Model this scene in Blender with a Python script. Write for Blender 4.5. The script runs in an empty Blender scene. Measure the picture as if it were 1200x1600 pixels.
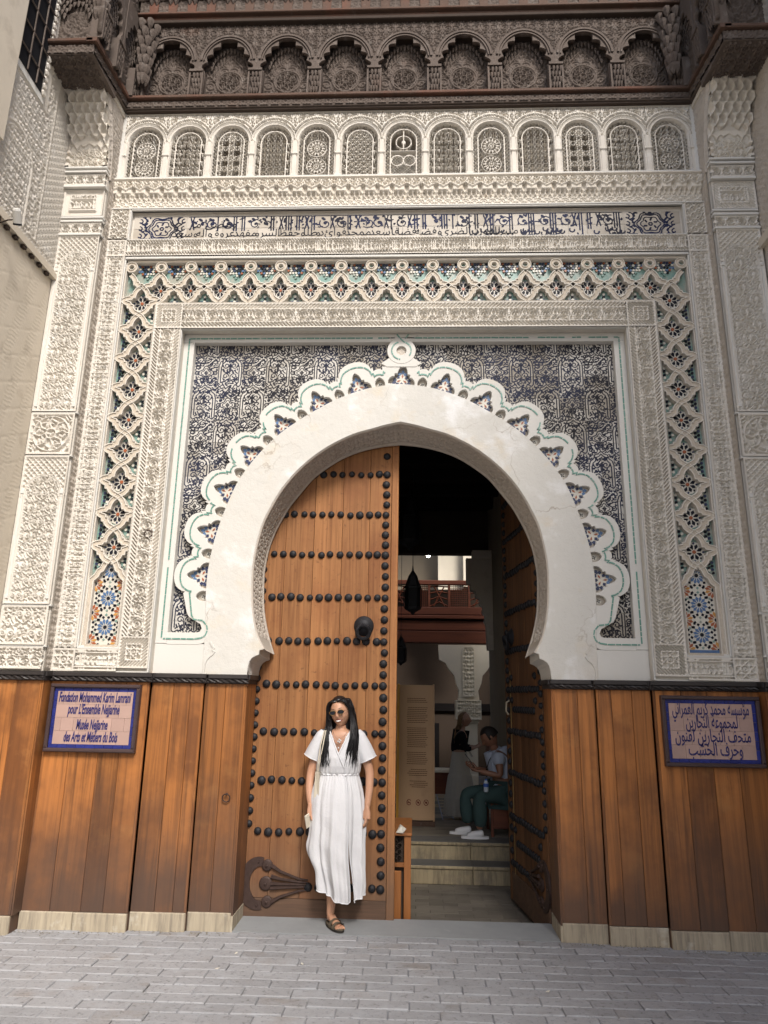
import bpy, bmesh, math, random
import numpy as np
from mathutils import Vector, Matrix

rnd = random.Random(11)
nr = np.random.RandomState(5)
sc = bpy.context.scene
COL = sc.collection
R = math.radians
PI = math.pi

# ---------------------------------------------------------------- camera
def cam_rot(p, r, y):
    cy, sy = math.cos(y), math.sin(y); Rz = Matrix(((cy,-sy,0),(sy,cy,0),(0,0,1)))
    cp, sp = math.cos(p), math.sin(p); Rx = Matrix(((1,0,0),(0,cp,-sp),(0,sp,cp)))
    cr, sr = math.cos(r), math.sin(r); Rr = Matrix(((cr,0,sr),(0,1,0),(-sr,0,cr)))
    return Rz @ Rx @ Rr
M3 = cam_rot(0.256855, -0.01686, 0.042689)
cd = bpy.data.cameras.new('camera')
cd.sensor_fit = 'VERTICAL'; cd.sensor_height = 24; cd.sensor_width = 18
cd.lens = 16.5; cd.clip_start = 0.05; cd.clip_end = 400
cam = bpy.data.objects.new('camera', cd)
rt, fw, up = M3.col[0], M3.col[1], M3.col[2]
mw = Matrix(((rt[0], up[0], -fw[0], 0.118), (rt[1], up[1], -fw[1], -5.4), (rt[2], up[2], -fw[2], 1.61), (0,0,0,1)))
cam.matrix_world = mw
COL.objects.link(cam)
sc.camera = cam

# ---------------------------------------------------------------- world and sun
SUN_EL, SUN_AZ = 44, 20          # azimuth measured from -Y (behind the camera) towards +X
w = bpy.data.worlds.new('World'); sc.world = w; w.use_nodes = True
nt = w.node_tree; nt.nodes.clear()
sky = nt.nodes.new('ShaderNodeTexSky'); sky.sky_type = 'NISHITA'; sky.sun_disc = False
sky.sun_elevation = R(SUN_EL); sky.sun_rotation = R(180 - SUN_AZ)
sky.air_density = 1.0; sky.dust_density = 2.5; sky.ozone_density = 1.0
bg = nt.nodes.new('ShaderNodeBackground'); bg.inputs[1].default_value = 0.125
wo = nt.nodes.new('ShaderNodeOutputWorld')
nt.links.new(sky.outputs[0], bg.inputs[0]); nt.links.new(bg.outputs[0], wo.inputs[0])
sl = bpy.data.lights.new('sun', 'SUN'); sl.energy = 2.1; sl.angle = R(16); sl.color = (1.0, 0.955, 0.90)
so = bpy.data.objects.new('sun', sl)
az = R(SUN_AZ); el = R(SUN_EL)
sd = Vector((math.sin(az)*math.cos(el), -math.cos(az)*math.cos(el), math.sin(el)))
so.rotation_euler = sd.to_track_quat('Z', 'Y').to_euler(); so.location = (2, -9, 12)
COL.objects.link(so)
sc.view_settings.view_transform = 'Standard'; sc.view_settings.look = 'None'
sc.view_settings.exposure = 0.95; sc.view_settings.gamma = 1.0
sc.view_settings.use_curve_mapping = False

# ---------------------------------------------------------------- materials
class NT:
    def __init__(s, m):
        s.t = m.node_tree; s.n = s.t.nodes; s.l = s.t.links
    def node(s, typ, **kw):
        n = s.n.new(typ)
        for k, v in kw.items():
            if k.startswith('i_'):
                n.inputs[k[2:].replace('_', ' ')].default_value = v
            else: setattr(n, k, v)
        return n
    def link(s, a, b): s.l.new(a, b)

def pbr(name, col, rough=0.8, spec=0.3, metal=0.0, noise=None, bump=None, stain=None, coord='pos', island=0.0, grain=None, ramp=None, cracks=None):
    """noise=(scale, amount) multiplies the colour up and down; bump=(scale, strength, distance);
    stain=(colour, scale, threshold, amount); grain=(sx,sy,sz, dark colour, amount); island = random brightness per object"""
    m = bpy.data.materials.new(name); m.use_nodes = True
    T = NT(m); b = T.n['Principled BSDF']
    b.inputs['Roughness'].default_value = rough; b.inputs['Metallic'].default_value = metal
    b.inputs['Specular IOR Level'].default_value = spec
    if coord == 'pos': cs = T.node('ShaderNodeNewGeometry').outputs['Position']
    else: cs = T.node('ShaderNodeTexCoord').outputs['Object']
    oi = T.node('ShaderNodeObjectInfo')
    off = T.node('ShaderNodeVectorMath', operation='MULTIPLY_ADD')
    cmb = T.node('ShaderNodeCombineXYZ')
    for k in range(3): T.link(oi.outputs['Random'], cmb.inputs[k])
    T.link(cmb.outputs[0], off.inputs[0]); off.inputs[1].default_value = (17, 31, 23) if (grain or coord != 'pos') else (0,0,0)
    T.link(cs, off.inputs[2]); vec = off.outputs[0]
    base = T.node('ShaderNodeRGB'); base.outputs[0].default_value = (*col, 1)
    cur = base.outputs[0]
    def mix(a, bcol, fac, mode='MIX'):
        mx = T.node('ShaderNodeMix', data_type='RGBA', blend_type=mode, clamp_factor=True)
        if hasattr(fac, 'type') or hasattr(fac, 'links'): T.link(fac, mx.inputs[0])
        else: mx.inputs[0].default_value = fac
        T.link(a, mx.inputs[6])
        if isinstance(bcol, tuple): mx.inputs[7].default_value = (*bcol, 1)
        else: T.link(bcol, mx.inputs[7])
        return mx.outputs[2]
    def mth(op, a, bb=None, c=None, clamp=False):
        n = T.node('ShaderNodeMath', operation=op, use_clamp=clamp)
        for k, v in enumerate((a, bb, c)):
            if v is None: continue
            if isinstance(v, (int, float)): n.inputs[k].default_value = v
            else: T.link(v, n.inputs[k])
        return n.outputs[0]
    def nz(scale, detail=4, rough_=0.6, v=None, dist=0.0):
        n = T.node('ShaderNodeTexNoise'); n.inputs['Scale'].default_value = scale; n.inputs['Detail'].default_value = detail
        n.inputs['Roughness'].default_value = rough_; n.inputs['Distortion'].default_value = dist
        T.link(v or vec, n.inputs['Vector']); return n.outputs[0]
    if grain:
        sx, sy, sz, dk, amt = grain
        mp = T.node('ShaderNodeVectorMath', operation='MULTIPLY'); T.link(vec, mp.inputs[0]); mp.inputs[1].default_value = (sx, sy, sz)
        g = nz(1.0, 6, 0.65, mp.outputs[0], 0.6)
        f = mth('MULTIPLY', mth('SUBTRACT', g, 0.42), 3.2*amt, clamp=True)
        cur = mix(cur, dk, f)
        g2 = nz(0.22, 3, 0.5, mp.outputs[0])
        f2 = mth('MULTIPLY', mth('SUBTRACT', g2, 0.5), 2.5, clamp=True)
        cur = mix(cur, tuple(min(1, c*1.45) for c in col), f2)
    if noise:
        n1 = nz(noise[0]); f = mth('MULTIPLY_ADD', mth('SUBTRACT', n1, 0.5), 2*noise[1], 1.0)
        cc = T.node('ShaderNodeCombineXYZ')
        for k in range(3): T.link(f, cc.inputs[k])
        cur = mix(cur, cc.outputs[0], 1.0, 'MULTIPLY')
    for stn in (stain if isinstance(stain, list) else [stain] if stain else []):
        scol, sscale, thr, amt = stn
        n1 = nz(sscale, 5, 0.62); f = mth('MULTIPLY', mth('SUBTRACT', n1, thr), 6*amt, clamp=True); f = mth('MINIMUM', f, amt)
        cur = mix(cur, scol, f)
    if island:
        f = mth('MULTIPLY_ADD', mth('SUBTRACT', oi.outputs['Random'], 0.5), 2*island, 1.0)
        cc = T.node('ShaderNodeCombineXYZ')
        for k in range(3): T.link(f, cc.inputs[k])
        cur = mix(cur, cc.outputs[0], 1.0, 'MULTIPLY')
    if ramp:  # (z0, z1, colour, amount): colour mixed in towards the bottom of the wood, edge broken by noise
        z0, z1, rcol, amt = ramp
        sp = T.node('ShaderNodeSeparateXYZ'); T.link(cs, sp.inputs[0])
        n1 = nz(1.6, 5, 0.6)
        zz = mth('MULTIPLY_ADD', n1, 1.3*(z1-z0), sp.outputs[2])
        f = mth('DIVIDE', mth('SUBTRACT', z1 + 0.65*(z1-z0), zz), (z1-z0), clamp=True)
        cur = mix(cur, rcol, mth('MULTIPLY', f, amt))
    if cracks:
        csc, cw, ccol, camt = cracks
        dn = T.node('ShaderNodeTexNoise'); dn.inputs['Scale'].default_value = 5; dn.inputs['Detail'].default_value = 4; T.link(vec, dn.inputs['Vector'])
        av = T.node('ShaderNodeVectorMath', operation='MULTIPLY_ADD'); T.link(dn.outputs[1], av.inputs[0]); av.inputs[1].default_value = (.35,.35,.35); T.link(vec, av.inputs[2])
        vo = T.node('ShaderNodeTexVoronoi', feature='DISTANCE_TO_EDGE'); vo.inputs['Scale'].default_value = csc; T.link(av.outputs[0], vo.inputs['Vector'])
        line = mth('SUBTRACT', 1.0, mth('DIVIDE', vo.outputs['Distance'], cw), clamp=True)
        msk = mth('MULTIPLY', mth('SUBTRACT', nz(1.7, 3), 0.50), 8.0, clamp=True)
        cur = mix(cur, ccol, mth('MULTIPLY', mth('MULTIPLY', line, msk), camt))
    T.link(cur, b.inputs['Base Color'])
    if bump:
        n1 = nz(bump[0], 5, 0.7) if not grain else nz(1.0, 6, 0.7, mp.outputs[0], 0.6)
        bp = T.node('ShaderNodeBump'); bp.inputs['Strength'].default_value = bump[1]; bp.inputs['Distance'].default_value = bump[2]
        T.link(n1, bp.inputs['Height']); T.link(bp.outputs[0], b.inputs['Normal'])
    m['b'] = 1
    return m

M = {}
M['stucco'] = pbr('stucco', (0.60,0.56,0.495), 0.9, 0.15, noise=(1.8,0.17), stain=[((0.44,0.37,0.29),14,0.58,0.4),((0.80,0.78,0.74),5,0.56,0.4)], bump=(90,0.35,0.004))
M['stucco_warm'] = pbr('stucco_warm', (0.64,0.59,0.51), 0.9, 0.15, noise=(3,0.14), stain=[((0.45,0.33,0.2),10,0.58,0.4)], bump=(90,0.35,0.004))
M['stucco_white'] = pbr('stucco_white', (0.60,0.585,0.545), 0.85, 0.2, noise=(1.5,0.07), stain=[((0.60,0.52,0.42),6,0.60,0.35),((0.45,0.42,0.38),30,0.68,0.3)], bump=(40,0.25,0.004))
M['plaster'] = pbr('plaster', (0.57,0.555,0.515), 0.85, 0.2, cracks=(1.5,0.010,(0.30,0.25,0.20),0.75), noise=(1.6,0.10), stain=[((0.60,0.49,0.33),3.5,0.55,0.45),((0.45,0.43,0.41),24,0.62,0.5),((0.76,0.765,0.77),3.2,0.54,0.7),((0.40,0.33,0.25),90,0.68,0.7),((0.56,0.50,0.43),1.4,0.56,0.4)], bump=(11,0.6,0.012))
M['stucco_grey'] = pbr('stucco_grey', (0.50,0.45,0.39), 0.9, 0.15, noise=(3,0.15), stain=[((0.33,0.28,0.22),9,0.55,0.4)], bump=(90,0.4,0.004))
M['rope'] = pbr('rope_band', (0.50,0.44,0.36), 0.9, 0.1, noise=(30,0.3), bump=(160,0.6,0.004))
M['canopy'] = pbr('cedar_aged', (0.105,0.082,0.068), 0.8, 0.2, noise=(3,0.35), stain=[((0.15,0.07,0.042),2.2,0.60,0.4),((0.23,0.20,0.175),14,0.55,0.5)], bump=(60,0.4,0.004))
M['canopy_red'] = pbr('cedar_red', (0.095,0.058,0.042), 0.75, 0.2, noise=(3,0.35), stain=[((0.17,0.06,0.035),1.2,0.52,0.6),((0.2,0.17,0.15),20,0.6,0.4)], bump=(60,0.4,0.004))
M['canopy_dark'] = pbr('cedar_dark', (0.05,0.036,0.028), 0.85, 0.2, noise=(6,0.3), bump=(60,0.4,0.004))
M['wood'] = pbr('varnished_plank', (0.35,0.135,0.038), 0.5, 0.3, grain=(30,30,0.9,(0.085,0.034,0.013),1.0), island=0.26, bump=(1,0.25,0.003),
                stain=[((0.105,0.040,0.016),1.25,0.49,0.75),((0.44,0.21,0.07),2.6,0.58,0.5),((0.04,0.024,0.018),34,0.66,0.7)], ramp=(0.12,1.05,(0.080,0.052,0.040),0.88))
M['doorwood'] = pbr('door_plank', (0.32,0.145,0.054), 0.65, 0.28, grain=(40,40,1.1,(0.15,0.055,0.018),1.0), island=0.16, bump=(1,0.3,0.003),
                stain=[((0.10,0.04,0.018),30,0.60,0.85),((0.20,0.07,0.025),1.6,0.50,0.6),((0.05,0.025,0.015),75,0.66,0.8)], ramp=(0.0,0.85,(0.115,0.075,0.052),0.85))
M['doordark'] = pbr('weathered_rail', (0.12,0.07,0.045), 0.7, 0.3, grain=(1.4,30,30,(0.05,0.032,0.022),0.8), bump=(1,0.35,0.003))
M['iron'] = pbr('black_iron', (0.016,0.016,0.019), 0.58, 0.35, metal=0.2, noise=(30,0.4), stain=[((0.05,0.04,0.035),40,0.55,0.5)], bump=(60,0.25,0.002), coord='obj')
M['rust'] = pbr('rusty_iron', (0.055,0.033,0.027), 0.6, 0.4, metal=0.3, noise=(30,0.5), bump=(70,0.35,0.002))
M['moulding'] = pbr('black_moulding', (0.030,0.025,0.024), 0.5, 0.4, noise=(6,0.4))
M['plinth'] = pbr('plinth_stone', (0.36,0.31,0.23), 0.9, 0.2, grain=(45,45,4,(0.15,0.13,0.11),0.8), island=0.10, stain=[((0.55,0.52,0.45),7,0.58,0.6)], bump=(1,0.5,0.006))
M['paver'] = pbr('brushed_paver', (0.30,0.302,0.312), 0.85, 0.25, noise=(1.2,0.18), island=0.06, coord='obj',
                 stain=[((0.22,0.18,0.145),2.3,0.56,0.55),((0.35,0.36,0.38),9,0.50,0.6),((0.13,0.125,0.125),38,0.55,0.8),((0.46,0.47,0.48),60,0.60,0.5)], bump=(34,0.9,0.006))
M['paver_joint'] = pbr('joint_mortar', (0.27,0.275,0.30), 0.95, 0.1, noise=(20,0.3), bump=(80,0.5,0.004))
M['threshold'] = pbr('threshold_marble', (0.27,0.28,0.285), 0.55, 0.4, noise=(4,0.18), stain=[((0.42,0.43,0.44),6,0.58,0.4),((0.15,0.14,0.13),14,0.64,0.4)], bump=(40,0.12,0.003))
M['infloor'] = pbr('vestibule_brick', (0.17,0.15,0.12), 0.75, 0.3, noise=(5,0.3), island=0.16, stain=[((0.12,0.10,0.085),3,0.52,0.5)], bump=(30,0.3,0.004))
M['step'] = pbr('worn_step_stone', (0.33,0.27,0.17), 0.85, 0.2, grain=(30,30,3,(0.10,0.085,0.065),0.8), stain=[((0.14,0.12,0.10),5,0.52,0.6)], bump=(1,0.4,0.004))
M['tilegreen'] = pbr('green_zellige', (0.12,0.27,0.22), 0.35, 0.5, noise=(40,0.4), stain=[((0.45,0.50,0.44),18,0.55,0.5)])
M['tileteal'] = pbr('turquoise_zellige', (0.16,0.27,0.235), 0.4, 0.5, noise=(30,0.3), stain=[((0.33,0.31,0.26),11,0.45,0.85)])
M['tileink'] = pbr('black_zellige', (0.010,0.011,0.018), 0.6, 0.2)
M['tilenavy'] = pbr('navy_zellige', (0.022,0.032,0.085), 0.35, 0.5, noise=(40,0.4))
M['tileblue'] = pbr('blue_zellige', (0.075,0.145,0.28), 0.35, 0.5, noise=(40,0.35))
M['tilewhite'] = pbr('white_zellige', (0.58,0.55,0.48), 0.35, 0.5, noise=(40,0.15))
M['tilerust'] = pbr('russet_zellige', (0.30,0.085,0.032), 0.35, 0.5, noise=(40,0.35))
M['tileochre'] = pbr('ochre_zellige', (0.48,0.24,0.06), 0.35, 0.5, noise=(40,0.3))
M['signblue'] = pbr('cobalt_tile', (0.018,0.026,0.16), 0.25, 0.5, noise=(30,0.3), island=0.2)
M['signpink'] = pbr('pink_glazed_tile', (0.40,0.27,0.23), 0.4, 0.5, noise=(9,0.10), island=0.07, stain=[((0.36,0.27,0.24),8,0.58,0.5)])
M['signink'] = pbr('cobalt_lettering', (0.018,0.018,0.11), 0.35, 0.5)
M['signframe'] = pbr('dark_wood_frame', (0.055,0.035,0.035), 0.45, 0.4, noise=(10,0.3))
M['beige'] = pbr('beige_render', (0.56,0.50,0.41), 0.9, 0.15, noise=(2,0.12), stain=[((0.31,0.26,0.20),5,0.55,0.4)], bump=(30,0.3,0.004))
M['glassdark'] = pbr('dark_glass', (0.012,0.012,0.014), 0.6, 0.1)
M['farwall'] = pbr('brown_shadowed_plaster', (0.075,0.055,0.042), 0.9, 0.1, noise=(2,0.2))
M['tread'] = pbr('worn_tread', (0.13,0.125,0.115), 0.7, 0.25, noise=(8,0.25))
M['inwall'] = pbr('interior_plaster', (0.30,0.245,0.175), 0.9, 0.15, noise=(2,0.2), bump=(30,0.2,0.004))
M['inwhite'] = pbr('courtyard_plaster', (0.74,0.67,0.54), 0.9, 0.15, noise=(3,0.12), bump=(60,0.3,0.004))
M['inwood'] = pbr('red_cedar_beam', (0.13,0.034,0.014), 0.5, 0.4, grain=(1.2,20,20,(0.045,0.012,0.006),0.7))
M['indark'] = pbr('dark_ceiling', (0.012,0.010,0.010), 0.85, 0.1)  # even near-black for ceiling, joists and other dark interior parts

def ink_mat(name, bgc, bg2, ink, ink2, thr=0.5):
    m = bpy.data.materials.new(name); m.use_nodes = True; T = NT(m); b = T.n['Principled BSDF']
    b.inputs['Roughness'].default_value = 0.6; b.inputs['Specular IOR Level'].default_value = 0.15
    at = T.node('ShaderNodeAttribute', attribute_name='ink')
    pos = T.node('ShaderNodeNewGeometry').outputs['Position']
    def nz(s, d=4):
        n = T.node('ShaderNodeTexNoise'); n.inputs['Scale'].default_value = s; n.inputs['Detail'].default_value = d
        T.link(pos, n.inputs['Vector']); return n.outputs[0]
    def mr(v, a, b_):
        n = T.node('ShaderNodeMapRange'); n.inputs[1].default_value = a; n.inputs[2].default_value = b_; T.link(v, n.inputs[0]); return n.outputs[0]
    def mix(f, a, c):
        x = T.node('ShaderNodeMix', data_type='RGBA'); T.link(f, x.inputs[0])
        for k, v in ((6, a), (7, c)):
            if isinstance(v, tuple): x.inputs[k].default_value = (*v, 1)
            else: T.link(v, x.inputs[k])
        return x.outputs[2]
    oi = T.node('ShaderNodeObjectInfo')
    add = T.node('ShaderNodeMath', operation='MULTIPLY_ADD'); T.link(oi.outputs['Random'], add.inputs[0]); add.inputs[1].default_value = 0.22
    T.link(nz(1.3, 3), add.inputs[2])
    ground = mix(mr(add.outputs[0], 0.50, 0.72), bgc, bg2)
    inkc = mix(mr(nz(2.3, 2), 0.42, 0.6), ink, ink2)
    wear = T.node('ShaderNodeMath', operation='MULTIPLY_ADD'); T.link(nz(55, 3), wear.inputs[0]); wear.inputs[1].default_value = -0.5; T.link(at.outputs['Fac'], wear.inputs[2])
    T.link(mix(mr(wear.outputs[0], thr-0.35, thr-0.15), ground, inkc), b.inputs['Base Color'])
    bp = T.node('ShaderNodeBump'); bp.inputs['Strength'].default_value = 0.5; bp.inputs['Distance'].default_value = 0.003
    T.link(at.outputs['Fac'], bp.inputs['Height']); T.link(bp.outputs[0], b.inputs['Normal'])
    return m
M['inktile'] = ink_mat('engraved_black_tile', (0.54,0.52,0.48), (0.29,0.262,0.22), (0.022,0.026,0.050), (0.018,0.018,0.024))
M['scripttile'] = ink_mat('calligraphy_tile', (0.50,0.46,0.40), (0.36,0.32,0.265), (0.012,0.018,0.055), (0.012,0.013,0.022))

# ---------------------------------------------------------------- helpers
def link(o, parent=None, loc=None):
    if parent is not None: o.parent = parent
    if loc is not None: o.location = loc
    COL.objects.link(o); return o

def thing(name, label, cat, loc=(0,0,0), rotz=0.0, group=None):
    o = bpy.data.objects.new(name, None); o.empty_display_size = 0.1
    COL.objects.link(o); o.location = loc; o.rotation_euler = (0,0,rotz)
    o['label'] = label; o['category'] = cat
    if group: o['group'] = group
    return o
def tag(o, label=None, cat=None, group=None, kind=None):
    if label: o['label'] = label
    if cat: o['category'] = cat
    if group: o['group'] = group
    if kind: o['kind'] = kind
    return o
def part(name, me, parent, loc=None, label=None, kind=None, rot=None):
    o = bpy.data.objects.new(name, me)
    if parent is not None:
        o.parent = parent
        pw = parent.get('_w')
        if loc is None and pw is not None: loc = (-pw[0], -pw[1], -pw[2])
    if loc is not None: o.location = loc
    if rot is not None: o.rotation_euler = rot
    if label: o['label'] = label
    if kind: o['kind'] = kind
    COL.objects.link(o); return o

def mesh_np(name, V, F, mats, mi=None, smooth=False, attr=None):
    """V (n,3) array, F (m,4) or (m,3) array or list of tuples"""
    me = bpy.data.meshes.new(name)
    if isinstance(F, np.ndarray):
        V = np.asarray(V, dtype=np.float32); k = F.shape[1]
        me.vertices.add(len(V)); me.vertices.foreach_set('co', V.ravel())
        me.loops.add(F.size); me.loops.foreach_set('vertex_index', F.astype(np.int32).ravel())
        me.polygons.add(len(F)); me.polygons.foreach_set('loop_start', (np.arange(len(F))*k).astype(np.int32))
        me.update(calc_edges=True); me.validate()
    else:
        me.from_pydata([tuple(v) for v in V], [], F); me.update()
    for m in (mats if isinstance(mats, (list, tuple)) else [mats]): me.materials.append(M[m] if isinstance(m, str) else m)
    if mi is not None and len(me.polygons) == len(mi): me.polygons.foreach_set('material_index', np.asarray(mi, dtype=np.int32))
    if smooth: me.polygons.foreach_set('use_smooth', np.ones(len(me.polygons), dtype=bool))
    if attr is not None:
        a = me.attributes.new('ink', 'FLOAT', 'POINT'); a.data.foreach_set('value', np.asarray(attr, dtype=np.float32).ravel())
    me.update()
    return me

class MB:
    def __init__(s): s.v = []; s.f = []; s.m = []; s.c = 0
    def mat(s, i): s.c = i; return s
    def add(s, vs, fs):
        n = len(s.v); s.v += [tuple(v) for v in vs]
        for f in fs: s.f.append(tuple(i+n for i in f)); s.m.append(s.c)
        return s
    def box(s, x0, x1, y0, y1, z0, z1):
        v = [(x0,y0,z0),(x1,y0,z0),(x1,y1,z0),(x0,y1,z0),(x0,y0,z1),(x1,y0,z1),(x1,y1,z1),(x0,y1,z1)]
        return s.add(v, [(0,1,5,4),(1,2,6,5),(2,3,7,6),(3,0,4,7),(4,5,6,7),(3,2,1,0)])
    def cbox(s, x0, x1, y0, y1, z0, z1, b=0.004):
        """box whose front (-y) edges are chamfered"""
        v = [(x0+b,y0,z0+b),(x1-b,y0,z0+b),(x1-b,y0,z1-b),(x0+b,y0,z1-b),
             (x0,y0+b,z0),(x1,y0+b,z0),(x1,y0+b,z1),(x0,y0+b,z1),
             (x0,y1,z0),(x1,y1,z0),(x1,y1,z1),(x0,y1,z1)]
        f = [(0,1,2,3)]
        for k in range(4):
            j = (k+1) % 4
            f += [(4+k,4+j,j,k), (8+k,8+j,4+j,4+k)]
        f.append((11,10,9,8))
        return s.add(v, f)
    def poly_xz(s, pts, y0, y1):
        """convex polygon in xz (counter-clockwise seen from -y) with thickness from y0 (front) to y1"""
        n = len(pts); v = [(p[0],y0,p[1]) for p in pts] + [(p[0],y1,p[1]) for p in pts]
        f = [tuple(range(n))] + [(k, k+n, (k+1)%n+n, (k+1)%n) for k in range(n)]
        return s.add(v, f)
    def prism(s, prof, axis, a0, a1):
        """prof: list of (p,q) closed; extruded along axis; axis x: (y,z), y: (x,z), z: (x,y)"""
        n = len(prof)
        def P(p, a): return {'x': (a,p[0],p[1]), 'y': (p[0],a,p[1]), 'z': (p[0],p[1],a)}[axis]
        v = [P(p,a0) for p in prof] + [P(p,a1) for p in prof]
        return s.add(v, [tuple(range(n))[::-1], tuple(range(n,2*n))] + [(k,(k+1)%n,(k+1)%n+n,k+n) for k in range(n)])
    def lathe(s, prof, n=12, c=(0,0,0), axis='z', cap=True):
        """prof: list of (r, h)"""
        vs = []
        for r_, h in prof:
            for k in range(n):
                a = 2*PI*k/n; x, y = r_*math.cos(a), r_*math.sin(a)
                p = (x,y,h) if axis == 'z' else (x,h,y) if axis == 'y' else (h,x,y)
                vs.append((c[0]+p[0], c[1]+p[1], c[2]+p[2]))
        fs = []
        for i in range(len(prof)-1):
            for k in range(n):
                fs.append((i*n+k, i*n+(k+1)%n, (i+1)*n+(k+1)%n, (i+1)*n+k))
        if cap: fs += [tuple(range(n))[::-1], tuple((len(prof)-1)*n+k for k in range(n))]
        return s.add(vs, fs)
    def tube(s, pts, r, n=6, closed=False, cap=True):
        P = [Vector(p) for p in pts]; N = len(P); vs = []
        rs = r if isinstance(r, (list, tuple)) else [r]*N
        prev = None
        for i in range(N):
            t = (P[(i+1)%N] - P[i-1]) if closed else (P[min(i+1,N-1)] - P[max(i-1,0)])
            t = t.normalized() if t.length > 1e-9 else Vector((0,0,1))
            if prev is None:
                a = Vector((0,1,0)) if abs(t.y) < 0.8 else Vector((1,0,0)); u = t.cross(a).normalized()
            else: u = (prev - t*prev.dot(t)); u = u.normalized() if u.length > 1e-6 else t.orthogonal().normalized()
            prev = u; w_ = t.cross(u)
            for k in range(n):
                a = 2*PI*k/n; vs.append(P[i] + (u*math.cos(a) + w_*math.sin(a))*rs[i])
        fs = []
        for i in range(N if closed else N-1):
            j = (i+1) % N
            for k in range(n): fs.append((i*n+k, i*n+(k+1)%n, j*n+(k+1)%n, j*n+k))
        if cap and not closed: fs += [tuple(range(n))[::-1], tuple((N-1)*n+k for k in range(n))]
        return s.add(vs, fs)
    def ribbon(s, pts, prof, closed=False, mats=None):
        """band following a polyline in xz; prof = list of (offset, y)"""
        N = len(pts); k = len(prof); vs = []
        for i in range(N):
            a = pts[(i-1)%N] if (closed or i > 0) else pts[i]; b = pts[(i+1)%N] if (closed or i < N-1) else pts[i]
            p = pts[i]
            def nrm(u, v):
                d = (v[0]-u[0], v[1]-u[1]); l = math.hypot(*d) or 1e-9; return (-d[1]/l, d[0]/l)
            n1 = nrm(a, p) if a is not p else nrm(p, b); n2 = nrm(p, b) if b is not p else n1
            nx, nz = n1[0]+n2[0], n1[1]+n2[1]; l = math.hypot(nx, nz) or 1e-9; nx /= l; nz /= l
            sc_ = min(1.0/max(0.35, nx*n1[0]+nz*n1[1]), 1.6)
            for o_, y_ in prof: vs.append((p[0]+nx*o_*sc_, y_, p[1]+nz*o_*sc_))
        n0 = len(s.v); s.v += vs
        for i in range(N if closed else N-1):
            j = (i+1) % N
            for q in range(k-1):
                s.f.append((n0+i*k+q, n0+i*k+q+1, n0+j*k+q+1, n0+j*k+q)); s.m.append(mats[q] if mats else s.c)
        return s
    def mesh(s, name, mats, smooth=False):
        me = bpy.data.meshes.new(name); me.from_pydata(s.v, [], s.f)
        for m in (mats if isinstance(mats, (list, tuple)) else [mats]): me.materials.append(M[m] if isinstance(m, str) else m)
        me.polygons.foreach_set('material_index', s.m)
        if smooth: me.polygons.foreach_set('use_smooth', [True]*len(s.f))
        me.update(); return me
    def each(s, name, mats, parent=None, smooth=False, loc=None):
        """every connected piece becomes an object of its own"""
        n = len(s.v); p = list(range(n))
        def find(a):
            while p[a] != a: p[a] = p[p[a]]; a = p[a]
            return a
        for f in s.f:
            r0 = find(f[0])
            for i in f[1:]:
                r1 = find(i)
                if r1 != r0: p[r1] = r0
        groups = {}
        for k, f in enumerate(s.f): groups.setdefault(find(f[0]), []).append(k)
        out = []
        for ks in groups.values():
            ids = sorted({i for k in ks for i in s.f[k]}); mp = {i: j for j, i in enumerate(ids)}
            m_ = MB(); m_.v = [s.v[i] for i in ids]; m_.f = [tuple(mp[i] for i in s.f[k]) for k in ks]; m_.m = [s.m[k] for k in ks]
            out.append(m_.build(name, mats, parent, smooth, loc))
        return out
    def build(s, name, mats, parent=None, smooth=False, loc=None, label=None, kind=None, rot=None):
        return part(name, s.mesh(name, mats, smooth), parent, loc, label, kind, rot)

def recalc(me):
    bm = bmesh.new(); bm.from_mesh(me); bmesh.ops.recalc_face_normals(bm, faces=bm.faces); bm.to_mesh(me); bm.free(); return me

def plate(name, outlines, y0, y1, mat, parent, bevel=0.0, label=None, rot=None, loc=None):
    """flat slab of any outline with holes, in the xz plane, y0 front, y1 back"""
    cu = bpy.data.curves.new(name, 'CURVE'); cu.dimensions = '2D'; cu.fill_mode = 'BOTH'
    cu.extrude = abs(y1-y0)/2 - bevel; cu.bevel_depth = bevel; cu.bevel_resolution = 0
    for pts in outlines:
        sp = cu.splines.new('POLY'); sp.points.add(len(pts)-1)
        for i, p in enumerate(pts): sp.points[i].co = (p[0], p[1], 0, 1)
        sp.use_cyclic_u = True
    ob = bpy.data.objects.new(name, cu); COL.objects.link(ob)
    dg = bpy.context.evaluated_depsgraph_get(); dg.update()
    me = bpy.data.meshes.new_from_object(ob.evaluated_get(dg))
    bpy.data.objects.remove(ob); bpy.data.curves.remove(cu)
    n = len(me.vertices); co = np.empty(n*3, dtype=np.float32); me.vertices.foreach_get('co', co); co = co.reshape(-1,3)
    co = np.stack([co[:,0], (y0+y1)/2 - co[:,2], co[:,1]], 1); me.vertices.foreach_set('co', co.ravel())
    me.materials.clear(); me.materials.append(M[mat]); me.polygons.foreach_set('material_index', [0]*len(me.polygons)); me.update()
    me.name = name
    return part(name, me, parent, loc, label, None, rot)

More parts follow.
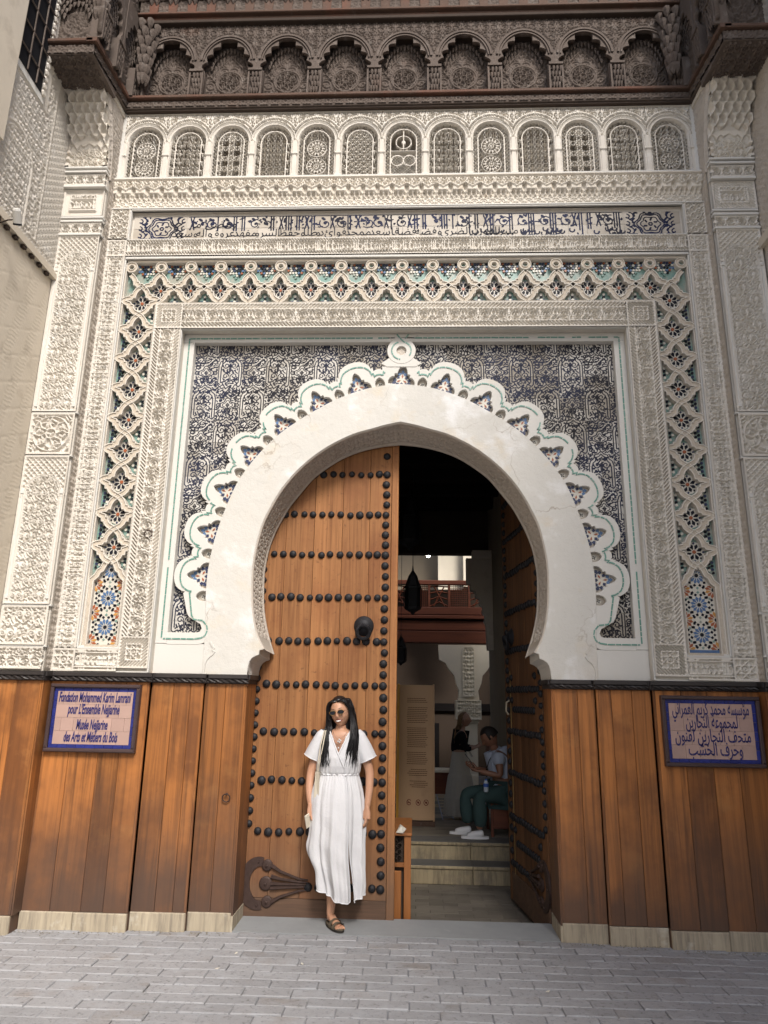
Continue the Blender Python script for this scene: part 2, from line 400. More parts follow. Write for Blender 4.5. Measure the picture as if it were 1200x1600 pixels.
def text_mesh(txt, size, sx=1.0, shear=0.0, offset=0.0, extrude=0.0015, res=2):
    cu = bpy.data.curves.new('t', 'FONT'); cu.body = txt; cu.size = size; cu.align_x = 'CENTER'; cu.resolution_u = res
    cu.shear = shear; cu.offset = offset; cu.extrude = extrude
    ob = bpy.data.objects.new('t', cu); COL.objects.link(ob)
    dg = bpy.context.evaluated_depsgraph_get(); dg.update()
    me = bpy.data.meshes.new_from_object(ob.evaluated_get(dg)); bpy.data.objects.remove(ob); bpy.data.curves.remove(cu)
    n = len(me.vertices); co = np.empty(n*3, dtype=np.float32); me.vertices.foreach_get('co', co); co = co.reshape(-1,3)
    co = np.stack([co[:,0]*sx, -co[:,2], co[:,1]], 1); me.vertices.foreach_set('co', co.ravel()); me.update()
    return me

def relief(name, f, u0, u1, v0, v1, res, org, U, V, Nn, depth, mat, parent, kind=None, label=None, loc=None, mesh_only=False, smooth=False, keep=None):
    """a grid of real carved depth: f(u, v) -> 0..1"""
    nu = max(2, int(round((u1-u0)/res))+1); nv = max(2, int(round((v1-v0)/res))+1)
    u = np.linspace(u0, u1, nu); v = np.linspace(v0, v1, nv); uu, vv = np.meshgrid(u, v)
    h = f(uu, vv) * depth
    org, U, V, Nn = [np.array(a, dtype=float) for a in (org, U, V, Nn)]
    P = org + uu[...,None]*U + vv[...,None]*V + h[...,None]*Nn
    idx = np.arange(nu*nv).reshape(nv, nu)
    F = np.stack([idx[:-1,:-1], idx[:-1,1:], idx[1:,1:], idx[1:,:-1]], -1).reshape(-1,4)
    if keep is not None:
        uc = (uu[:-1,:-1]+uu[1:,1:])/2; vc = (vv[:-1,:-1]+vv[1:,1:])/2; F = F[keep(uc, vc).ravel()]
    if np.dot(np.cross(U, V), Nn) < 0: F = F[:, ::-1]
    me = mesh_np(name, P.reshape(-1,3), F, mat, smooth=smooth)
    if mesh_only: return me
    return part(name, me, parent, loc, label, kind)

def catmull(pts, n):
    P = [np.array(p, dtype=float) for p in pts]; P = [2*P[0]-P[1]] + P + [2*P[-1]-P[-2]]
    out = []
    segs = len(P)-3; per = 24
    for i in range(segs):
        p0, p1, p2, p3 = P[i:i+4]
        for t in np.linspace(0, 1, per, endpoint=False):
            out.append(0.5*((2*p1)+(-p0+p2)*t+(2*p0-5*p1+4*p2-p3)*t*t+(-p0+3*p1-3*p2+p3)*t**3))
    out.append(P[-2]); out = np.array(out)
    d = np.r_[0, np.cumsum(np.hypot(*np.diff(out, axis=0).T))]
    s = np.linspace(0, d[-1], n)
    return np.stack([np.interp(s, d, out[:,0]), np.interp(s, d, out[:,1])], 1)

# ---------------------------------------------------------------- carved patterns (distance rasters, tiled)
def seg_dist(segs, W, H, nx, ny, periodic=True):
    xs = (np.arange(nx)+0.5)*W/nx; ys = (np.arange(ny)+0.5)*H/ny; X, Y = np.meshgrid(xs, ys)
    D = np.full(X.shape, 9.0)
    for (ax, ay, bx, by, wd) in segs:
        sh = [(0,0)]
        if periodic: sh = [(i*W, j*H) for i in (-1,0,1) for j in (-1,0,1)]
        for ox, oy in sh:
            a0, a1, b0, b1 = ax+ox, ay+oy, bx+ox, by+oy
            if max(a0,b0) < -0.3*W or min(a0,b0) > 1.3*W or max(a1,b1) < -0.3*H or min(a1,b1) > 1.3*H: continue
            dx, dy = b0-a0, b1-a1; L = dx*dx+dy*dy+1e-12
            t = np.clip(((X-a0)*dx+(Y-a1)*dy)/L, 0, 1)
            d = np.hypot(X-(a0+t*dx), Y-(a1+t*dy)) - wd
            np.minimum(D, d, out=D)
    return D
class Pat:
    def __init__(s, W, H, segs, edge=0.003, nx=96, ny=None, mirror=False):
        s.W, s.H = W, H; ny = ny or max(16, int(nx*H/W)); D = seg_dist(segs, W, H, nx, ny)
        s.A = np.clip(0.5 - D/(2*edge), 0, 1); s.nx, s.ny = nx, ny; s.mirror = mirror
    def __call__(s, u, v):
        x = (u/s.W*s.nx - 0.5) % s.nx; y = (v/s.H*s.ny - 0.5) % s.ny
        i = np.floor(x).astype(int); j = np.floor(y).astype(int); fx = x-i; fy = y-j
        i1 = (i+1) % s.nx; j1 = (j+1) % s.ny; i %= s.nx; j %= s.ny; A = s.A
        return (A[j,i]*(1-fx)+A[j,i1]*fx)*(1-fy) + (A[j1,i]*(1-fx)+A[j1,i1]*fx)*fy
def pl(pts, w_, closed=False):
    o = [(*pts[i], *pts[i+1], w_) for i in range(len(pts)-1)]
    if closed: o.append((*pts[-1], *pts[0], w_))
    return o
def spiral(cx, cy, r0, r1, a0, a1, w_, n=14):
    return pl([(cx+(r0+(r1-r0)*t)*math.cos(a0+(a1-a0)*t), cy+(r0+(r1-r0)*t)*math.sin(a0+(a1-a0)*t)) for t in np.linspace(0,1,n)], w_)
def circ(cx, cy, r_, w_, n=14): return spiral(cx, cy, r_, r_, 0, 2*PI, w_, n)
def mirx(segs, W): return segs + [(W-a, b, W-c, d, e) for a,b,c,d,e in segs]
def leaf(cx, cy, L, a, w_): return [(cx, cy, cx+L*math.cos(a), cy+L*math.sin(a), w_)]

def fill_in(segs, W, H, rmin, n=900, L=.010, lw=.0032, seed=1, curl=.3, box=None):
    """scatter small leaves and curls evenly in whatever room the drawn lines leave"""
    r_ = random.Random(seed); pts = []
    for (a,b,c,d,e) in segs:
        l = math.hypot(c-a, d-b); k = max(1, int(l/.006))
        for i in range(k+1): pts.append((a+(c-a)*i/k, b+(d-b)*i/k))
    P = np.array(pts); P = np.concatenate([P+np.array([i*W, j*H]) for i in (-1,0,1) for j in (-1,0,1)]); out = list(segs)
    x0, x1, y0, y1 = box or (0, W, 0, H)
    for _ in range(n):
        x, y = r_.uniform(x0, x1), r_.uniform(y0, y1)
        if np.min(np.hypot(P[:,0]-x, P[:,1]-y)) < rmin: continue
        a = r_.uniform(0, 2*PI)
        if r_.random() < curl: nw = spiral(x, y, L*.62, L*.25, a, a+5, lw*.8, 7)
        else: nw = [(x-L/2*math.cos(a), y-L/2*math.sin(a), x+L/2*math.cos(a), y+L/2*math.sin(a), lw)]
        out += nw; q = np.array([(x, y)]); P = np.concatenate([P] + [q+np.array([i*W, j*H]) for i in (-1,0,1) for j in (-1,0,1)])
    return out
def scroll_pat(W, H, lw):
    """mirrored vine scroll filling a band of height H"""
    s = spiral(W*.27, H*.5, H*.40, H*.07, PI, PI+3.6*PI, lw, 30)
    s += pl([(0,H*.1),(W*.08,H*.35),(W*.06,H*.7),(0,H*.95)], lw) + pl([(W*.27,H*.95),(W*.42,H*.8),(W*.5,H*.5),(W*.42,H*.2),(W*.5,0)], lw)
    for a in range(6): s += leaf(W*.27+H*.40*math.cos(a*1.05), H*.5+H*.40*math.sin(a*1.05), H*.13, a*1.05+0.8, lw*1.3)
    s += leaf(W*.5, H*.55, H*.35, PI/2, lw*1.6) + circ(W*.5, H*.25, H*.10, lw, 8)
    return mirx(s, W)
P_scroll = Pat(.26, .13, fill_in(scroll_pat(.26, .13, .0044), .26, .13, .0140, L=.012, lw=.0042), .0018, 180)
P_vine = Pat(.18, .14, fill_in(scroll_pat(.18, .14, .0044), .18, .14, .0140, L=.012, lw=.0042), .0018, 140)
def medallion_pat(W, H, lw):
    s = circ(W/2, H/2, min(W,H)*.42, lw, 24) + circ(W/2, H/2, min(W,H)*.12, lw, 10)
    for k in range(8):
        a = k*PI/4; r_ = min(W,H)
        s += pl([(W/2+r_*.12*math.cos(a), H/2+r_*.12*math.sin(a)), (W/2+r_*.27*math.cos(a+.25), H/2+r_*.27*math.sin(a+.25)), (W/2+r_*.42*math.cos(a), H/2+r_*.42*math.sin(a))], lw)
        s += leaf(W/2+r_*.30*math.cos(a-.3), H/2+r_*.30*math.sin(a-.3), r_*.08, a+1, lw*1.4)
    for sx in (0,1):
        for sy in (0,1): s += circ(W*sx, H*sy, min(W,H)*.16, lw, 10) + circ(W*sx, H*sy, min(W,H)*.05, lw, 6)
    return s
P_med = Pat(.24, .24, fill_in(medallion_pat(.24,.24,.0046), .24, .24, .014, L=.012, lw=.0042), .0018, 160)
def arches_pat(W, H, lw):     # stacked palmettes of the tall pilaster panels
    s = []
    for k in range(2):
        ox = W*.5*(k); oy = H*.5*k
        s += pl([(ox+W*.5*math.sin(t*PI)*(.55+.25*math.cos(t*PI)), oy+H*(.05+.62*t)) for t in np.linspace(0,1,12)], lw)
        s += pl([(ox-W*.5*math.sin(t*PI)*(.55+.25*math.cos(t*PI)), oy+H*(.05+.62*t)) for t in np.linspace(0,1,12)], lw)
        s += spiral(ox+W*.14, oy+H*.28, W*.12, W*.03, 0, 2.6*PI, lw, 14) + spiral(ox-W*.14, oy+H*.28, W*.12, W*.03, PI, PI-2.6*PI, lw, 14)
        s += leaf(ox, oy+H*.15, H*.25, PI/2, lw*1.5) + circ(ox, oy+H*.52, W*.05, lw*1.2, 8)
        s += leaf(ox+W*.2, oy+H*.5, W*.14, .6, lw*1.5) + leaf(ox-W*.2, oy+H*.5, W*.14, PI-.6, lw*1.5)
    return s
P_arch = Pat(.18, .23, fill_in(arches_pat(.18,.23,.0046), .18, .23, .0145, L=.013, lw=.0044), .0018, 140)
P_dense = Pat(.088, .094, mirx(spiral(.022,.024,.018,.004,0,2.4*PI,.0040,14)+spiral(.022,.070,.018,.004,PI,3.4*PI,.0040,14)+leaf(.044,.0,.035,PI/2,.0042), .088), .0016, 80)
def star_pat(W, lw):
    s = []
    for k in range(8):
        a = k*PI/4 + PI/8
        s += pl([(W/2+W*.5*math.cos(a), W/2+W*.5*math.sin(a)), (W/2+W*.22*math.cos(a+PI*.33), W/2+W*.22*math.sin(a+PI*.33)), (W/2+W*.5*math.cos(a+PI*.75), W/2+W*.5*math.sin(a+PI*.75))], lw)
    return s + circ(W/2, W/2, W*.08, lw, 8)
P_star = Pat(.11, .11, star_pat(.11,.0042), .0018, 90)
P_hex = Pat(.060, .052, pl([(0,.026),(.015,0),(.045,0),(.060,.026),(.045,.052),(.015,.052)], .0034, True)+leaf(.030,.026,.001,0,.006), .0018, 60)
P_lat = Pat(.036, .036, pl([(0,.018),(.018,0),(.036,.018),(.018,.036)], .0036, True), .0018, 44)
P_scale = Pat(.080, .060, spiral(.04,.0,.037,.037,0,PI,.0046,14)+spiral(0,.030,.037,.037,0,PI,.0046,14)+spiral(.04,0,.018,.018,0,PI,.0042,8)+spiral(0,.030,.018,.018,0,PI,.0042,8), .0018, 80)
def kufic_pat(W, H, lw):
    r_ = random.Random(4); s = []
    x = W*.03
    while x < W*.95:
        k = r_.random()
        if k < .45: s += pl([(x,H*.12),(x,H*.92)], lw*1.2) + pl([(x,H*.12),(x+W*.05,H*.12)], lw*1.3)
        elif k < .7: s += spiral(x+W*.02, H*.3, W*.028, W*.012, 0, 2*PI, lw, 8)
        else: s += pl([(x,H*.15),(x+W*.04,H*.15),(x+W*.045,H*.55),(x+W*.01,H*.6)], lw*1.2)
        if r_.random() < .6: s += spiral(x+W*.03, H*.72, W*.025, W*.008, r_.random()*6, r_.random()*6+5, lw*.8, 8)
        x += W*.055
    s += pl([(0,H*.02),(W,H*.02)], lw)+pl([(0,H*.98),(W,H*.98)], lw) + pl([(0,H*.5),(W*.03,H*.2)], lw) + pl([(0,H*.5),(W*.03,H*.8)], lw)
    return s
P_kufic = Pat(.34, .10, kufic_pat(.34,.10,.0042), .0018, 220)
def hatch(u, v, k=150.0): return np.clip(0.5+2.0*np.sin((u+v)*k*1.45), 0, 1)
def sstep(a, b, x): t = np.clip((x-a)/(b-a), 0, 1); return t*t*(3-2*t)
def edge_in(u, v, u0, u1, v0, v1): return np.minimum(np.minimum(u-u0, u1-u), np.minimum(v-v0, v1-v))

def subdivide_poly(me, parent, name): pass
# ================================================================ THE GROUND
g = MB(); g.box(-14, 14, -30, 0.082, -0.06, -0.012); g.box(-14, 14, -30, 20, -0.5, -0.22)
g.box(-14, -1.17, 0.082, 0.45, -0.06, -0.012); g.box(1.17, 14, 0.082, 0.45, -0.06, -0.012)
ground = g.build('ground', 'paver_joint'); tag(ground, kind='structure')
pav = []
for k in range(4):
    b = MB(); L_, D_ = .272, .114
    zz = [rnd.uniform(-.0025, .0025) for _ in range(4)]
    vs = [(0,0,-.02),(L_,0,-.02),(L_,D_,-.02),(0,D_,-.02),(0,0,-.004),(L_,0,-.004),(L_,D_,-.004),(0,D_,-.004)]
    vs += [(.006,.006,zz[0]),(L_-.006,.006,zz[1]),(L_-.006,D_-.006,zz[2]),(.006,D_-.006,zz[3])]
    fs = [(8,9,10,11)] + [(4+i,4+(i+1)%4,8+(i+1)%4,8+i) for i in range(4)] + [(i,(i+1)%4,4+(i+1)%4,4+i) for i in range(4)]
    b.add(vs, fs); pav.append(b.mesh('paver', 'paver'))
cnt = 0
far = MB()
for row in range(60):
    y = 0.075 - 0.1175*(row+1)
    xo = (row % 2)*.137 + rnd.uniform(-.03,.03)
    for c in range(-28, 28):
        x = c*.2755 + xo
        if abs(x+.14) > 7: continue
        if row < 12 and abs(x+.14-0.0) < 3.15 - .035*row*2 and cnt < 299:
            o = part('paver', pav[rnd.randrange(4)], ground, loc=(x, y, rnd.uniform(-.003,.003)), rot=(rnd.uniform(-.012,.012), rnd.uniform(-.008,.008), rnd.uniform(-.012,.012))); cnt += 1
        else:
            far.box(x, x+.272, y, y+.114, -.02, rnd.uniform(-.004,.001))
far.build('outer_paving', 'paver', ground, kind='stuff')
t = MB(); t.cbox(-1.155, 1.165, .0, .36, -.05, 0, .003)
# threshold slab: lay it so that its big face is the top
tm = MB(); tm.add([(-1.15,.085,-.05),(1.17,.085,-.05),(1.17,.45,-.05),(-1.15,.45,-.05),(-1.15,.085,.002),(1.17,.085,.002),(1.17,.45,.010),(-1.15,.45,.010)],
                  [(0,1,5,4),(1,2,6,5),(2,3,7,6),(3,0,4,7),(4,5,6,7)])
th = tm.build('threshold', 'threshold'); tag(th, kind='structure')
# grit and leaf crumbs gathered along the foot of the wall
gr = MB(); r2 = random.Random(31)
for q in range(260):
    sg_ = r2.choice((-1,1)); x_ = sg_*r2.uniform(1.18,3.0); y_ = (-.02 if abs(x_) > 1.9 else .05) - abs(r2.gauss(0,.035)) - .012; s_ = r2.uniform(.003,.009); a_ = r2.uniform(0,6.3)
    if abs(x_) > 2.64: y_ -= .12
    gr.add([(x_+s_*math.cos(a_+k*2.1), y_+s_*math.sin(a_+k*2.1), .003+.002*(k==1)) for k in range(3)] + [(x_,y_,.004+s_*.5)], [(0,1,3),(1,2,3),(2,0,3)])
tag(gr.build('grit', 'infloor'), kind='stuff')
# litter on the paving
lit = MB()
for (x,y,a) in ((-1.05,-.62,.3),(-1.0,-.35,1.2),(.9,-.8,.5),(-.55,-.5,2.)):
    c_, s_ = math.cos(a)*.018, math.sin(a)*.018
    lit.add([(x-c_,y-s_,.004),(x+s_*.5,y-c_*.5,.004),(x+c_,y+s_,.009),(x-s_*.5,y+c_*.5,.006)], [(0,1,2,3)])
tag(lit.build('litter', 'tilewhite'), kind='stuff')

# ================================================================ THE PORTAL
portal = thing('museum_portal', 'ornate carved stucco and mosaic tile portal with horseshoe arch and dark cedar canopy', 'building')

# ---- profiles of the horseshoe arch (right half, from the apex down)
_in = catmull([(0,3.83),(.125,3.803),(.25,3.765),(.37,3.73),(.49,3.675),(.61,3.605),(.73,3.515),(.84,3.41),(.93,3.30),(1.0,3.19),(1.06,3.07),(1.11,2.95),(1.145,2.80),(1.165,2.66),(1.17,2.53),(1.16,2.32),(1.135,2.17),(1.10,2.05),(1.045,1.95)], 70)
_bk = catmull([(0,3.745),(.14,3.73),(.27,3.705),(.40,3.665),(.52,3.61),(.64,3.53),(.76,3.43),(.87,3.29),(.95,3.18),(1.01,3.07),(1.065,2.95),(1.11,2.81),(1.133,2.67),(1.14,2.55),(1.128,2.32),(1.10,2.17),(1.062,2.04),(1.02,1.925)], 70)
_ex = catmull([(0,4.17),(.20,4.145),(.37,4.10),(.56,4.02),(.74,3.915),(.88,3.82),(.99,3.735),(1.11,3.615),(1.23,3.465),(1.34,3.28),(1.42,3.06),(1.485,2.82),(1.518,2.58),(1.522,2.40),(1.512,2.22),(1.503,2.0),(1.502,1.757)], 120)
AX = 0.01
def both(h): return [(AX+x, z) for x, z in h] , [(AX-x, z) for x, z in h]
corb = [(1.07,1.945),(1.072,1.91),(1.10,1.90),(1.125,1.885),(1.142,1.86),(1.152,1.82),(1.155,1.757)]
rin, lin_ = both(list(map(tuple, _in)) + corb)
opening = [(x,z) for x,z in lin_[::-1]] + rin[1:]              # from left foot up, over, down to the right foot
opening_wood = [(AX-1.157,-.2),(AX-1.157,1.757)] + [p for p in opening[1:-1]] + [(AX+1.157,1.757),(AX+1.157,-.2)]
rex, lex = both(list(map(tuple, _ex)))
band_outer = lex[::-1] + rex[1:]
YB = 0.078
plate('arch_band', [band_outer + opening[::-1]], YB, YB+.075, 'plaster', portal, bevel=.002, label='plain white plaster band round the horseshoe arch')
# wall mass behind (dark core), with the door opening through it
core_hole = [(AX-1.19,-.5),(AX-1.19,1.70)] + [(x + (.035 if x > AX else -.035), z+(.03 if z>3 else .0)) for x,z in opening[8:-8]] + [(AX+1.19,1.70),(AX+1.19,-.5)]
plate('wall_core', [[(-3.4,-.5)] + core_hole + [(3.4,-.5),(3.4,6.165),(-3.4,6.165)]], .16, .39, 'stucco_grey', portal)
cb_ = MB(); cb_.box(-3.4, 3.4, .16, .385, 6.82, 9.5); cb_.box(-3.4, 3.4, .35, .386, 6.166, 6.819); cb_.box(-3.4, -2.62, .16, .349, 6.166, 6.819); cb_.box(2.64, 3.4, .16, .349, 6.166, 6.819); cb_.each('upper_core', 'stucco_grey', portal)
# soffit of the arch (splayed, carved)
def soffit():
    F_ = both(list(map(tuple,_in))); B_ = both(list(map(tuple,_bk)))
    fl = F_[1][::-1] + F_[0][1:]; bl = B_[1][::-1] + B_[0][1:]
    n = len(fl); f2 = np.array(fl); b2 = np.array(bl)
    def resamp(a, m):
        d = np.r_[0, np.cumsum(np.hypot(*np.diff(a, axis=0).T))]; s = np.linspace(0, d[-1], m); return np.stack([np.interp(s,d,a[:,0]), np.interp(s,d,a[:,1])],1), d[-1]
    m = 760; f3, Lf = resamp(f2, m); b3, _ = resamp(b2, m); k = 46
    t = np.linspace(0, 1, k); s = np.linspace(0, Lf, m)
    P = f3[None]*(1-t)[:,None,None] + b3[None]*t[:,None,None]
    nrm = np.stack([-(np.gradient(f3[:,1])), np.gradient(f3[:,0])], 1); nrm /= np.linalg.norm(nrm, axis=1)[:,None]
    uu, tt = np.meshgrid(s, t)
    e = np.minimum(tt, 1-tt)
    h = P_dense(uu, tt*.32)*sstep(.10,.13,e) + 1.0*(e < .11)*(e > .02)
    last = (np.minimum(uu, Lf-uu) < .12) & (e > .1)
    h = np.where(last, hatch(uu*2.2, tt*0), h)
    h *= .012
    X = P[...,0] + nrm[:,0][None]*(-h)*-1; Z = P[...,1] + nrm[:,1][None]*h*1
    # push towards the inside of the opening
    X = P[...,0] + nrm[:,0][None]*(-h)*(1); Z = P[...,1] - nrm[:,1][None]*h
    Y = YB + .004 + tt*(.40-YB-.004)
    V_ = np.stack([X, Y, Z], -1).reshape(-1,3); idx = np.arange(m*k).reshape(k,m)
    Fq = np.stack([idx[:-1,:-1], idx[1:,:-1], idx[1:,1:], idx[:-1,1:]], -1).reshape(-1,4)
    part('arch_soffit', mesh_np('arch_soffit', V_, Fq, 'stucco_grey'), portal, label='carved grey soffit under the arch')
soffit()
# corbels at the springing: swept from front to back
for sgn in (-1, 1):
    c = MB(); prof = [(1.045,1.952),(1.072,1.945),(1.072,1.912),(1.10,1.902),(1.125,1.885),(1.142,1.86),(1.152,1.82),(1.155,1.757),(1.22,1.757),(1.22,1.952)]
    prof = [(AX+sgn*p[0], p[1]) for p in prof]
    pb = [(AX+sgn*(abs(p[0]-AX)-.022 if abs(p[0]-AX) < 1.2 else 1.22), p[1]-.027 if p[1] < 1.94 and p[1] > 1.76 else p[1]) for p in prof]
    n = len(prof); vs = [(p[0], YB+.004, p[1]) for p in prof] + [(p[0], .40, p[1]) for p in pb]
    c.add(vs, [tuple(range(n)), tuple(range(2*n-1,n-1,-1))] + [(k,(k+1)%n,(k+1)%n+n,k+n) for k in range(n)])
    recalc(c.build('corbel', 'plaster', portal).data)

# ---- lobed white band
dx = np.gradient(_ex[:,0]); dz = np.gradient(_ex[:,1]); ln = np.hypot(dx, dz)
S_ex = np.r_[0, np.cumsum(np.hypot(np.diff(_ex[:,0]), np.diff(_ex[:,1])))]
NX, NZ = -dz/ln, dx/ln
if NZ[0] < 0: NX, NZ = -NX, -NZ
def exn(s, off, sg=1):
    """point at arc length s along the extrados (right side), pushed out by off"""
    x = np.interp(s, S_ex, _ex[:,0]); z = np.interp(s, S_ex, _ex[:,1]); nx = np.interp(s, S_ex, NX); nz = np.interp(s, S_ex, NZ)
    if s < 0: x = s; z = 4.17; nx, nz = 0, 1
    return (AX+sg*(x+nx*off), z+nz*off)
PER = 0.352
lobe = [(-.5,.160),(-.45,.158),(-.405,.146),(-.385,.182),(-.350,.166),(-.335,.196),(-.30,.218),(-.24,.243),(-.16,.258),(-.08,.266),(0,.268)]
lobe = lobe + [(-t_, o_) for t_, o_ in lobe[::-1][1:]]
def outline_pts(shrink=0.0, k0=0, k1=7):
    pts = []
    for k in range(k0, k1+1):
        for t_, o_ in lobe:
            if k == 0 and t_ < 0: continue
            if k == k1 and t_ > .40: continue
            if t_ == .5 and k < k1: continue
            pts.append(((k+t_)*PER, o_-shrink))
    return pts
endt = [(1.672,2.225),(1.652,2.193),(1.611,2.168),(1.558,2.139),(1.543,2.105),(1.552,2.08),(1.580,2.069)]
endi = [(1.565,1.981),(1.53,1.99),(1.501,2.006),(1.475,2.03),(1.458,2.056),(1.455,2.09),(1.465,2.12),(1.480,2.15)]
half = [ (exn(s,o)[0]-AX, exn(s,o)[1]) for s,o in outline_pts()] + [(x-.01,z) for x,z in endt]
inner_half = [(exn(s,-.03)[0]-AX, exn(s,-.03)[1]) for s in np.linspace(0, 2.52, 40)]
bandR = half + [(1.80,2.069),(1.89,2.069),(1.89,1.981)] + [(x-.01,z) for x,z in endi]
# outer frame included: one white slab = lobes + bottom strips; the tiles show through the two spandrel openings
lobed_outer = [(AX+x,z) for x,z in half] + [(AX+1.80,2.069),(AX+1.80,1.98)] + [(AX+x-.01,z) for x,z in endi] + [(AX+x,z) for x,z in inner_half[::-1]]
left = [(2*AX-x, z) for x,z in lobed_outer][::-1]
# ornament pockets (holes)
def local(s, sg, pts): 
    x0,z0 = exn(s,0,sg); nx = np.interp(s,S_ex,NX)*sg; nz = np.interp(s,S_ex,NZ)
    tx, tz = nz, -nx
    return [(x0+tx*a+nx*b, z0+tz*a+nz*b) for a,b in pts]
trefoil = [(-.114,-.006),(-.115,.022),(-.106,.046),(-.088,.064),(-.064,.072),(-.070,.083),(-.066,.096),(-.044,.096),(-.041,.122),(-.031,.150),(-.015,.171),(0,.180)]
trefoil = trefoil + [(-a,b) for a,b in trefoil[::-1][1:]]
small = [(-.041,-.006),(-.043,.03),(-.036,.056),(-.019,.076),(0,.086)]; small = small + [(-a,b) for a,b in small[::-1][1:]]
holes = []; pocks = []; smalls = []
for k in range(0, 8):
    for sg in ((1,) if k == 0 else (1,-1)):
        h_ = local(k*PER, sg, [(a*(.92 if k else 1), b*(.95 if k else 1)) for a,b in trefoil]); holes.append(h_); pocks.append((k*PER, sg))
for k in range(0, 8):
    for sg in (1,-1):
        s_ = (k+.5)*PER if k < 7 else (7+.46)*PER
        holes.append(local(s_, sg, small)); smalls.append((s_, sg))
full_outer = [(AX+x,z) for x,z in lobed_outer]
full = [(x,z) for x,z in lobed_outer] + [(x,z) for x,z in left]
plate('lobed_band', [full] + holes, YB+.004, YB+.058, 'stucco_white', portal, bevel=.002, label='white scalloped band with green tile inlay above the arch')
# pocket floors and mosaics
pf = plate('pocket_ground', [[(x,z) for x,z in [exn(s,.24) for s in np.linspace(0,2.62,40)]] + [exn(s,-.02) for s in np.linspace(0,2.62,40)][::-1] +
      [exn(s,-.02,-1) for s in np.linspace(0,2.62,40)][1:] + [exn(s,.24,-1) for s in np.linspace(0,2.62,40)][::-1][:-1]], .156, .159, 'stucco_grey', portal)
for h_ in holes:
    cx_ = sum(p[0] for p in h_)/len(h_); cz_ = sum(p[1] for p in h_)/len(h_)
    plate('pocket_floor', [[(cx_+(x-cx_)*1.07, cz_+(z-cz_)*1.07) for x,z in h_]], .132, .140, 'stucco_grey', portal)
def kite(cx, cz, a, L, wd, back=.35):
    d = (math.cos(a), math.sin(a)); n = (-d[1], d[0])
    return [(cx-d[0]*L*.5, cz-d[1]*L*.5), (cx-d[0]*L*(.5-back)-n[0]*wd/2*-1*-1, cz-d[1]*L*(.5-back)-n[1]*wd/2), (cx+d[0]*L*.5, cz+d[1]*L*.5), (cx-d[0]*L*(.5-back)+n[0]*wd/2, cz-d[1]*L*(.5-back)+n[1]*wd/2)]
def clip_poly(P, x0, x1, z0, z1):
    def clip(P, f, g):
        out = []
        for i in range(len(P)):
            a, b = P[i], P[(i+1)%len(P)]; fa, fb = f(a), f(b)
            if fa >= 0: out.append(a)
            if (fa >= 0) != (fb >= 0): t = fa/(fa-fb); out.append((a[0]+(b[0]-a[0])*t, a[1]+(b[1]-a[1])*t))
        return out
    for f in (lambda p: p[0]-x0, lambda p: x1-p[0], lambda p: p[1]-z0, lambda p: z1-p[1]):
        if len(P) < 3: return []
        P = clip(P, f, None)
    return P if len(P) >= 3 else []
def ccw(P):
    A = sum(P[i][0]*P[(i+1)%len(P)][1]-P[(i+1)%len(P)][0]*P[i][1] for i in range(len(P)))
    return P if A > 0 else P[::-1]
def regular(cx, cz, r_, n, a0=0): return [(cx+r_*math.cos(a0+2*PI*k/n), cz+r_*math.sin(a0+2*PI*k/n)) for k in range(n)]
MOS = ['tilewhite','tilenavy','tileink','tilerust','tileteal','tileblue','tileochre']
tri = MB(); c0 = (0,.075)
tri.mat(0).poly_xz(ccw([(-.088,.012),(.088,.012),(.06,.06),(.03,.10),(0,.155),(-.03,.10),(-.06,.06)]), .108, .118)
for k in range(3):
    a = PI/2 + k*2*PI/3; cx, cz = .0+.030*math.cos(a), .060+.030*math.sin(a)
    tri.mat(3).poly_xz(ccw(kite(cx, cz, a, .036, .016, .6)), .104, .110)
    for da, rr in ((0,.074),(.42,.060),(-.42,.060)):
        b_ = a+da; tri.mat(1 if k else 5).poly_xz(ccw(kite(rr*math.cos(b_), .060+rr*.92*math.sin(b_), b_+(0 if da == 0 else PI/2), .042, .031, .6)), .104, .110)
    b_ = a + PI/3; tri.mat(1).poly_xz(ccw(kite(.040*math.cos(b_), .060+.040*math.sin(b_), b_, .032, .030, .5)), .104, .110)
trim_ = tri.mesh('pocket_mosaic', MOS)
for s_, sg in pocks:
    x0,z0 = exn(s_,0,sg); nx = float(np.interp(s_,S_ex,NX))*sg; nz = float(np.interp(s_,S_ex,NZ))
    ang = math.atan2(nx, nz)
    part('pocket_mosaic', trim_, portal, loc=(x0,.017,z0), rot=(0, ang, 0))
sm = MB(); sm.mat(0).poly_xz(regular(0,.030,.024,8,PI/8), .108, .118)
for k in range(4): sm.mat(2).poly_xz(ccw(kite(.011*math.cos(k*PI/2+.4), .030+.011*math.sin(k*PI/2+.4), k*PI/2+.4, .016, .009)), .104,.109)
smm = sm.mesh('small_mosaic', MOS)
for s_, sg in smalls:
    x0,z0 = exn(s_,0,sg); nx = float(np.interp(s_,S_ex,NX))*sg; nz = float(np.interp(s_,S_ex,NZ))
    part('small_mosaic', smm, portal, loc=(x0,.018,z0), rot=(0, math.atan2(nx,nz), 0))
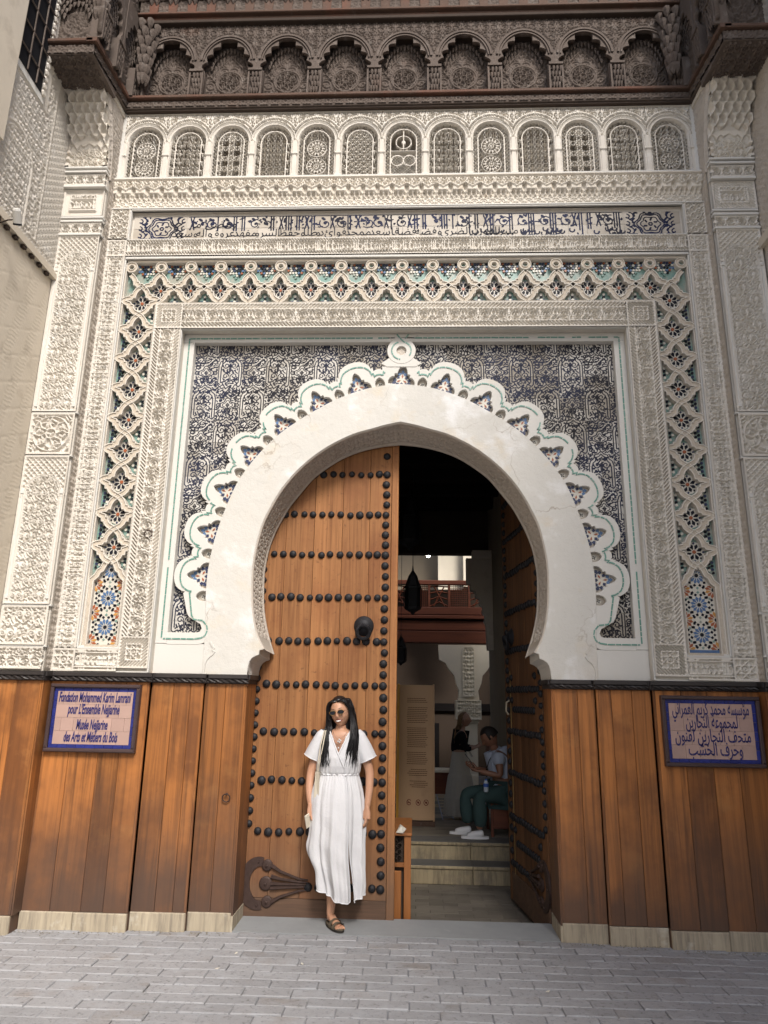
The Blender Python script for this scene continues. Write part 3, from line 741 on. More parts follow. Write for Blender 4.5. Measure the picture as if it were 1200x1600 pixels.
# green inlay following the lobes: separate little strips
def inlay(pts, name, wd=.011, y=YB-.001, dash=.052, gap=.006):
    P = np.array(pts); d = np.r_[0, np.cumsum(np.hypot(*np.diff(P, axis=0).T))]; m_ = MB(); s = 0
    r_ = random.Random(len(pts))
    while s < d[-1]-.01:
        e = min(s+dash*r_.uniform(.6,1.3), d[-1])
        if r_.random() > .07:
            ss = [s] + [v for v in d if s < v < e] + [e]
            m_.ribbon([(np.interp(v,d,P[:,0]), np.interp(v,d,P[:,1])) for v in ss], [(-wd/2,y+.006),(-wd/2,y),(wd/2,y),(wd/2,y+.006)])
        s = e+gap
    return tag(m_.build(name, 'tilegreen', portal), kind='stuff')
for sg in (1,-1):
    pts = [exn(s,o-.050,sg) for s,o in outline_pts()][ (6 if True else 0):]
    pts += [(AX+sg*(x-.05),z-.02) for x,z in endt[:2]] + [(AX+sg*(x-.01),z) for x,z in [(1.54,2.165),(1.505,2.125),(1.497,2.09),(1.51,2.05),(1.545,2.03),(1.60,2.022),(1.84,2.022)]]
    inlay(pts, 'green_inlay')
    inlay([(AX+sg*1.845, z) for z in np.linspace(2.03,4.60,30)], 'green_inlay')
inlay([(x, 4.60) for x in np.linspace(-1.83,1.85,40)], 'green_inlay')
# the white inner frame
fr = MB()
for sg in (1,-1):
    a, b = sorted((AX+sg*1.80, AX+sg*1.893)); fr.cbox(a, b, YB+.004, .158, 1.985, 4.565, .003)
    a, b = sorted((AX+sg*1.48, AX+sg*1.893)); fr.cbox(a, b, YB+.007, .14, 1.757, 1.983, .003)
fr.cbox(AX-1.893, AX+1.893, YB+.004, .158, 4.565, 4.645, .003)
fr.each('white_frame', 'stucco_white', portal)
for sg in (1,-1):   # bottom strip of the frame between lobes and frame
    fr = MB(); a, b = sorted((AX+sg*1.56, AX+sg*1.80)); fr.cbox(a, b, YB+.0055, .158, 1.983, 2.069, .002); fr.build('frame_strip', 'stucco_white', portal)
    # little moulded profile where the arch band meets the plain block
    m_ = MB(); m_.ribbon([(AX+sg*x, z) for x,z in [(1.455,2.0),(1.44,1.975),(1.425,1.955),(1.432,1.94),(1.420,1.925),(1.433,1.905),(1.455,1.89),(1.475,1.865),(1.487,1.83),(1.49,1.757)]], [(-.008,YB+.004),(-.006,YB-.008),(.006,YB-.008),(.008,YB+.004)])
    m_.build('profile_edge', 'plaster', portal)
# knot above the apex
ring = regular(AX, 4.478, .120, 40); rh = regular(AX, 4.478, .044, 20)
plate('apex_knot', [ring, rh], YB-.004, YB+.03, 'stucco_white', portal, bevel=.002)
plate('knot_neck', [[(AX-.115,4.60),(AX-.05,4.56),(AX+.05,4.56),(AX+.115,4.60),(AX+.14,4.63),(AX-.14,4.63)]], YB-.001, YB+.03, 'stucco_white', portal, bevel=.001)
plate('knot_foot', [[(AX-.17,4.36),(AX-.09,4.42),(AX+.09,4.42),(AX+.17,4.36),(AX+.12,4.33),(AX-.12,4.33)]], YB-.001, YB+.03, 'stucco_white', portal, bevel=.001)
relief('knot_disc', lambda u,v: P_hex(u,v), -.045,.045,-.045,.045,.006,(AX,.098,4.478),(1,0,0),(0,0,1),(0,-1,0),.006,'stucco_grey',portal)
inlay([(AX+.083*math.cos(a), 4.478+.083*math.sin(a)) for a in np.linspace(-.6, 1.3, 12)] + [(AX+.0,4.58),(AX-.04,4.63)], 'green_inlay', y=YB-.008)
inlay([(AX+.083*math.cos(a), 4.478+.083*math.sin(a)) for a in np.linspace(1.9, 4.6, 14)] , 'green_inlay', y=YB-.008)
inlay([(AX+.03,4.59),(AX+.06,4.63)], 'green_inlay', y=YB-.008)

# ---- engraved tiles of the spandrels
TW, TH = .1045, .1000
def spandrel_ink():
    W, H = TW*4, TH*6; lw = .0046; s = []
    for (ox, oz) in ((W*.25, 0), (W*.75, H*.5)):
        def ar(w_, top, bot):
            return [(ox-w_,oz+bot),(ox-w_,oz+top*.62),(ox-w_*.88,oz+top*.74),(ox-w_*.62,oz+top*.80),(ox-w_*.52,oz+top*.9),(ox-w_*.2,oz+top*.94),(ox,oz+top),(ox+w_*.2,oz+top*.94),(ox+w_*.52,oz+top*.9),(ox+w_*.62,oz+top*.80),(ox+w_*.88,oz+top*.74),(ox+w_,oz+top*.62),(ox+w_,oz+bot)]
        s += pl(ar(.100,.33,.03), lw) + pl(ar(.078,.305,.05), lw)
        s += circ(ox, oz+.385, .026, lw, 10) + circ(ox, oz+.385, .010, lw, 6)
        s += pl([(ox-.10,oz+.03),(ox-.085,oz+.01),(ox-.05,oz+.03),(ox-.03,oz-.01),(ox,oz+.015),(ox+.03,oz-.01),(ox+.05,oz+.03),(ox+.085,oz+.01),(ox+.10,oz+.03)], lw)
        s += spiral(ox-.035, oz+.11, .028, .008, 0, 7, lw, 12) + spiral(ox+.035, oz+.11, .028, .008, PI, PI-7, lw, 12)
        s += spiral(ox-.035, oz+.21, .030, .008, 3, 10, lw, 12) + spiral(ox+.035, oz+.21, .030, .008, PI-3, PI-10, lw, 12)
        s += leaf(ox, oz+.16, .06, PI/2, .011) + leaf(ox-.03, oz+.25, .03, 2.2, .008) + leaf(ox+.03, oz+.25, .03, .9, .008) + leaf(ox, oz+.06, .03, PI/2, .009)
        # quatrefoil between two arches
        qx, qz = ox+W*.5, oz+.14
        s += pl([(qx+.055*math.cos(a)*(1+.25*math.cos(4*a)), qz+.055*math.sin(a)*(1+.25*math.cos(4*a))) for a in np.linspace(0,2*PI,25)], lw)
        s += pl([(qx+.036*math.cos(a)*(1+.25*math.cos(4*a)), qz+.036*math.sin(a)*(1+.25*math.cos(4*a))) for a in np.linspace(0,2*PI,25)], lw*.8)
        s += leaf(qx, qz-.016, .03, PI/2, .008) + leaf(qx-.012, qz, .024, 0, .007)
        s += circ(qx-.078, qz, .018, lw, 8) + circ(qx+.078, qz, .018, lw, 8) + leaf(qx-.078,qz,.001,0,.006) + leaf(qx+.078,qz,.001,0,.006)
    s = fill_in(s, W, H, .0125, 2600, .014, .0050, 3, .25)
    return Pat(W, H, s, .0022, 190)
P_ink = spandrel_ink()
tile_me = {}
for ti in range(4):
    for tj in range(6):
        n = 20; gap = .0012
        u = np.linspace(gap, TW-gap, n); v = np.linspace(gap, TH-gap, n); uu, vv = np.meshgrid(u, v)
        ink = P_ink(uu+ti*TW, vv+tj*TH)
        V_ = np.stack([uu, 0*uu, vv], -1).reshape(-1,3); idx = np.arange(n*n).reshape(n,n)
        Fq = np.stack([idx[:-1,:-1], idx[:-1,1:], idx[1:,1:], idx[1:,:-1]], -1).reshape(-1,4)
        base = len(V_); V_ = np.r_[V_, [(gap,.008,gap),(TW-gap,.008,gap),(TW-gap,.008,TH-gap),(gap,.008,TH-gap)]]
        Fq = np.r_[Fq, [(base,base+1,n-1,0),(base+1,base+2,n*n-1,n-1),(base+2,base+3,n*n-n,n*n-1),(base+3,base,0,n*n-n)]]
        tile_me[ti,tj] = mesh_np('engraved_tile', V_, Fq, 'inktile', attr=np.r_[ink.ravel(), [0]*4])
plate('tile_bed', [[(AX-1.82,1.98)] + [(AX-1.50,1.98),(AX-1.50,2.20)] + [exn(s,.205,-1) for s in np.linspace(0,2.32,40)][::-1] + [exn(s,.205) for s in np.linspace(0,2.32,40)][1:] + [(AX+1.50,2.20),(AX+1.50,1.98)] + [(AX+1.82,1.98),(AX+1.82,4.60),(AX-1.82,4.60)]], .152, .157, 'stucco_grey', portal)
cands = []
X0 = AX-1.80; Z0 = 2.066
inner_poly = np.array([(AX+x, z) for x,z in half])
def rad_outline(x, z):
    """is the tile fully hidden behind the lobed band or the arch?"""
    ax = abs(x-AX)
    zs = [(exn(s,.12)[0]-AX, exn(s,.12)[1]) for s in np.linspace(0,2.6,60)]
    return ax, zs
exo = np.array([(exn(s,.05)[0]-AX, exn(s,.05)[1]) for s in np.linspace(0,2.6,90)])
for i in range(35):
    for j in range(25):
        x = X0+i*TW; z = Z0+j*TH; cx, cz = x+TW/2-AX, z+TH/2
        if x+TW > AX+1.80+.06: continue
        ax = abs(cx)
        # inside test: below the offset extrados
        k = np.argmin(np.hypot(exo[:,0]-ax, exo[:,1]-cz)); ex, ez = exo[k]
        inside = (ex*ex+(ez-2.6)**2) > (ax*ax+(cz-2.6)**2) if cz > 2.45 else ax < 1.50
        if inside and math.hypot(ex-ax, ez-cz) > .0: continue

        cands.append((x, z, i, j))
rnd.shuffle(cands)
restV, restF, restA = [], [], []
cands.sort(key=lambda c: -c[1])
nb = 0
for q, (x,z,i,j) in enumerate(cands):
    me = tile_me[i%4, (j)%6]
    if q < 298: part('engraved_tile', me, portal, loc=(x, .143+rnd.uniform(-.0012,.0012), z), rot=(rnd.uniform(-.012,.012), 0, rnd.uniform(-.012,.012)))
    else:
        V_ = np.empty(len(me.vertices)*3, dtype=np.float32); me.vertices.foreach_get('co', V_); V_ = V_.reshape(-1,3) + np.array([x,.143+rnd.uniform(-.0012,.0012),z])
        A_ = np.empty(len(me.vertices), dtype=np.float32); me.attributes['ink'].data.foreach_get('value', A_)
        F_ = np.empty(len(me.loops), dtype=np.int32); me.loops.foreach_get('vertex_index', F_)
        restV.append(V_); restA.append(A_); restF.append(F_.reshape(-1,4)+nb); nb += len(V_)
if restV: part('lower_engraved_tiles', mesh_np('lower_engraved_tiles', np.concatenate(restV), np.concatenate(restF), 'inktile', attr=np.concatenate(restA)), portal, kind='stuff')

# ---- carved frame round the recess (X 1.893..2.13), Y = 0
def frame_f(length, wd=.237):
    def f(u, v):   # u across 0..wd, v along
        e = np.minimum(u, wd-u)
        h = np.where(e < .012, 1.0, 0)
        h = np.where((e >= .012) & (e < .055), hatch(u*.9*np.sign(wd/2-u), v*.8, 170), h)
        h = np.where((e >= .055) & (e < .064), 1.0, h)
        return np.where(e >= .064, P_scroll(v, (u-.055)*1.02), h)
    return f
def corner_f(wd=.237):
    def f(u, v):
        e = edge_in(u, v, 0, wd, 0, wd)
        h = np.where(e < .012, 1.0, 0); h = np.where((e >= .012) & (e < .055), hatch(u, v, 170), h)
        h = np.where((e >= .055) & (e < .066), 1.0, h)
        return np.where(e >= .066, P_star(u-.064, v-.064), h)
    return f
RES = .0052
body = MB()
for sg in (1,-1):
    a, b = sorted((AX+sg*1.893, AX+sg*2.133)); body.box(a, b, .003, .16, 1.757, 4.884)
    a, b = sorted((AX+sg*2.461, AX+sg*2.64)); body.box(a, b, .003, .16, 1.757, 6.15)
    a, b = sorted((AX+sg*2.133, AX+sg*2.461)); body.box(a, b, .006, .16, 1.757, 1.935)
body.box(AX-1.893, AX+1.893, .003, .16, 4.645, 4.884)
body.box(AX-2.461, AX+2.461, .003, .16, 5.333, 5.540); body.box(AX-2.461, AX+2.461, .003, .16, 5.838, 6.15); body.box(AX-2.64, AX+2.64, .075, .16, 6.15, 6.17); body.box(AX-2.64, AX+2.64, .075, .16, 6.80, 6.95)
body.box(AX-2.461, AX+2.461, .04, .16, 5.50, 5.86)
body.each('frame_backing', 'stucco', portal)
D = .030
for sg in (1,-1):
    x0 = AX+sg*1.893; U_ = (sg,0,0)
    relief('carved_frame', frame_f(0), 0, .237, .237, 2.85, RES, (x0,.0,1.79), U_, (0,0,1), (0,-1,0), D, 'stucco', portal, kind='stuff')
    relief('carved_corner', corner_f(), 0, .237, 0, .237, RES, (x0,.0,1.79), U_, (0,0,1), (0,-1,0), D, 'stucco', portal)
    relief('carved_corner', corner_f(), 0, .237, 0, .237, RES, (x0,.0,4.645), U_, (0,0,1), (0,-1,0), D, 'stucco', portal)
relief('carved_frame', lambda u,v: frame_f(0)(v,u), -1.893, 1.893, 0, .237, RES, (AX,0,4.645), (1,0,0), (0,0,1), (0,-1,0), D, 'stucco', portal, kind='stuff')
# outer carved strips and the band above
P_strip = Pat(.13, .20, [(a_,b_,c_,d_,e_) for a_,b_,c_,d_,e_ in scroll_pat(.13,.20,.0045)], .0035)
def strip_f(wd=.178):
    def f(u, v):
        e = np.minimum(u, wd-u); h = np.where(e < .016, 1.0, 0)
        return np.where(e >= .016, np.maximum(P_dense(u*1.05, v*1.05), P_kufic(v*1.0, (u-.03)*.9)*.8), h)
    return f
for sg in (1,-1):
    x0 = AX+sg*2.461; U_ = (sg,0,0)
    relief('carved_strip', strip_f(), 0, .178, 0, 3.58, RES, (x0,0,1.935), U_, (0,0,1), (0,-1,0), .028, 'stucco', portal, kind='stuff')
    relief('carved_strip', lambda u,v: np.maximum(P_scale(u*.9,v*.9), (np.minimum(u,.178-u) < .014)*1.0), 0, .178, 0, .298, RES, (x0,0,5.540), U_, (0,0,1), (0,-1,0), .028, 'stucco', portal, kind='stuff')
    relief('carved_corner', lambda u,v: np.where(edge_in(u,v,0,.178,0,.170) < .016, 1, P_star(u*.75-.01,v*.78-.01)), 0, .178, 0, .170, RES, (x0,0,1.762), U_, (0,0,1), (0,-1,0), .028, 'stucco', portal)
    relief('carved_corner', lambda u,v: np.where(edge_in(u,v,0,.178,0,.165) < .016, 1, P_star(u*.75-.01,v*.80-.01)), 0, .178, 0, .165, RES, (x0,-.002,5.355), U_, (0,0,1), (0,-1,0), .028, 'stucco', portal)
    # bottom kufic band between the two
    relief('carved_strip', lambda u,v: np.where(np.minimum(v,.165-v) < .014, 1, P_kufic(u, (v-.03)*.95)), 0, .328, 0, .165, RES, (AX+sg*2.133,0,1.765), U_, (0,0,1), (0,-1,0), .028, 'stucco', portal, kind='stuff')
relief('kufic_band', lambda u,v: np.where(np.minimum(v,.165-v) < .010, 1, np.where(np.minimum(v,.165-v) < .034, hatch(u,v,170), P_kufic(u, (v-.033)*1.0))), -2.461, 2.461, 0, .165, RES, (AX,0,5.362), (1,0,0), (0,0,1), (0,-1,0), .028, 'stucco', portal, kind='stuff')
# plain white fillets round the recesses
fl = MB()
def fillet(x0,x1,z0,z1,y=-.016): fl.cbox(min(x0,x1), max(x0,x1), y, .02, z0, z1, .002)
fillet(AX-2.46, AX+2.46, 5.334, 5.356, -.020); 
for sg in (1,-1):
    fillet(AX+sg*2.452, AX+sg*2.466, 1.94, 5.33); fillet(AX+sg*2.128, AX+sg*2.140, 1.94, 4.89)
    fillet(AX+sg*2.455, AX+sg*2.475, 5.53, 5.84); fillet(AX+sg*1.886, AX+sg*1.898, 1.76, 4.65)
fillet(AX-2.13, AX+2.13, 4.880, 4.892); fillet(AX-1.89, AX+1.89, 4.640, 4.652)
fillet(AX-2.455, AX+2.455, 5.528, 5.541); fillet(AX-2.455, AX+2.455, 5.838, 5.850)
fillet(AX-2.133, AX-2.461, 1.930, 1.944); fillet(AX+2.133, AX+2.461, 1.930, 1.944)
fillet(AX-2.64, AX-1.89, 1.757, 1.768, -.010); fillet(AX+1.89, AX+2.64, 1.757, 1.768, -.010)
fl.each('fillet', 'stucco_white', portal)
# ================================================================ ZELLIGE INTERLACE BANDS
zb = MB()
for sg in (1,-1):
    a, b = sorted((AX+sg*2.133, AX+sg*2.461)); zb.box(a, b, .052, .15, 1.935, 5.333)
zb.box(AX-2.133, AX+2.133, .052, .15, 4.884, 5.333)
zb.each('interlace_ground', 'tileteal', portal)
def rosette8():
    b = MB(); b.mat(0).poly_xz(regular(0,0,.070,16), .047, .053)
    b.mat(3).poly_xz(regular(0,0,.013,8,PI/8), .040, .048)
    for k in range(8):
        a = k*PI/4 + PI/8
        b.mat(2).poly_xz(ccw(kite(.037*math.cos(a), .037*math.sin(a), a, .040, .025, .62)), .0405, .048)
        b.mat(1 if k % 2 else 2).poly_xz(ccw(kite(.060*math.cos(a+PI/8), .060*math.sin(a+PI/8), a+PI/8, .018, .016, .5)), .0405, .048)
    for q in range(6):   # loose green pieces round the star
        a = q*PI/3; b.mat(4).poly_xz(regular(.083*math.cos(a), .083*math.sin(a)*.9, .010, 5, a), .042, .05)
    for q,(x,z) in enumerate(((-.018,.092),(.018,.092),(0,.108),(-.03,-.088),(.03,-.088))):
        b.mat(0 if q < 2 else 2).poly_xz(regular(x,z,.011,6), .041, .05)
    return b.mesh('star_rosette', MOS)
ros8 = rosette8()
def half_star(w_, h_):
    b = MB()
    for q,(x,z,c) in enumerate(((.018,0,2),(.018,.034,1),(.018,-.034,1),(.046,.018,2),(.046,-.018,2),(.070,0,0),(.034,.062,4),(.034,-.062,4),(.015,.068,2),(.015,-.068,2),(.046,.042,0),(.046,-.042,0))):
        if x*w_ < .14: b.mat(c).poly_xz(ccw(regular(x*w_, z*h_, .0125, 6, q)), .041, .05)
    return b.mesh('half_star', MOS)
hs = half_star(.9, 1.0)
def checker():
    b = MB(); r_ = random.Random(5)
    for i in range(7):
        for j in range(6):
            x = (i-3)*.025; z = (j-3)*.024+.008
            if abs(x) > .085 - max(0,-z)*1.1: continue
            b.mat(r_.choice([0,0,2,1,3,5,4,0,2])).poly_xz(ccw(regular(x+(.004 if j%2 else -.004), z, .0122, 4, r_.choice([0,PI/4,.3]))), .041, .05)
    return b.mesh('checker_mosaic', MOS)
chk = [checker()]
def triangle_mosaic():
    b = MB()
    for (x,z,c) in ((0,.012,0),(-.024,.008,1),(.024,.008,1),(0,.038,2),(-.042,.004,2),(.042,.004,4),(0,.060,0)):
        b.mat(c).poly_xz(ccw(regular(x,z,.0125,6)), .041, .05)
    return b.mesh('triangle_mosaic', MOS)
trm = triangle_mosaic()
RIB = [(-.0215,.05),(-.0215,-.002),(-.0148,-.003),(-.0125,.006),(.0125,.006),(.0148,-.003),(.0215,-.002),(.0215,.05)]
RM = [0,0,0,1,0,0,0]
def rib(b, pts, lift=0.0, closed=False): b.ribbon(pts, [(o_, y_-lift if y_ < .04 else y_) for o_, y_ in RIB], closed=closed, mats=RM)
# quarter of the cusped lozenge: from top vertex (0,1) to side vertex (1,0), unit coordinates
QU = [(0,1.0),(.13,.88),(.26,.72),(.35,.54),(.39,.38),(.40,.31),(.52,.30),(.535,.22),(.56,.17),(.68,.155),(.80,.13),(.91,.07),(1.0,0)]
QL = [(0,-1.0),(.12,-.93),(.29,-.83),(.42,-.68),(.475,-.52),(.48,-.44),(.60,-.43),(.61,-.33),(.63,-.24),(.75,-.20),(.88,-.12),(1.0,0)]
def strand(cx, z0, W_, H_, up, sx):
    """from crossing on the centre line to side vertex to the next crossing"""
    pass
def interlace(parent, zc_list, cx, W_, H_):
    bA, bB = MB(), MB()
    for k, zc in enumerate(zc_list):
        for sx in (1,-1):
            up_ = [(cx+sx*x*W_, zc+z*H_) for x,z in QU]; lo = [(cx+sx*x*W_, zc+z*H_) for x,z in QL]
            pth = up_ + lo[::-1][1:]
            rib(bA if (sx > 0) == (k % 2 == 0) else bB, pth, 0.0 if (sx > 0) == (k % 2 == 0) else .0035)
    for b in (bA, bB): b.each('interlace_rib', ['stucco','rope'], parent)
PZ = .2735
zcs = [2.743 + PZ*k for k in range(9)]       # star centres of the side bands, 2.86 .. 4.99
for sg in (1,-1):
    cx = AX+sg*2.286
    interlace(portal, zcs, cx, .156, PZ/2)
    for k, zc in enumerate(zcs):
        part('star_rosette', ros8, portal, loc=(cx, 0, zc-.008)).scale = (1.15,1,1.15)
        if k < 8:
            for s2 in (1,-1): part('half_star', hs, portal, loc=(cx-s2*.143, 0, zc+PZ/2), rot=(0,0,0) if s2 > 0 else (0,0,0)).scale = (s2,1,1)
    for s2 in (1,-1): part('half_star', hs, portal, loc=(cx-s2*.143, 0, zcs[0]-PZ/2+.02)).scale = (s2,1,.8)
    # rope mouldings along both sides
    for s2 in (1,-1):
        b = MB(); x = AX+sg*2.297+s2*.153
        b.ribbon([(x,1.955),(x,5.30 if s2 == sg else 4.885)], [(-.010,.05),(-.010,.0),(-.006,-.003),(-.004,.004),(.004,.004),(.006,-.003),(.010,0),(.010,.05)], mats=RM); b.build('rope_moulding', ['stucco','rope'], portal)
# top band
PT = .2666; n_top = 15
bA, bB, bC = MB(), MB(), MB()
zt, zb_, zs = 5.185, 4.915, 5.060
for k in range(-9, 10):
    cx = AX+k*PT
    for sx in (1,-1):
        if abs(k) == 9 and sx*k > 0: continue
        if abs(k) > 7 and False: continue
        up_ = [(cx+sx*x*PT/2, zs+z*(zt-zs)) for x,z in QU]; lo = [(cx+sx*x*PT/2, zs+z*(zs-zb_)) for x,z in QL]
        if abs(k) == 9 or (abs(k) == 8 and sx*k > 0): lo = [lo[-1]]
        rib(bA if (sx > 0) == (k % 2 == 0) else bB, up_ + lo[::-1][1:], 0.0 if (sx > 0) == (k % 2 == 0) else .0035)
    bC.ribbon(regular(cx, 5.262, .038, 22), [(o_*.72, y_) for o_, y_ in RIB], closed=True, mats=RM)
    if abs(k) < 9: part('star_rosette', ros8, portal, loc=(cx,0,zs-.012)).scale = (1.08,1,1.08)
    part('knot_disc_tile', (lambda: (MB().mat(4).poly_xz(regular(0,0,.024,10), .03, .05)).mesh('knot_disc_tile', MOS))() if k == -9 else bpy.data.meshes['knot_disc_tile'], portal, loc=(cx,0,5.266))
    if k < 9:
        part('checker_mosaic', chk[0], portal, loc=(cx+PT/2,0,5.235), rot=(0, 0, 0)).scale = (rnd.choice((1,-1)),1,1)
        if -8 <= k < 8: part('triangle_mosaic', trm, portal, loc=(cx+PT/2,0,4.925))
for b in (bA, bB, bC): b.each('interlace_rib', ['stucco','rope'], portal)
for z in (5.316, 4.897):
    b = MB(); b.ribbon([(AX-2.44 if z > 5 else AX-2.12, z),(AX+2.44 if z > 5 else AX+2.12, z)], [(-.011,.05),(-.011,0),(-.007,-.004),(-.004,.004),(.004,.004),(.007,-.004),(.011,0),(.011,.05)], mats=RM); b.build('rope_moulding', ['stucco','rope'], portal)

# ---- mosaic panels at the foot of the side bands
def mosaic_panel(sg):
    x0, x1, z0, z1 = -.118, .118, 1.965, 2.47; cx = AX+sg*2.282
    bd = MB()
    outline = [(x0,z0),(x1,z0),(x1,z1),(.085,2.495),(.065,2.52),(.05,2.56),(0,2.62),(-.05,2.56),(-.065,2.52),(-.085,2.495),(x0,z1)]
    bd.mat(0).poly_xz([(cx+p[0],p[1]) for p in outline], .040, .053); bd.build('mosaic_ground', MOS, portal)
    fr_ = MB()
    fr_.ribbon([(cx+p[0]*1.09,(p[1]-.012 if p[1] < 2 else p[1])) for p in [(x0,z0),(x1,z0)]], [(-.010,.05),(-.010,-.002),(.010,-.002),(.010,.05)], mats=[0,1,0])
    for s2 in (1,-1): rib(fr_, [(cx+s2*.138,1.955),(cx+s2*.138,2.465),(cx+s2*.10,2.50),(cx+s2*.086,2.535),(cx+s2*.062,2.55),(cx+s2*.040,2.60),(cx,2.645)], .001*s2)
    fr_.build('mosaic_surround', ['stucco','rope'], portal)
    def ros(px_, pz_, col, name):
        b = MB(); any_ = False
        def put(c, P, y=.036):
            P = clip_poly(P, x0+.003, x1-.003, z0+.003, (2.585 if abs(px_) < .05 else z1))
            if px_ == 0 and pz_ > 2.5: P = [p for p in P]
            if len(P) >= 3: b.mat(c).poly_xz(ccw([(p[0]+cx,p[1]) for p in P]), y, .041)
        put(2, regular(px_,pz_,.0145,10), .035)
        for k in range(12):
            a = k*PI/6 + PI/12
            put(col if (k % 3 or col != 3) else 6, kite(px_+.042*math.cos(a), pz_+.042*math.sin(a), a, .047, .0225, .66))
            put(2, kite(px_+.078*math.cos(a), pz_+.078*math.sin(a), a, .024, .025, .5))
            put(2 if k % 2 else 4, kite(px_+.096*math.cos(a+PI/12), pz_+.096*math.sin(a+PI/12), a+PI/12, .022, .022, .5)) if abs(px_) < .05 else None
        if b.v: b.build(name, MOS, portal)
    for pz_ in (2.100, 2.325, 2.550): ros(0, pz_, 5, 'blue_rosette')
    for pz_ in (1.987, 2.212, 2.438):
        for px_ in (-.118, .118): ros(px_, pz_, 3, 'russet_rosette')
for sg in (1,-1): mosaic_panel(sg)
bt = MB()
for sg in (1,-1): a_, b_ = sorted((AX+sg*2.138, AX+sg*2.455)); bt.cbox(a_, b_, .0, .06, 1.935, 1.957, .002)
bt.each('mosaic_sill', 'stucco_white', portal)
bl = MB(); bl.box(AX+2.282-.115, AX+2.282+.115, .033, .042, 1.967, 1.987); bl.build('blue_strip', 'tileblue', portal)

# ================================================================ INSCRIPTION
AR = {'ا':('\uFE8D','\uFE8E',None,None),'ب':('\uFE8F','\uFE90','\uFE91','\uFE92'),'ة':('\uFE93','\uFE94',None,None),'ت':('\uFE95','\uFE96','\uFE97','\uFE98'),
'ج':('\uFE9D','\uFE9E','\uFE9F','\uFEA0'),'ح':('\uFEA1','\uFEA2','\uFEA3','\uFEA4'),'خ':('\uFEA5','\uFEA6','\uFEA7','\uFEA8'),'د':('\uFEA9','\uFEAA',None,None),'ر':('\uFEAD','\uFEAE',None,None),
'ز':('\uFEAF','\uFEB0',None,None),'س':('\uFEB1','\uFEB2','\uFEB3','\uFEB4'),'ش':('\uFEB5','\uFEB6','\uFEB7','\uFEB8'),'ص':('\uFEB9','\uFEBA','\uFEBB','\uFEBC'),'ض':('\uFEBD','\uFEBE','\uFEBF','\uFEC0'),
'ط':('\uFEC1','\uFEC2','\uFEC3','\uFEC4'),'ظ':('\uFEC5','\uFEC6','\uFEC7','\uFEC8'),'ع':('\uFEC9','\uFECA','\uFECB','\uFECC'),'ف':('\uFED1','\uFED2','\uFED3','\uFED4'),'ق':('\uFED5','\uFED6','\uFED7','\uFED8'),
'ك':('\uFED9','\uFEDA','\uFEDB','\uFEDC'),'ل':('\uFEDD','\uFEDE','\uFEDF','\uFEE0'),'م':('\uFEE1','\uFEE2','\uFEE3','\uFEE4'),'ن':('\uFEE5','\uFEE6','\uFEE7','\uFEE8'),'ه':('\uFEE9','\uFEEA','\uFEEB','\uFEEC'),
'و':('\uFEED','\uFEEE',None,None),'ؤ':('\uFE85','\uFE86',None,None),'ى':('\uFEEF','\uFEF0',None,None),'ي':('\uFEF1','\uFEF2','\uFEF3','\uFEF4')}
def arabic(txt):
    out = []
    for i, c in enumerate(txt):
        if c not in AR: out.append(c); continue
        prev = txt[i-1] if i else ' '; nxt = txt[i+1] if i+1 < len(txt) else ' '
        jp = prev in AR and AR[prev][2] is not None; jn = nxt in AR and AR[c][2] is not None
        iso, fin, ini, med = AR[c]
        out.append(med if jp and jn else fin if jp else ini if jn else iso)
    return ''.join(out[::-1])
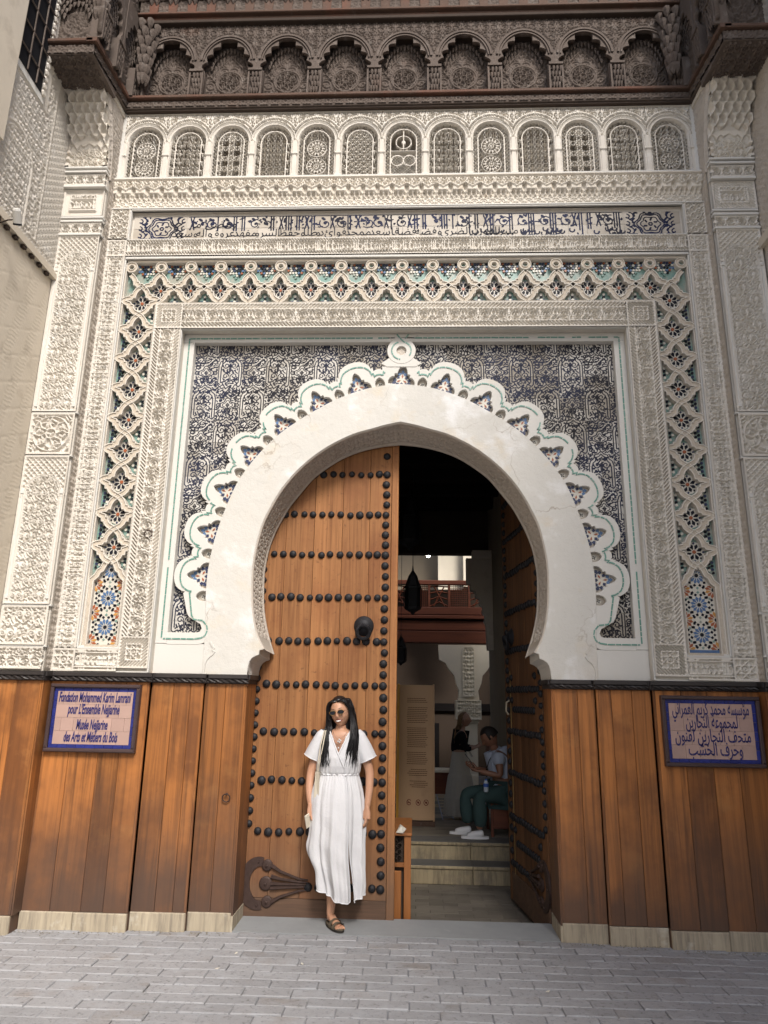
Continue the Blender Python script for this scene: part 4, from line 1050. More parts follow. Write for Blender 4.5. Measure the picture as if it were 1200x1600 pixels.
# painted tiles: two end medallions, tall shafts and scrolling stems; the lower line carries lettering
IX0, IX1, IZ0, IZ1 = AX-2.440, AX+2.440, 5.548, 5.800
def insc_field():
    W, H = IX1-IX0, IZ1-IZ0; s = []; r_ = random.Random(21)
    for cx in (.26, W-.26):
        for rr in (.112, .095, .070):
            s += pl([(cx+rr*1.15*math.cos(a)*(1+.10*math.cos(6*a)), H/2+rr*math.sin(a)*(1+.10*math.cos(6*a))) for a in np.linspace(0,2*PI,40)], .0038 if rr > .08 else .003)
        for k in range(6): s += leaf(cx+.04*math.cos(k*PI/3+.5), H/2+.04*math.sin(k*PI/3+.5), .018, k*PI/3, .006)
        s += circ(cx, H/2, .016, .004, 8)
        for sx in (-1,1):
            for q in range(3): s += spiral(cx+sx*.18, H*(.2+.3*q), .045, .018, PI/2, PI/2+sx*PI*1.3, .0036, 10) + spiral(cx+sx*.20, H*(.2+.3*q), .026, .01, PI/2, PI/2+sx*PI*1.3, .0036, 10)
            for q in range(6): s += leaf(cx+sx*.14, H*(.08+.16*q), .015, q, .007)
        for q in range(14): s += leaf(cx+r_.uniform(-.17,.17), r_.choice((.012,H-.014)), .016, r_.uniform(0,3), .006)
    x = .52
    while x < W-.52:
        k = r_.random(); right = x > W*.62
        if k < (.50 if right else .34):
            n = r_.choice((1,2,2,3))
            for q in range(n):
                xx = x+q*.022; s += pl([(xx, H*r_.uniform(.06,.42) if right else H*.40),(xx-.003,H*.95)], .0042)
                if right and r_.random() < .5: s += spiral(xx-.022, H*.16, .022, .022, 0, -PI, .0045, 8)
            x += n*.022+.03
        elif k < .72:
            s += spiral(x+.045, H*.66, .055, .012, r_.uniform(0,6), r_.uniform(7,11), .0028, 18) + leaf(x+.045, H*.66, .012, 1, .009) + leaf(x+.02, H*.88, .02, 5.6, .010)
            x += .095
        else:
            s += pl([(x,H*.45),(x+.03,H*.95)], .004) + pl([(x+.035,H*.45),(x+.0,H*.93)], .004) + leaf(x+.045, H*.75, .03, r_.uniform(0,3), .009); x += .062
    if True:
        for q in range(200):
            xx = r_.uniform(.50,W-.5); s += leaf(xx, H*r_.uniform(.45,.97), r_.uniform(.004,.018), r_.uniform(0,6.3), r_.uniform(.003,.0065))
        for q in range(30):
            xx = r_.uniform(W*.62,W-.5); s += spiral(xx, H*r_.uniform(.15,.35), .024, .02, 2.6, 6.4, .0045, 8)
        s += pl([(.5,H*.985),(W-.5,H*.985)], .002)
    return seg_dist(s, W, H, 1300, 68, periodic=False), W, H
Dk, IW, IH = insc_field()
IA = np.clip(.5 - (Dk-.0024)/.004, 0, 1)
def samp(u, v):
    x = np.clip(u/IW*1300-.5, 0, 1298.9); y = np.clip(v/IH*68-.5, 0, 66.9); i = x.astype(int); j = y.astype(int); fx = x-i; fy = y-j
    return (IA[j,i]*(1-fx)+IA[j,i+1]*fx)*(1-fy) + (IA[j+1,i]*(1-fx)+IA[j+1,i+1]*fx)*fy
NTX, NTZ = 30, 2; tw, th_ = IW/NTX, IH/NTZ
for i in range(NTX):
    for j in range(NTZ):
        gp = .0015; nu_, nv_ = 30, 23
        uu, vv = np.meshgrid(np.linspace(i*tw+gp,(i+1)*tw-gp,nu_), np.linspace(j*th_+gp,(j+1)*th_-gp,nv_)); ink = samp(uu, vv)
        V_ = np.stack([IX0+uu, 0*uu+.030, IZ0+vv], -1).reshape(-1,3); idx = np.arange(nu_*nv_).reshape(nv_,nu_)
        Fq = np.stack([idx[:-1,:-1], idx[:-1,1:], idx[1:,1:], idx[1:,:-1]], -1).reshape(-1,4)
        part('script_tile', mesh_np('script_tile', V_, Fq, 'scripttile', attr=ink.ravel()), portal, loc=(0, rnd.uniform(-.001,.001), 0))
words_ = ['منير', 'للفوز', 'در', 'الضرى', 'وفضه', 'فضا', 'فاسعد', 'ممجد', 'فوائد', 'و', 'طلا', 'وحفظ', 'السرو', 'مفهد', 'عروق', 'واله', 'وسعد', 'وفى', 'ورن', 'ز', 'مورخ', 'فرست']
xr = IX1-1.42; W_total = xr-(IX0+.60)
sizes = []
for wd in words_:
    me = text_mesh(arabic(wd), .105, 1.0, extrude=.0012, res=1)
    if len(me.vertices) == 0: continue
    xs = [v.co.x for v in me.vertices]; sizes.append((me, min(xs), max(xs)))
gap = (W_total - sum(b-a for _,a,b in sizes))/max(1, len(sizes)-1)
gap = max(gap, -.01)
x = xr
for me, a, b in sizes:
    me.materials.clear(); me.materials.append(M['tileink']); me.name = 'lettering'
    part('lettering', me, portal, loc=(x-b, .0285, IZ0+.040)); x -= (b-a)+gap
    if x < IX0+.55: break
me = text_mesh(arabic('ومضى ما'), .11, 1.0, extrude=.0012, res=1); me.materials.clear(); me.materials.append(M['tileink'])
part('lettering', me, portal, loc=(IX0+.74, .0285, IZ0+.135))

# ================================================================ SMALL MUQARNAS FRIEZE AND LATTICE NICHES
def muq_small(u, v):
    """v 0..0.285; carved palmettes below, two rows of scoops, lobed line above"""
    h = .25*P_scale(u*1.0, v*1.0)
    P = .131
    def scoop(u0, vb, w_, ht, lo, hi, h):
        s = ((u-u0) % w_)/w_*2-1
        top = vb+ht*np.sqrt(np.clip(1-s*s*.85, 0, 1))
        inside = (v >= vb) & (v < top)
        dep = lo + (hi-lo)*(.15+.85*s*s)*.5
        return inside, np.where(inside, lo+(hi-lo)*np.clip(s*s*.9,0,1), h)
    base = np.where(v > .105, .58, h)
    ins, r1 = scoop(0, .088, P/3, .046, .12, .58, base); h = np.where(v > .088, np.where(ins, r1, base), h)
    hi2 = np.where(v > .150, 1.0, h)
    ins2, r2 = scoop(P/6, .122, P/1.5/1, .0, .3, 1.0, hi2)
    lob = .158+.034*np.abs(np.sin(PI*(u/P+.25)))**.7*1.0
    s = ((u+P*.25) % P)/P*2-1
    arch = .150+.052*np.sqrt(np.clip(1-(s/.36)**2, 0, 1))
    in3 = (np.abs(s) < .36) & (v > .128) & (v < arch)
    h = np.where(v > .140, np.where(v < lob+.012, .80, .62+.38*P_vine(u*1.1, (v-.19)*1.1)), h)
    h = np.where((v > lob) & (v < lob+.012), 1.0, h)
    h = np.where(in3, .30+.5*(s/.36)**2, h)
    h = np.where(v > .272, 1.1, h); h = np.where((v > .262)&(v <= .272), .3, h)
    return h
relief('muqarnas_frieze', muq_small, -2.64, 2.64, 0, .285, .0055, (AX,0.01,5.862), (1,0,0), (0,0,1), (0,-1,0), .062, 'stucco_warm', portal, kind='stuff')
lg = MB(); lg.cbox(AX-2.64, AX+2.64, -.052, .02, 6.147, 6.166, .004); lg.cbox(AX-2.64, AX+2.64, -.022, .02, 5.850, 5.864, .003); lg.each('ledge', 'stucco_white', portal)
PN = .4008; NW = PN
def niche(kind):        # u across, v up; pierced lattice behind a round arch
    def f(u, v):         # u -0.2..0.2, v 0..0.735
        cz = .405; hw = .166
        r_ = np.hypot(u, (v-cz)*.92); inA = np.where(v < cz, np.abs(u) < hw, (r_ < hw+.012*np.clip(1-np.abs(u)/hw,0,1)))
        rr = np.where(v < cz, np.abs(u), r_)
        # spandrel and arch mouldings
        h = .66+.30*P_vine(u+.1, v*1.0)
        r2 = np.where(v < cz, np.abs(u), r_)
        h = np.where(r2 < .238, .98, h); h = np.where((r2 < .226)&(v > cz), .70+.26*hatch(u, v, 190), h)
        h = np.where(r2 < .205, .96, h); h = np.where((r2 > .190)&(r2 < .196), .66, h); h = np.where(rr < .186, .86, h)
        h = np.where((v < cz), np.where(np.abs(u) > .170, .90, h), h)
        h = np.where((v < cz) & (np.abs(u) > .172) & (np.abs(u) < .180), .55, h)
        h = np.where((v < .03)&(np.abs(u) > .168), 1.0, h); h = np.where((v > .25)&(v < .27)&(np.abs(u) > .168), 1.0, h)
        # lattice window
        e = np.where(v < cz, hw-np.abs(u), hw-r_)
        lat = P_lat(u, v)
        inner = e > .052
        if kind == 0:      # two wheels
            def wheel(c):
                q = np.hypot(u, v-c); a = np.arctan2(v-c, u)
                spokes = (np.cos(a*14) > .15) & (q > .018) & (q < .078)
                return np.where((np.abs(q-.088) < .005)|(np.abs(q-.022)<.005)|(q < .011)|spokes|((np.abs(q-.055)<.004)), 1.0, 0), q < .094
            w1, m1 = wheel(.15); w2, m2 = wheel(.345); pat = np.where(m1, w1, np.where(m2, w2, P_hex(u*1.1,v*1.1)))
        elif kind == 1: pat = P_dense(u+.03, v)
        elif kind == 2: pat = np.maximum(P_star(u*1.0+.055, v*1.0+.02), 0)
        elif kind == 3: pat = P_hex(u, v)
        elif kind == 4:    # central one: little arched fretwork
            q = np.hypot(u, v-.40); pat = np.where((np.abs(q-.07)<.006)|((v>.30)&(v<.312))|((v<.27)&(np.abs(np.hypot(np.abs(u)-.055, v-.20)-.055)<.006))|(np.abs(u)<.005)&(v>.33)|(q<.02), 1.0, np.where(v < .27, P_lat(u*1.2,v*1.2), 0.15))
        else: pat = P_scale(u*1.1, v*1.1)
        win = np.where(inner, pat*.50, lat*.50 if kind in (0,2,4) else P_dense(u,v)*.50)
        win = np.where((e > .040) & (e < .052), .60, win); win = np.where(e < .006, .55, win)
        h = np.where(e > 0, win, h)
        h = np.where(v > .712, .95, h); h = np.where((v > .695)&(v < .712), .6+.3*(np.sin(u*400)>0), h)
        return h
    return f
kinds = [0,1,2,3,0,5,4,1,0,3,2,1,0]
nm = {}
for k in range(13):
    kd = kinds[k]
    if kd not in nm: nm[kd] = relief('lattice_niche', niche(kd), -PN/2, PN/2, 0, .735, .0048, (0,0,0), (1,0,0), (0,0,1), (0,-1,0), .100, 'stucco', portal, mesh_only=True, keep=lambda u,v,f_=niche(kd): f_(u,v) > .24)
    part('lattice_niche', nm[kd], portal, loc=(AX+(k-6)*PN, .070, 6.166))
for sg in (1,-1):
    a_, b_ = sorted((AX+sg*2.6055, AX+sg*2.645)); e_ = MB(); e_.cbox(a_, b_, -.022, .05, 6.166, 6.90, .003); e_.build('end_fillet', 'stucco_white', portal)

# ================================================================ CEDAR CANOPY
canopy = M['canopy']
cb = MB()
cb.cbox(-2.64, 2.66, -.075, .16, 6.905, 6.985, .004)         # lower beam
cb.build('canopy_beam', 'canopy', portal)
relief('beam_carving', lambda u,v: P_scale(u*.8, v*.9), -2.6, 2.6, 0, .055, .008, (AX,-.076,6.918), (1,0,0), (0,0,1), (0,-1,0), .010, 'canopy', portal, kind='stuff')
cb = MB(); cb.cbox(-2.60, 2.62, -.115, .16, 6.987, 7.022, .006); cb.each('canopy_ledge', 'canopy_red', portal)
cb = MB(); cb.cbox(-2.60, 2.62, -.06, .14, 6.885, 6.905, .003); cb.build('canopy_shadow_gap', 'canopy_dark', portal)
PC = .5636
def cusps(w_, zb0, zs_, zt_, n=5):
    """half of a cusped arch from springing to apex, as (x, z) with x>0"""
    pts = [(w_, zb0), (w_, zs_)]
    for q in range(n):
        t0 = q/n; t1 = (q+1)/n
        def A(t): return (w_*(1-t**1.7), zs_+(zt_-zs_)*t**.85)
        p0, p1 = A(t0), A(t1); mx_, mz = (p0[0]+p1[0])/2, (p0[1]+p1[1])/2
        dx_, dz_ = p1[0]-p0[0], p1[1]-p0[1]; L_ = math.hypot(dx_, dz_); nx_, nz_ = dz_/L_, -dx_/L_
        if nx_*mx_+nz_*(mz-zs_) < 0: nx_, nz_ = -nx_, -nz_
        for a in (0, .15, .35, .5, .65, .85):
            off = math.sin(a*PI)*L_*.40; pts.append((p0[0]+dx_*a+nx_*off, p0[1]+dz_*a+nz_*off))
    pts.append((0, zt_)); return pts
def canopy_niche(u, v):        # carved back panel, u -.24...24, v 0...72
    q = np.hypot(u, v-.30)
    h = .55*P_vine(u*.8+.1, v*.8)
    h = np.where(np.abs(q-.125) < .008, 1.0, h); h = np.where(q < .112, P_med(u*.95+.12, (v-.30)*.95+.12), h)
    dia = np.abs(u)+np.abs(v-.38)*.8; h = np.where(np.abs(dia-.19) < .006, .9, h)
    return h
cn = relief('carved_back_panel', canopy_niche, -.245, .245, 0, .86, .006, (0,0,0), (1,0,0), (0,0,1), (0,-1,0), .022, 'canopy', portal, mesh_only=True)
def hood():           # stalactite hood under the top of each arch
    b = MB()
    for j, (rr, y, dz, n) in enumerate(((.180,.050,.0,14),(.160,.072,-.020,12),(.136,.088,-.042,10),(.112,.098,-.068,8))):
        for q in range(n+1):
            t = q/n; a = PI*(.06+.88*t); x = rr*math.cos(a); z = .405+rr*1.42*math.sin(a)+dz
            L_ = .9 if (q+j) % 2 else .62
            b.lathe([(.002,-.052*L_),(.008,-.030*L_),(.0135,-.004),(.0135,.016)], 4, (x, y-.006, z), 'z')
            b.box(x-.013, x+.013, y, .16, z+.008, z+.030)
    return b.mesh('muqarnas_hood', 'canopy')
hd = hood()
def bracket():          # little stalactite pendant between arches
    b = MB()
    for j in range(4):
        z = .27-.062*j; wv = .052-.004*j
        for q in (-1,0,1):
            b.lathe([(.003,-.050),(.013,-.02),(.017,.008),(.012,.012)], 6, (q*wv*.62+(.0 if j%2 else .012), -.01, z), 'z')
        b.box(-wv, wv, -.005+.012*j, .05, z-.01, z+.012)
    b.box(-.066,.066,-.032,.08,.292,.316)
    for sx in (-1,1): b.box(sx*.060-.008, sx*.060+.008, -.022, .08, 0, .29)
    return b.mesh('pendant_bracket', 'canopy')
brk = bracket()
def canopy_bay(parent, X, Y, Z, rz, w_, nm='cedar_arch'):
    """one arch with spandrel plate; placed facing -y then turned by rz"""
    hw = w_/2; half_ = cusps(hw-.066, 0, .33, .70, 4)
    arc = [(-x, z) for x, z in half_] + [(x, z) for x, z in half_[::-1][1:]]
    o = plate(nm, [[(-hw,0)] + arc + [(hw,0),(hw,.86),(-hw,.86)]], 0, .035, 'canopy', parent, bevel=.002, loc=(X,Y,Z), rot=(0,0,rz))
    return o
first = canopy_bay(portal, AX-4*PC, -.045, 7.022, 0, PC-.002)
for k in range(-4, 5):
    if k > -4: part('cedar_arch', first.data, portal, loc=(AX+k*PC, -.045, 7.022))
    part('carved_back_panel', cn, portal, loc=(AX+k*PC, .075, 7.022))
    part('muqarnas_hood', hd, portal, loc=(AX+k*PC, -.005, 7.022), kind='stuff')
    b = MB()      # raised rings round the arch
    for rr, wd_ in ((.262,.010),(.235,.006)):
        b.ribbon([(rr*math.cos(a)*.98, .42+rr*1.22*math.sin(a)) for a in np.linspace(.12, PI-.12, 26)], [(-wd_,0),(-wd_,-.012),(wd_,-.012),(wd_,0)])
    b.lathe([(.030,0),(.030,-.008),(.018,-.010),(.016,-.004)], 12, (PC/2 if k < 4 else -PC/2, 0, .74), 'y')
    b.build('arch_moulding', 'canopy', portal, loc=(AX+k*PC, -.046, 7.022))
for k in range(-5, 5):
    part('pendant_bracket', brk, portal, loc=(AX+(k+.5)*PC, -.055, 7.028))
# back wall and closing boxes of the niches
bx = MB(); bx.box(-2.64, 2.66, .235, .40, 6.9, 9.4)
for k in range(-5, 6): bx.box(AX+(k-.5)*PC-.04, AX+(k-.5)*PC+.04, -.008, .235, 7.03, 7.80)
bx.box(-2.64, 2.66, -.008, .235, 7.745, 7.90)
bx.each('canopy_core', 'canopy_dark', portal)
cb = MB(); cb.cbox(-2.58, 2.60, -.10, .2, 7.885, 7.925, .006); cb.each('canopy_ledge', 'canopy_dark', portal)
cb = MB(); cb.cbox(-2.58, 2.60, -.085, .2, 7.925, 7.965, .003); cb.cbox(-2.58, 2.60, -.125, .2, 7.968, 7.995, .006); cb.each('canopy_ledge', 'canopy_red', portal)
# upper stalactite tier
cell = MB()
def up_cell(b, x, y, z, s=1.0, n=6):
    b.lathe([(.004*s,-.060*s),(.020*s,-.030*s),(.030*s,.005*s),(.030*s,.035*s),(.018*s,.045*s)], n, (x,y,z), 'z')
PU = .1878
relief('spandrel_carving', lambda u,v: np.where(np.hypot((np.abs(u-np.round(u/PC)*PC)), np.maximum(v-.40,0)*.80) < .288, 0, P_vine(u,v)), -2.53, 2.53, .42, .855, .006, (AX,-.046,7.022), (1,0,0), (0,0,1), (0,-1,0), .014, 'canopy', portal, kind='stuff', keep=lambda u,v: np.hypot((np.abs(u-np.round(u/PC)*PC)), np.maximum(v-.40,0)*.80) > .275)
upb = MB(); pan = MB()
for k in range(-14, 15):
    x = AX+k*PU
    if abs(x) > 2.55: continue
    for j, (zz, yy) in enumerate(((8.145,-.115),(8.22,-.165),(8.30,-.22),(8.38,-.28),(8.46,-.34))):
        for q in ((-1,0,1) if j % 2 else (-.5,.5)): up_cell(upb, x+q*.052+PU/2*(0 if j < 4 else 1), yy, zz, .95)
    pan.poly_xz(ccw([(x-PU/2+.055-PU/2*0,8.00),(x+PU/2-.055,8.00),(x+.045,8.10),(x+.03,8.14),(x,8.19),(x-.03,8.14),(x-.045,8.10)]), -.112, -.09)
upb.build('stalactite_tier', 'canopy', portal, kind='stuff'); pan.each('palmette_panel', 'canopy_red', portal)
relief('tier_carving', lambda u,v: P_vine(u,v)*.8, -2.58, 2.58, 0, .16, .009, (AX,-.095,7.995), (1,0,0), (0,0,1), (0,-1,0), .014, 'canopy', portal, kind='stuff')
ub = MB(); 
for j in range(8): ub.box(-2.6, 2.62, -.11-.065*j, .2, 8.15+.08*j, 8.235+.08*j)
ub.each('upper_core', 'canopy_dark', portal)

# ---- wings of the canopy over the pilasters
for sg in (1,-1):
    xi = AX+sg*2.60; xo = AX+sg*3.06; a_, b_ = sorted((xi, xo))
    w1 = MB(); w1.cbox(a_, b_, -.755, -.30, 6.800, 6.895, .004); w1.cbox(min(xi,AX+sg*2.66), max(xi,AX+sg*2.66), -.745, .0, 6.900, 6.985, .004)
    # sloping side board joining slab and beam
    w1.add([(xi,-.75,6.80),(xi,-.06,6.905),(xi,-.06,6.985),(xi,-.75,6.895),(xi+sg*.05,-.75,6.80),(xi+sg*.05,-.06,6.905),(xi+sg*.05,-.06,6.985),(xi+sg*.05,-.75,6.895)],
           [(0,1,2,3),(7,6,5,4),(0,4,5,1),(3,2,6,7),(0,3,7,4)])
    w1.each('canopy_wing', 'canopy', portal)
    relief('wing_soffit', lambda u,v: np.maximum(P_star(u*.95,v*.95), 0), 0, .40, 0, .33, .0055, (AX+sg*2.63,-.745,6.799), (sg,0,0), (0,1,0), (0,0,-1), .022, 'canopy', portal)
    relief('wing_fascia', lambda u,v: P_scale(u*.8,v*.9), 0, .45, 0, .08, .008, (xi,-.757,6.808), (sg,0,0), (0,0,1), (0,-1,0), .010, 'canopy', portal)
    relief('side_board_carving', lambda u,v: P_scale(u*.8,v*.9), 0, .68, 0, .07, .009, (xi-sg*.001,-.745,6.812), (0,1,.153), (0,0,1), (-sg,0,0), .010, 'canopy', portal)
    w2 = MB(); w2.cbox(a_-.0, b_, -.79, -.30, 6.900, 6.940, .008)
    w2.add([(xi-sg*.03,-.79,6.900),(xi-sg*.03,-.10,6.987),(xi-sg*.03,-.10,7.022),(xi-sg*.03,-.79,6.940),(xi+sg*.06,-.79,6.900),(xi+sg*.06,-.10,6.987),(xi+sg*.06,-.10,7.022),(xi+sg*.06,-.79,6.940)],
           [(0,1,2,3),(7,6,5,4),(0,4,5,1),(3,2,6,7),(0,3,7,4)])
    w2.each('canopy_ledge', 'canopy_red', portal)
    # carved front niche of the wing and its inner side
    relief('carved_back_panel', lambda u,v: canopy_niche(u-.21, v), 0, .42, 0, .75, .009, (AX+sg*2.635,-.64,6.94), (sg,0,0), (0,0,1), (0,-1,0), .018, 'canopy', portal)
    sd_ = MB(); sd_.box(min(AX+sg*2.62,xo), max(AX+sg*2.62,xo), -.62, -.1, 6.93, 9.3); sd_.build('wing_core', 'canopy_dark', portal)
    hd2 = part('muqarnas_hood', hd, portal, loc=(AX+sg*2.84,-.74,6.94)); hd2.scale = (1.0,.6,1)
    fr2 = canopy_bay(portal, AX+sg*2.84, -.76, 6.94, 0, .50); fr2.data = fr2.data.copy()
    # inner side: carved skin, two arches seen edge-on, pendants
    relief('side_carving', lambda u,v: P_med(u*.9+.1, v*.9), 0, .62, 0, 1.6, .011, (AX+sg*2.618,-.66,6.96), (0,1,0), (0,0,1), (-sg,0,0), .016, 'canopy', portal, kind='stuff')
    for q, yy in enumerate((-.62,-.22)):
        fs_ = part('cedar_arch', first.data, portal, loc=(AX+sg*(2.545), yy+.02, 7.0), rot=(0,0,R(90)*sg*-1)); fs_.scale = (.68,1,1)
        hh = part('muqarnas_hood', hd, portal, loc=(AX+sg*2.56, yy+.02, 7.0), rot=(0,0,R(90)*sg*-1)); hh.scale = (.68,.5,1)
    for yy in (-.70,-.42,-.06):
        part('pendant_bracket', brk, portal, loc=(AX+sg*2.56, yy, 6.99+ (0.02 if yy > -.2 else -.03)), rot=(0,0,R(90)*sg*-1))
    # big corner pendant
    cp = MB()
    for j in range(7):
        for q in range(6):
            a = q*PI/3+(j%2)*.5; up_cell(cp, .055*(1+.25*j)*math.cos(a)*.6, .055*(1+.25*j)*math.sin(a)*.6, .10*j, 1.15)
    for nm_, (x_, y_, z_) in (('corner_pendant',(AX+sg*2.47,-.10,7.20)),('corner_pendant',(AX+sg*2.60,-.74,7.22))):
        part(nm_, bpy.data.meshes.get('corner_pendant') or cp.mesh('corner_pendant','canopy'), portal, loc=(x_,y_,z_))

# ================================================================ PILASTERS
def yfront(z):          # the front face corbels forward near the top
    return np.interp(z, [0,1.75,5.2,5.64,6.05,6.30,6.55,6.75,6.95], [-.125,-.14,-.14,-.14,-.185,-.205,-.27,-.36,-.43])
def muq_big(u, v):      # tiers of pointed scoops stepping forward; u -.18...18, v 0...70
    rows, rh, z0 = 6, .080, .155
    w_ = .364/5
    h = .10*P_arch(u+.09, v)                      # carved field below the scoops
    side = np.abs(u) > .150
    for r_ in range(rows):
        vb = z0+rh*r_ - .05*0; sh = (r_ % 2)*w_/2
        s = ((u+.182+sh) % w_)/w_*2-1
        # the lowest tiers hang in a pointed curtain
        lo = z0 + (.10*(1-np.abs(u)/.182) if r_ == 0 else 0)
        body = v > vb + (.085*np.clip(1-np.abs(u)/.16,0,1) if r_ < 2 else 0)
        level0, level1 = r_/rows*.92, (r_+1)/rows*.92
        arch = vb + rh*(.92-.62*np.abs(s)**1.3)
        scoop = level0 - .20*(1-np.abs(s)**2.5) + (level1-level0)*.3*np.clip((v-vb)/rh, 0, 1)
        lip = (np.abs(s) > .84)
        h = np.where(body & (v > vb), np.where((v < arch) & ~lip, scoop, level1), h)
    e = v < z0
    h = np.where(e & side, .16*((np.floor(v/.032) % 2) == 0)+.06, h)
    lob = z0+rh*rows - .0 + .045*np.abs(np.cos(u/.182*PI*1.5))
    h = np.where(v > lob, 1.0+.04*P_vine(u, v), h)
    return h
def pil_panels(sg):
    """list of (z0, z1, function) for the 0.37 m wide face"""
    Wp = .36
    def frame(f, m=.022, line=.92):
        def g_(u, v, z1=None):
            return f(u, v)
        return g_
    def tall(u, v, H):
        e = edge_in(u, v, -Wp/2, Wp/2, 0, H); rr = np.hypot(u, np.maximum(v-(H-.30), 0)*1.0)
        rr = np.where(v < H-.30, np.abs(u), rr)
        h = .9*P_arch(u+.095, v)*.9
        h = np.where(rr > .128, .85, h); h = np.where((rr > .136)&(rr < .142), .4, h)
        h = np.where(rr > .150, np.where(v > H-.36, .25+.6*P_lat(u*.8,v*.8), .8), h)
        h = np.where((v < H-.36)&(rr > .152)&(rr < .158), .3, h)
        h = np.where(e < .014, 1, h); return h
    def med(u, v, H):
        e = edge_in(u, v, -Wp/2, Wp/2, 0, H); h = P_med((u)*.68+.12, (v-H/2)*.68+.12); return np.where(e < .018, 1, h)
    def box_(u, v, H):
        e = edge_in(u, v, -Wp/2, Wp/2, 0, H); h = np.where(e < .010, .9, .35); h = np.where((e < .055)&(e > .010), .35+.5*hatch(u,v,150)*(sg > 0), h); h = np.where((e > .055)&(e < .064), .95, h)
        return np.where(e > .064, P_kufic(u*.9+.17, (v-.064)*.9), h)
    def fr_(u, v, H): 
        e = np.minimum(v, H-v); return np.where(e < .012, 1, P_vine(u, v*1.3))
    return [(1.77,1.93,fr_),(1.945,2.235,lambda u,v,H: np.where(edge_in(u,v,-Wp/2,Wp/2,0,H) < .016, 1, P_arch(u*.8+.095, v*.8))),(2.25,3.435,tall),(3.45,3.805,med),(3.82,5.47,tall),(5.485,5.60,fr_),(5.615,5.635,lambda u,v,H: 1+0*u),(5.66,5.93,box_),(5.955,6.07,fr_)]
for sg in (1,-1):
    xc = AX+sg*(2.64+.185)
    core = MB()
    zs_ = [1.757,5.64,6.05,6.30,6.55,6.75,6.86]
    for q in range(len(zs_)-1):
        y0_, y1_ = float(yfront(zs_[q]))+.012, float(yfront(zs_[q+1]))+.012
        core.add([(AX+sg*2.642,y0_,zs_[q]),(AX+sg*3.01,y0_,zs_[q]),(AX+sg*3.01,.16,zs_[q]),(AX+sg*2.642,.16,zs_[q]),
                  (AX+sg*2.642,y1_,zs_[q+1]),(AX+sg*3.01,y1_,zs_[q+1]),(AX+sg*3.01,.16,zs_[q+1]),(AX+sg*2.642,.16,zs_[q+1])],
                 [(0,1,5,4),(1,2,6,5),(3,0,4,7)])
    recalc(core.build('pilaster_core', 'stucco', portal).data)
    for z0_, z1_, f in pil_panels(sg):
        relief('pilaster_panel', lambda u,v,f=f,H=z1_-z0_: f(u,v,H), -.182, .182, 0, z1_-z0_, .0055, (xc, float(yfront((z0_+z1_)/2))+.002, z0_), (1,0,0), (0,0,1), (0,-1,0), .028, 'stucco', portal)
    bd = MB()
    for z in (1.937,2.242,3.442,3.812,5.477,5.610,5.648,5.944,6.085,6.125):
        yy = float(yfront(z)); bd.cbox(min(AX+sg*2.632,AX+sg*3.01), max(AX+sg*2.632,AX+sg*3.01), yy-.018-(.02 if z > 5.4 else 0), yy+.03, z-.008, z+.008 if z < 5.4 else z+.012, .003)
    bd.each('pilaster_band', 'stucco_white', portal)
    # muqarnas capital: lean the field with the corbelled front
    def capf(u, v): return muq_big(u, v)
    me = relief('muqarnas_capital', capf, -.182, .182, 0, .66, .0055, (0,0,0), (1,0,0), (0,0,1), (0,-1,0), 1.0, 'stucco_warm', portal, mesh_only=True)
    n = len(me.vertices); co = np.empty(n*3, dtype=np.float32); me.vertices.foreach_get('co', co); co = co.reshape(-1,3)
    co[:,1] = co[:,1]*.245 - .185; co[:,0] += xc; co[:,2] += 6.14
    me.vertices.foreach_set('co', co.ravel()); me.update(); part('muqarnas_capital', me, portal)
    relief('capital_head', lambda u,v: P_vine(u,v)*np.where(np.minimum(v,.1-v)<.012,0,1)+(np.minimum(v,.1-v)<.012), -.186, .186, 0, .062, .0062, (xc,-.436,6.792), (1,0,0), (0,0,1), (0,-1,0), .010, 'stucco_warm', portal)
    cpb = MB(); cpb.cbox(min(AX+sg*2.625,AX+sg*3.01), max(AX+sg*2.625,AX+sg*3.01), -.462, .1, 6.845, 6.885, .006); cpb.build('capital_slab', 'stucco_warm', portal)
    # the carved inner return of the pilaster
    def ret(u, v): return np.maximum(P_dense(u*1.1,v*1.1), (u < .012)*1.0)
    relief('pilaster_return', lambda u,v: ret(u,v), 0, .150, 0, 4.30, .009, (AX+sg*2.640,-.13,1.76), (0,1,0), (0,0,1), (-sg,0,0), .008, 'stucco_grey', portal, kind='stuff')
    nu_, nv_ = 26, 90; uu, vv = np.meshgrid(np.linspace(0,1,nu_), np.linspace(6.06,6.87,nv_)); yf = yfront(vv)+.004
    Y_ = yf + uu*(.0-yf); hh = P_dense(Y_*1.1, vv*1.1)*.008*(uu > .04); hh = np.where(np.abs(Y_-yf-.05) < .012, .012, hh)
    V_ = np.stack([AX+sg*(2.640)-sg*hh, Y_, vv], -1).reshape(-1,3); idx = np.arange(nu_*nv_).reshape(nv_,nu_)
    Fq = np.stack([idx[:-1,:-1], idx[:-1,1:], idx[1:,1:], idx[1:,:-1]], -1).reshape(-1,4)
    part('pilaster_return', mesh_np('pilaster_return', V_, Fq if sg < 0 else Fq[:,::-1], 'stucco_grey'), portal, kind='stuff')
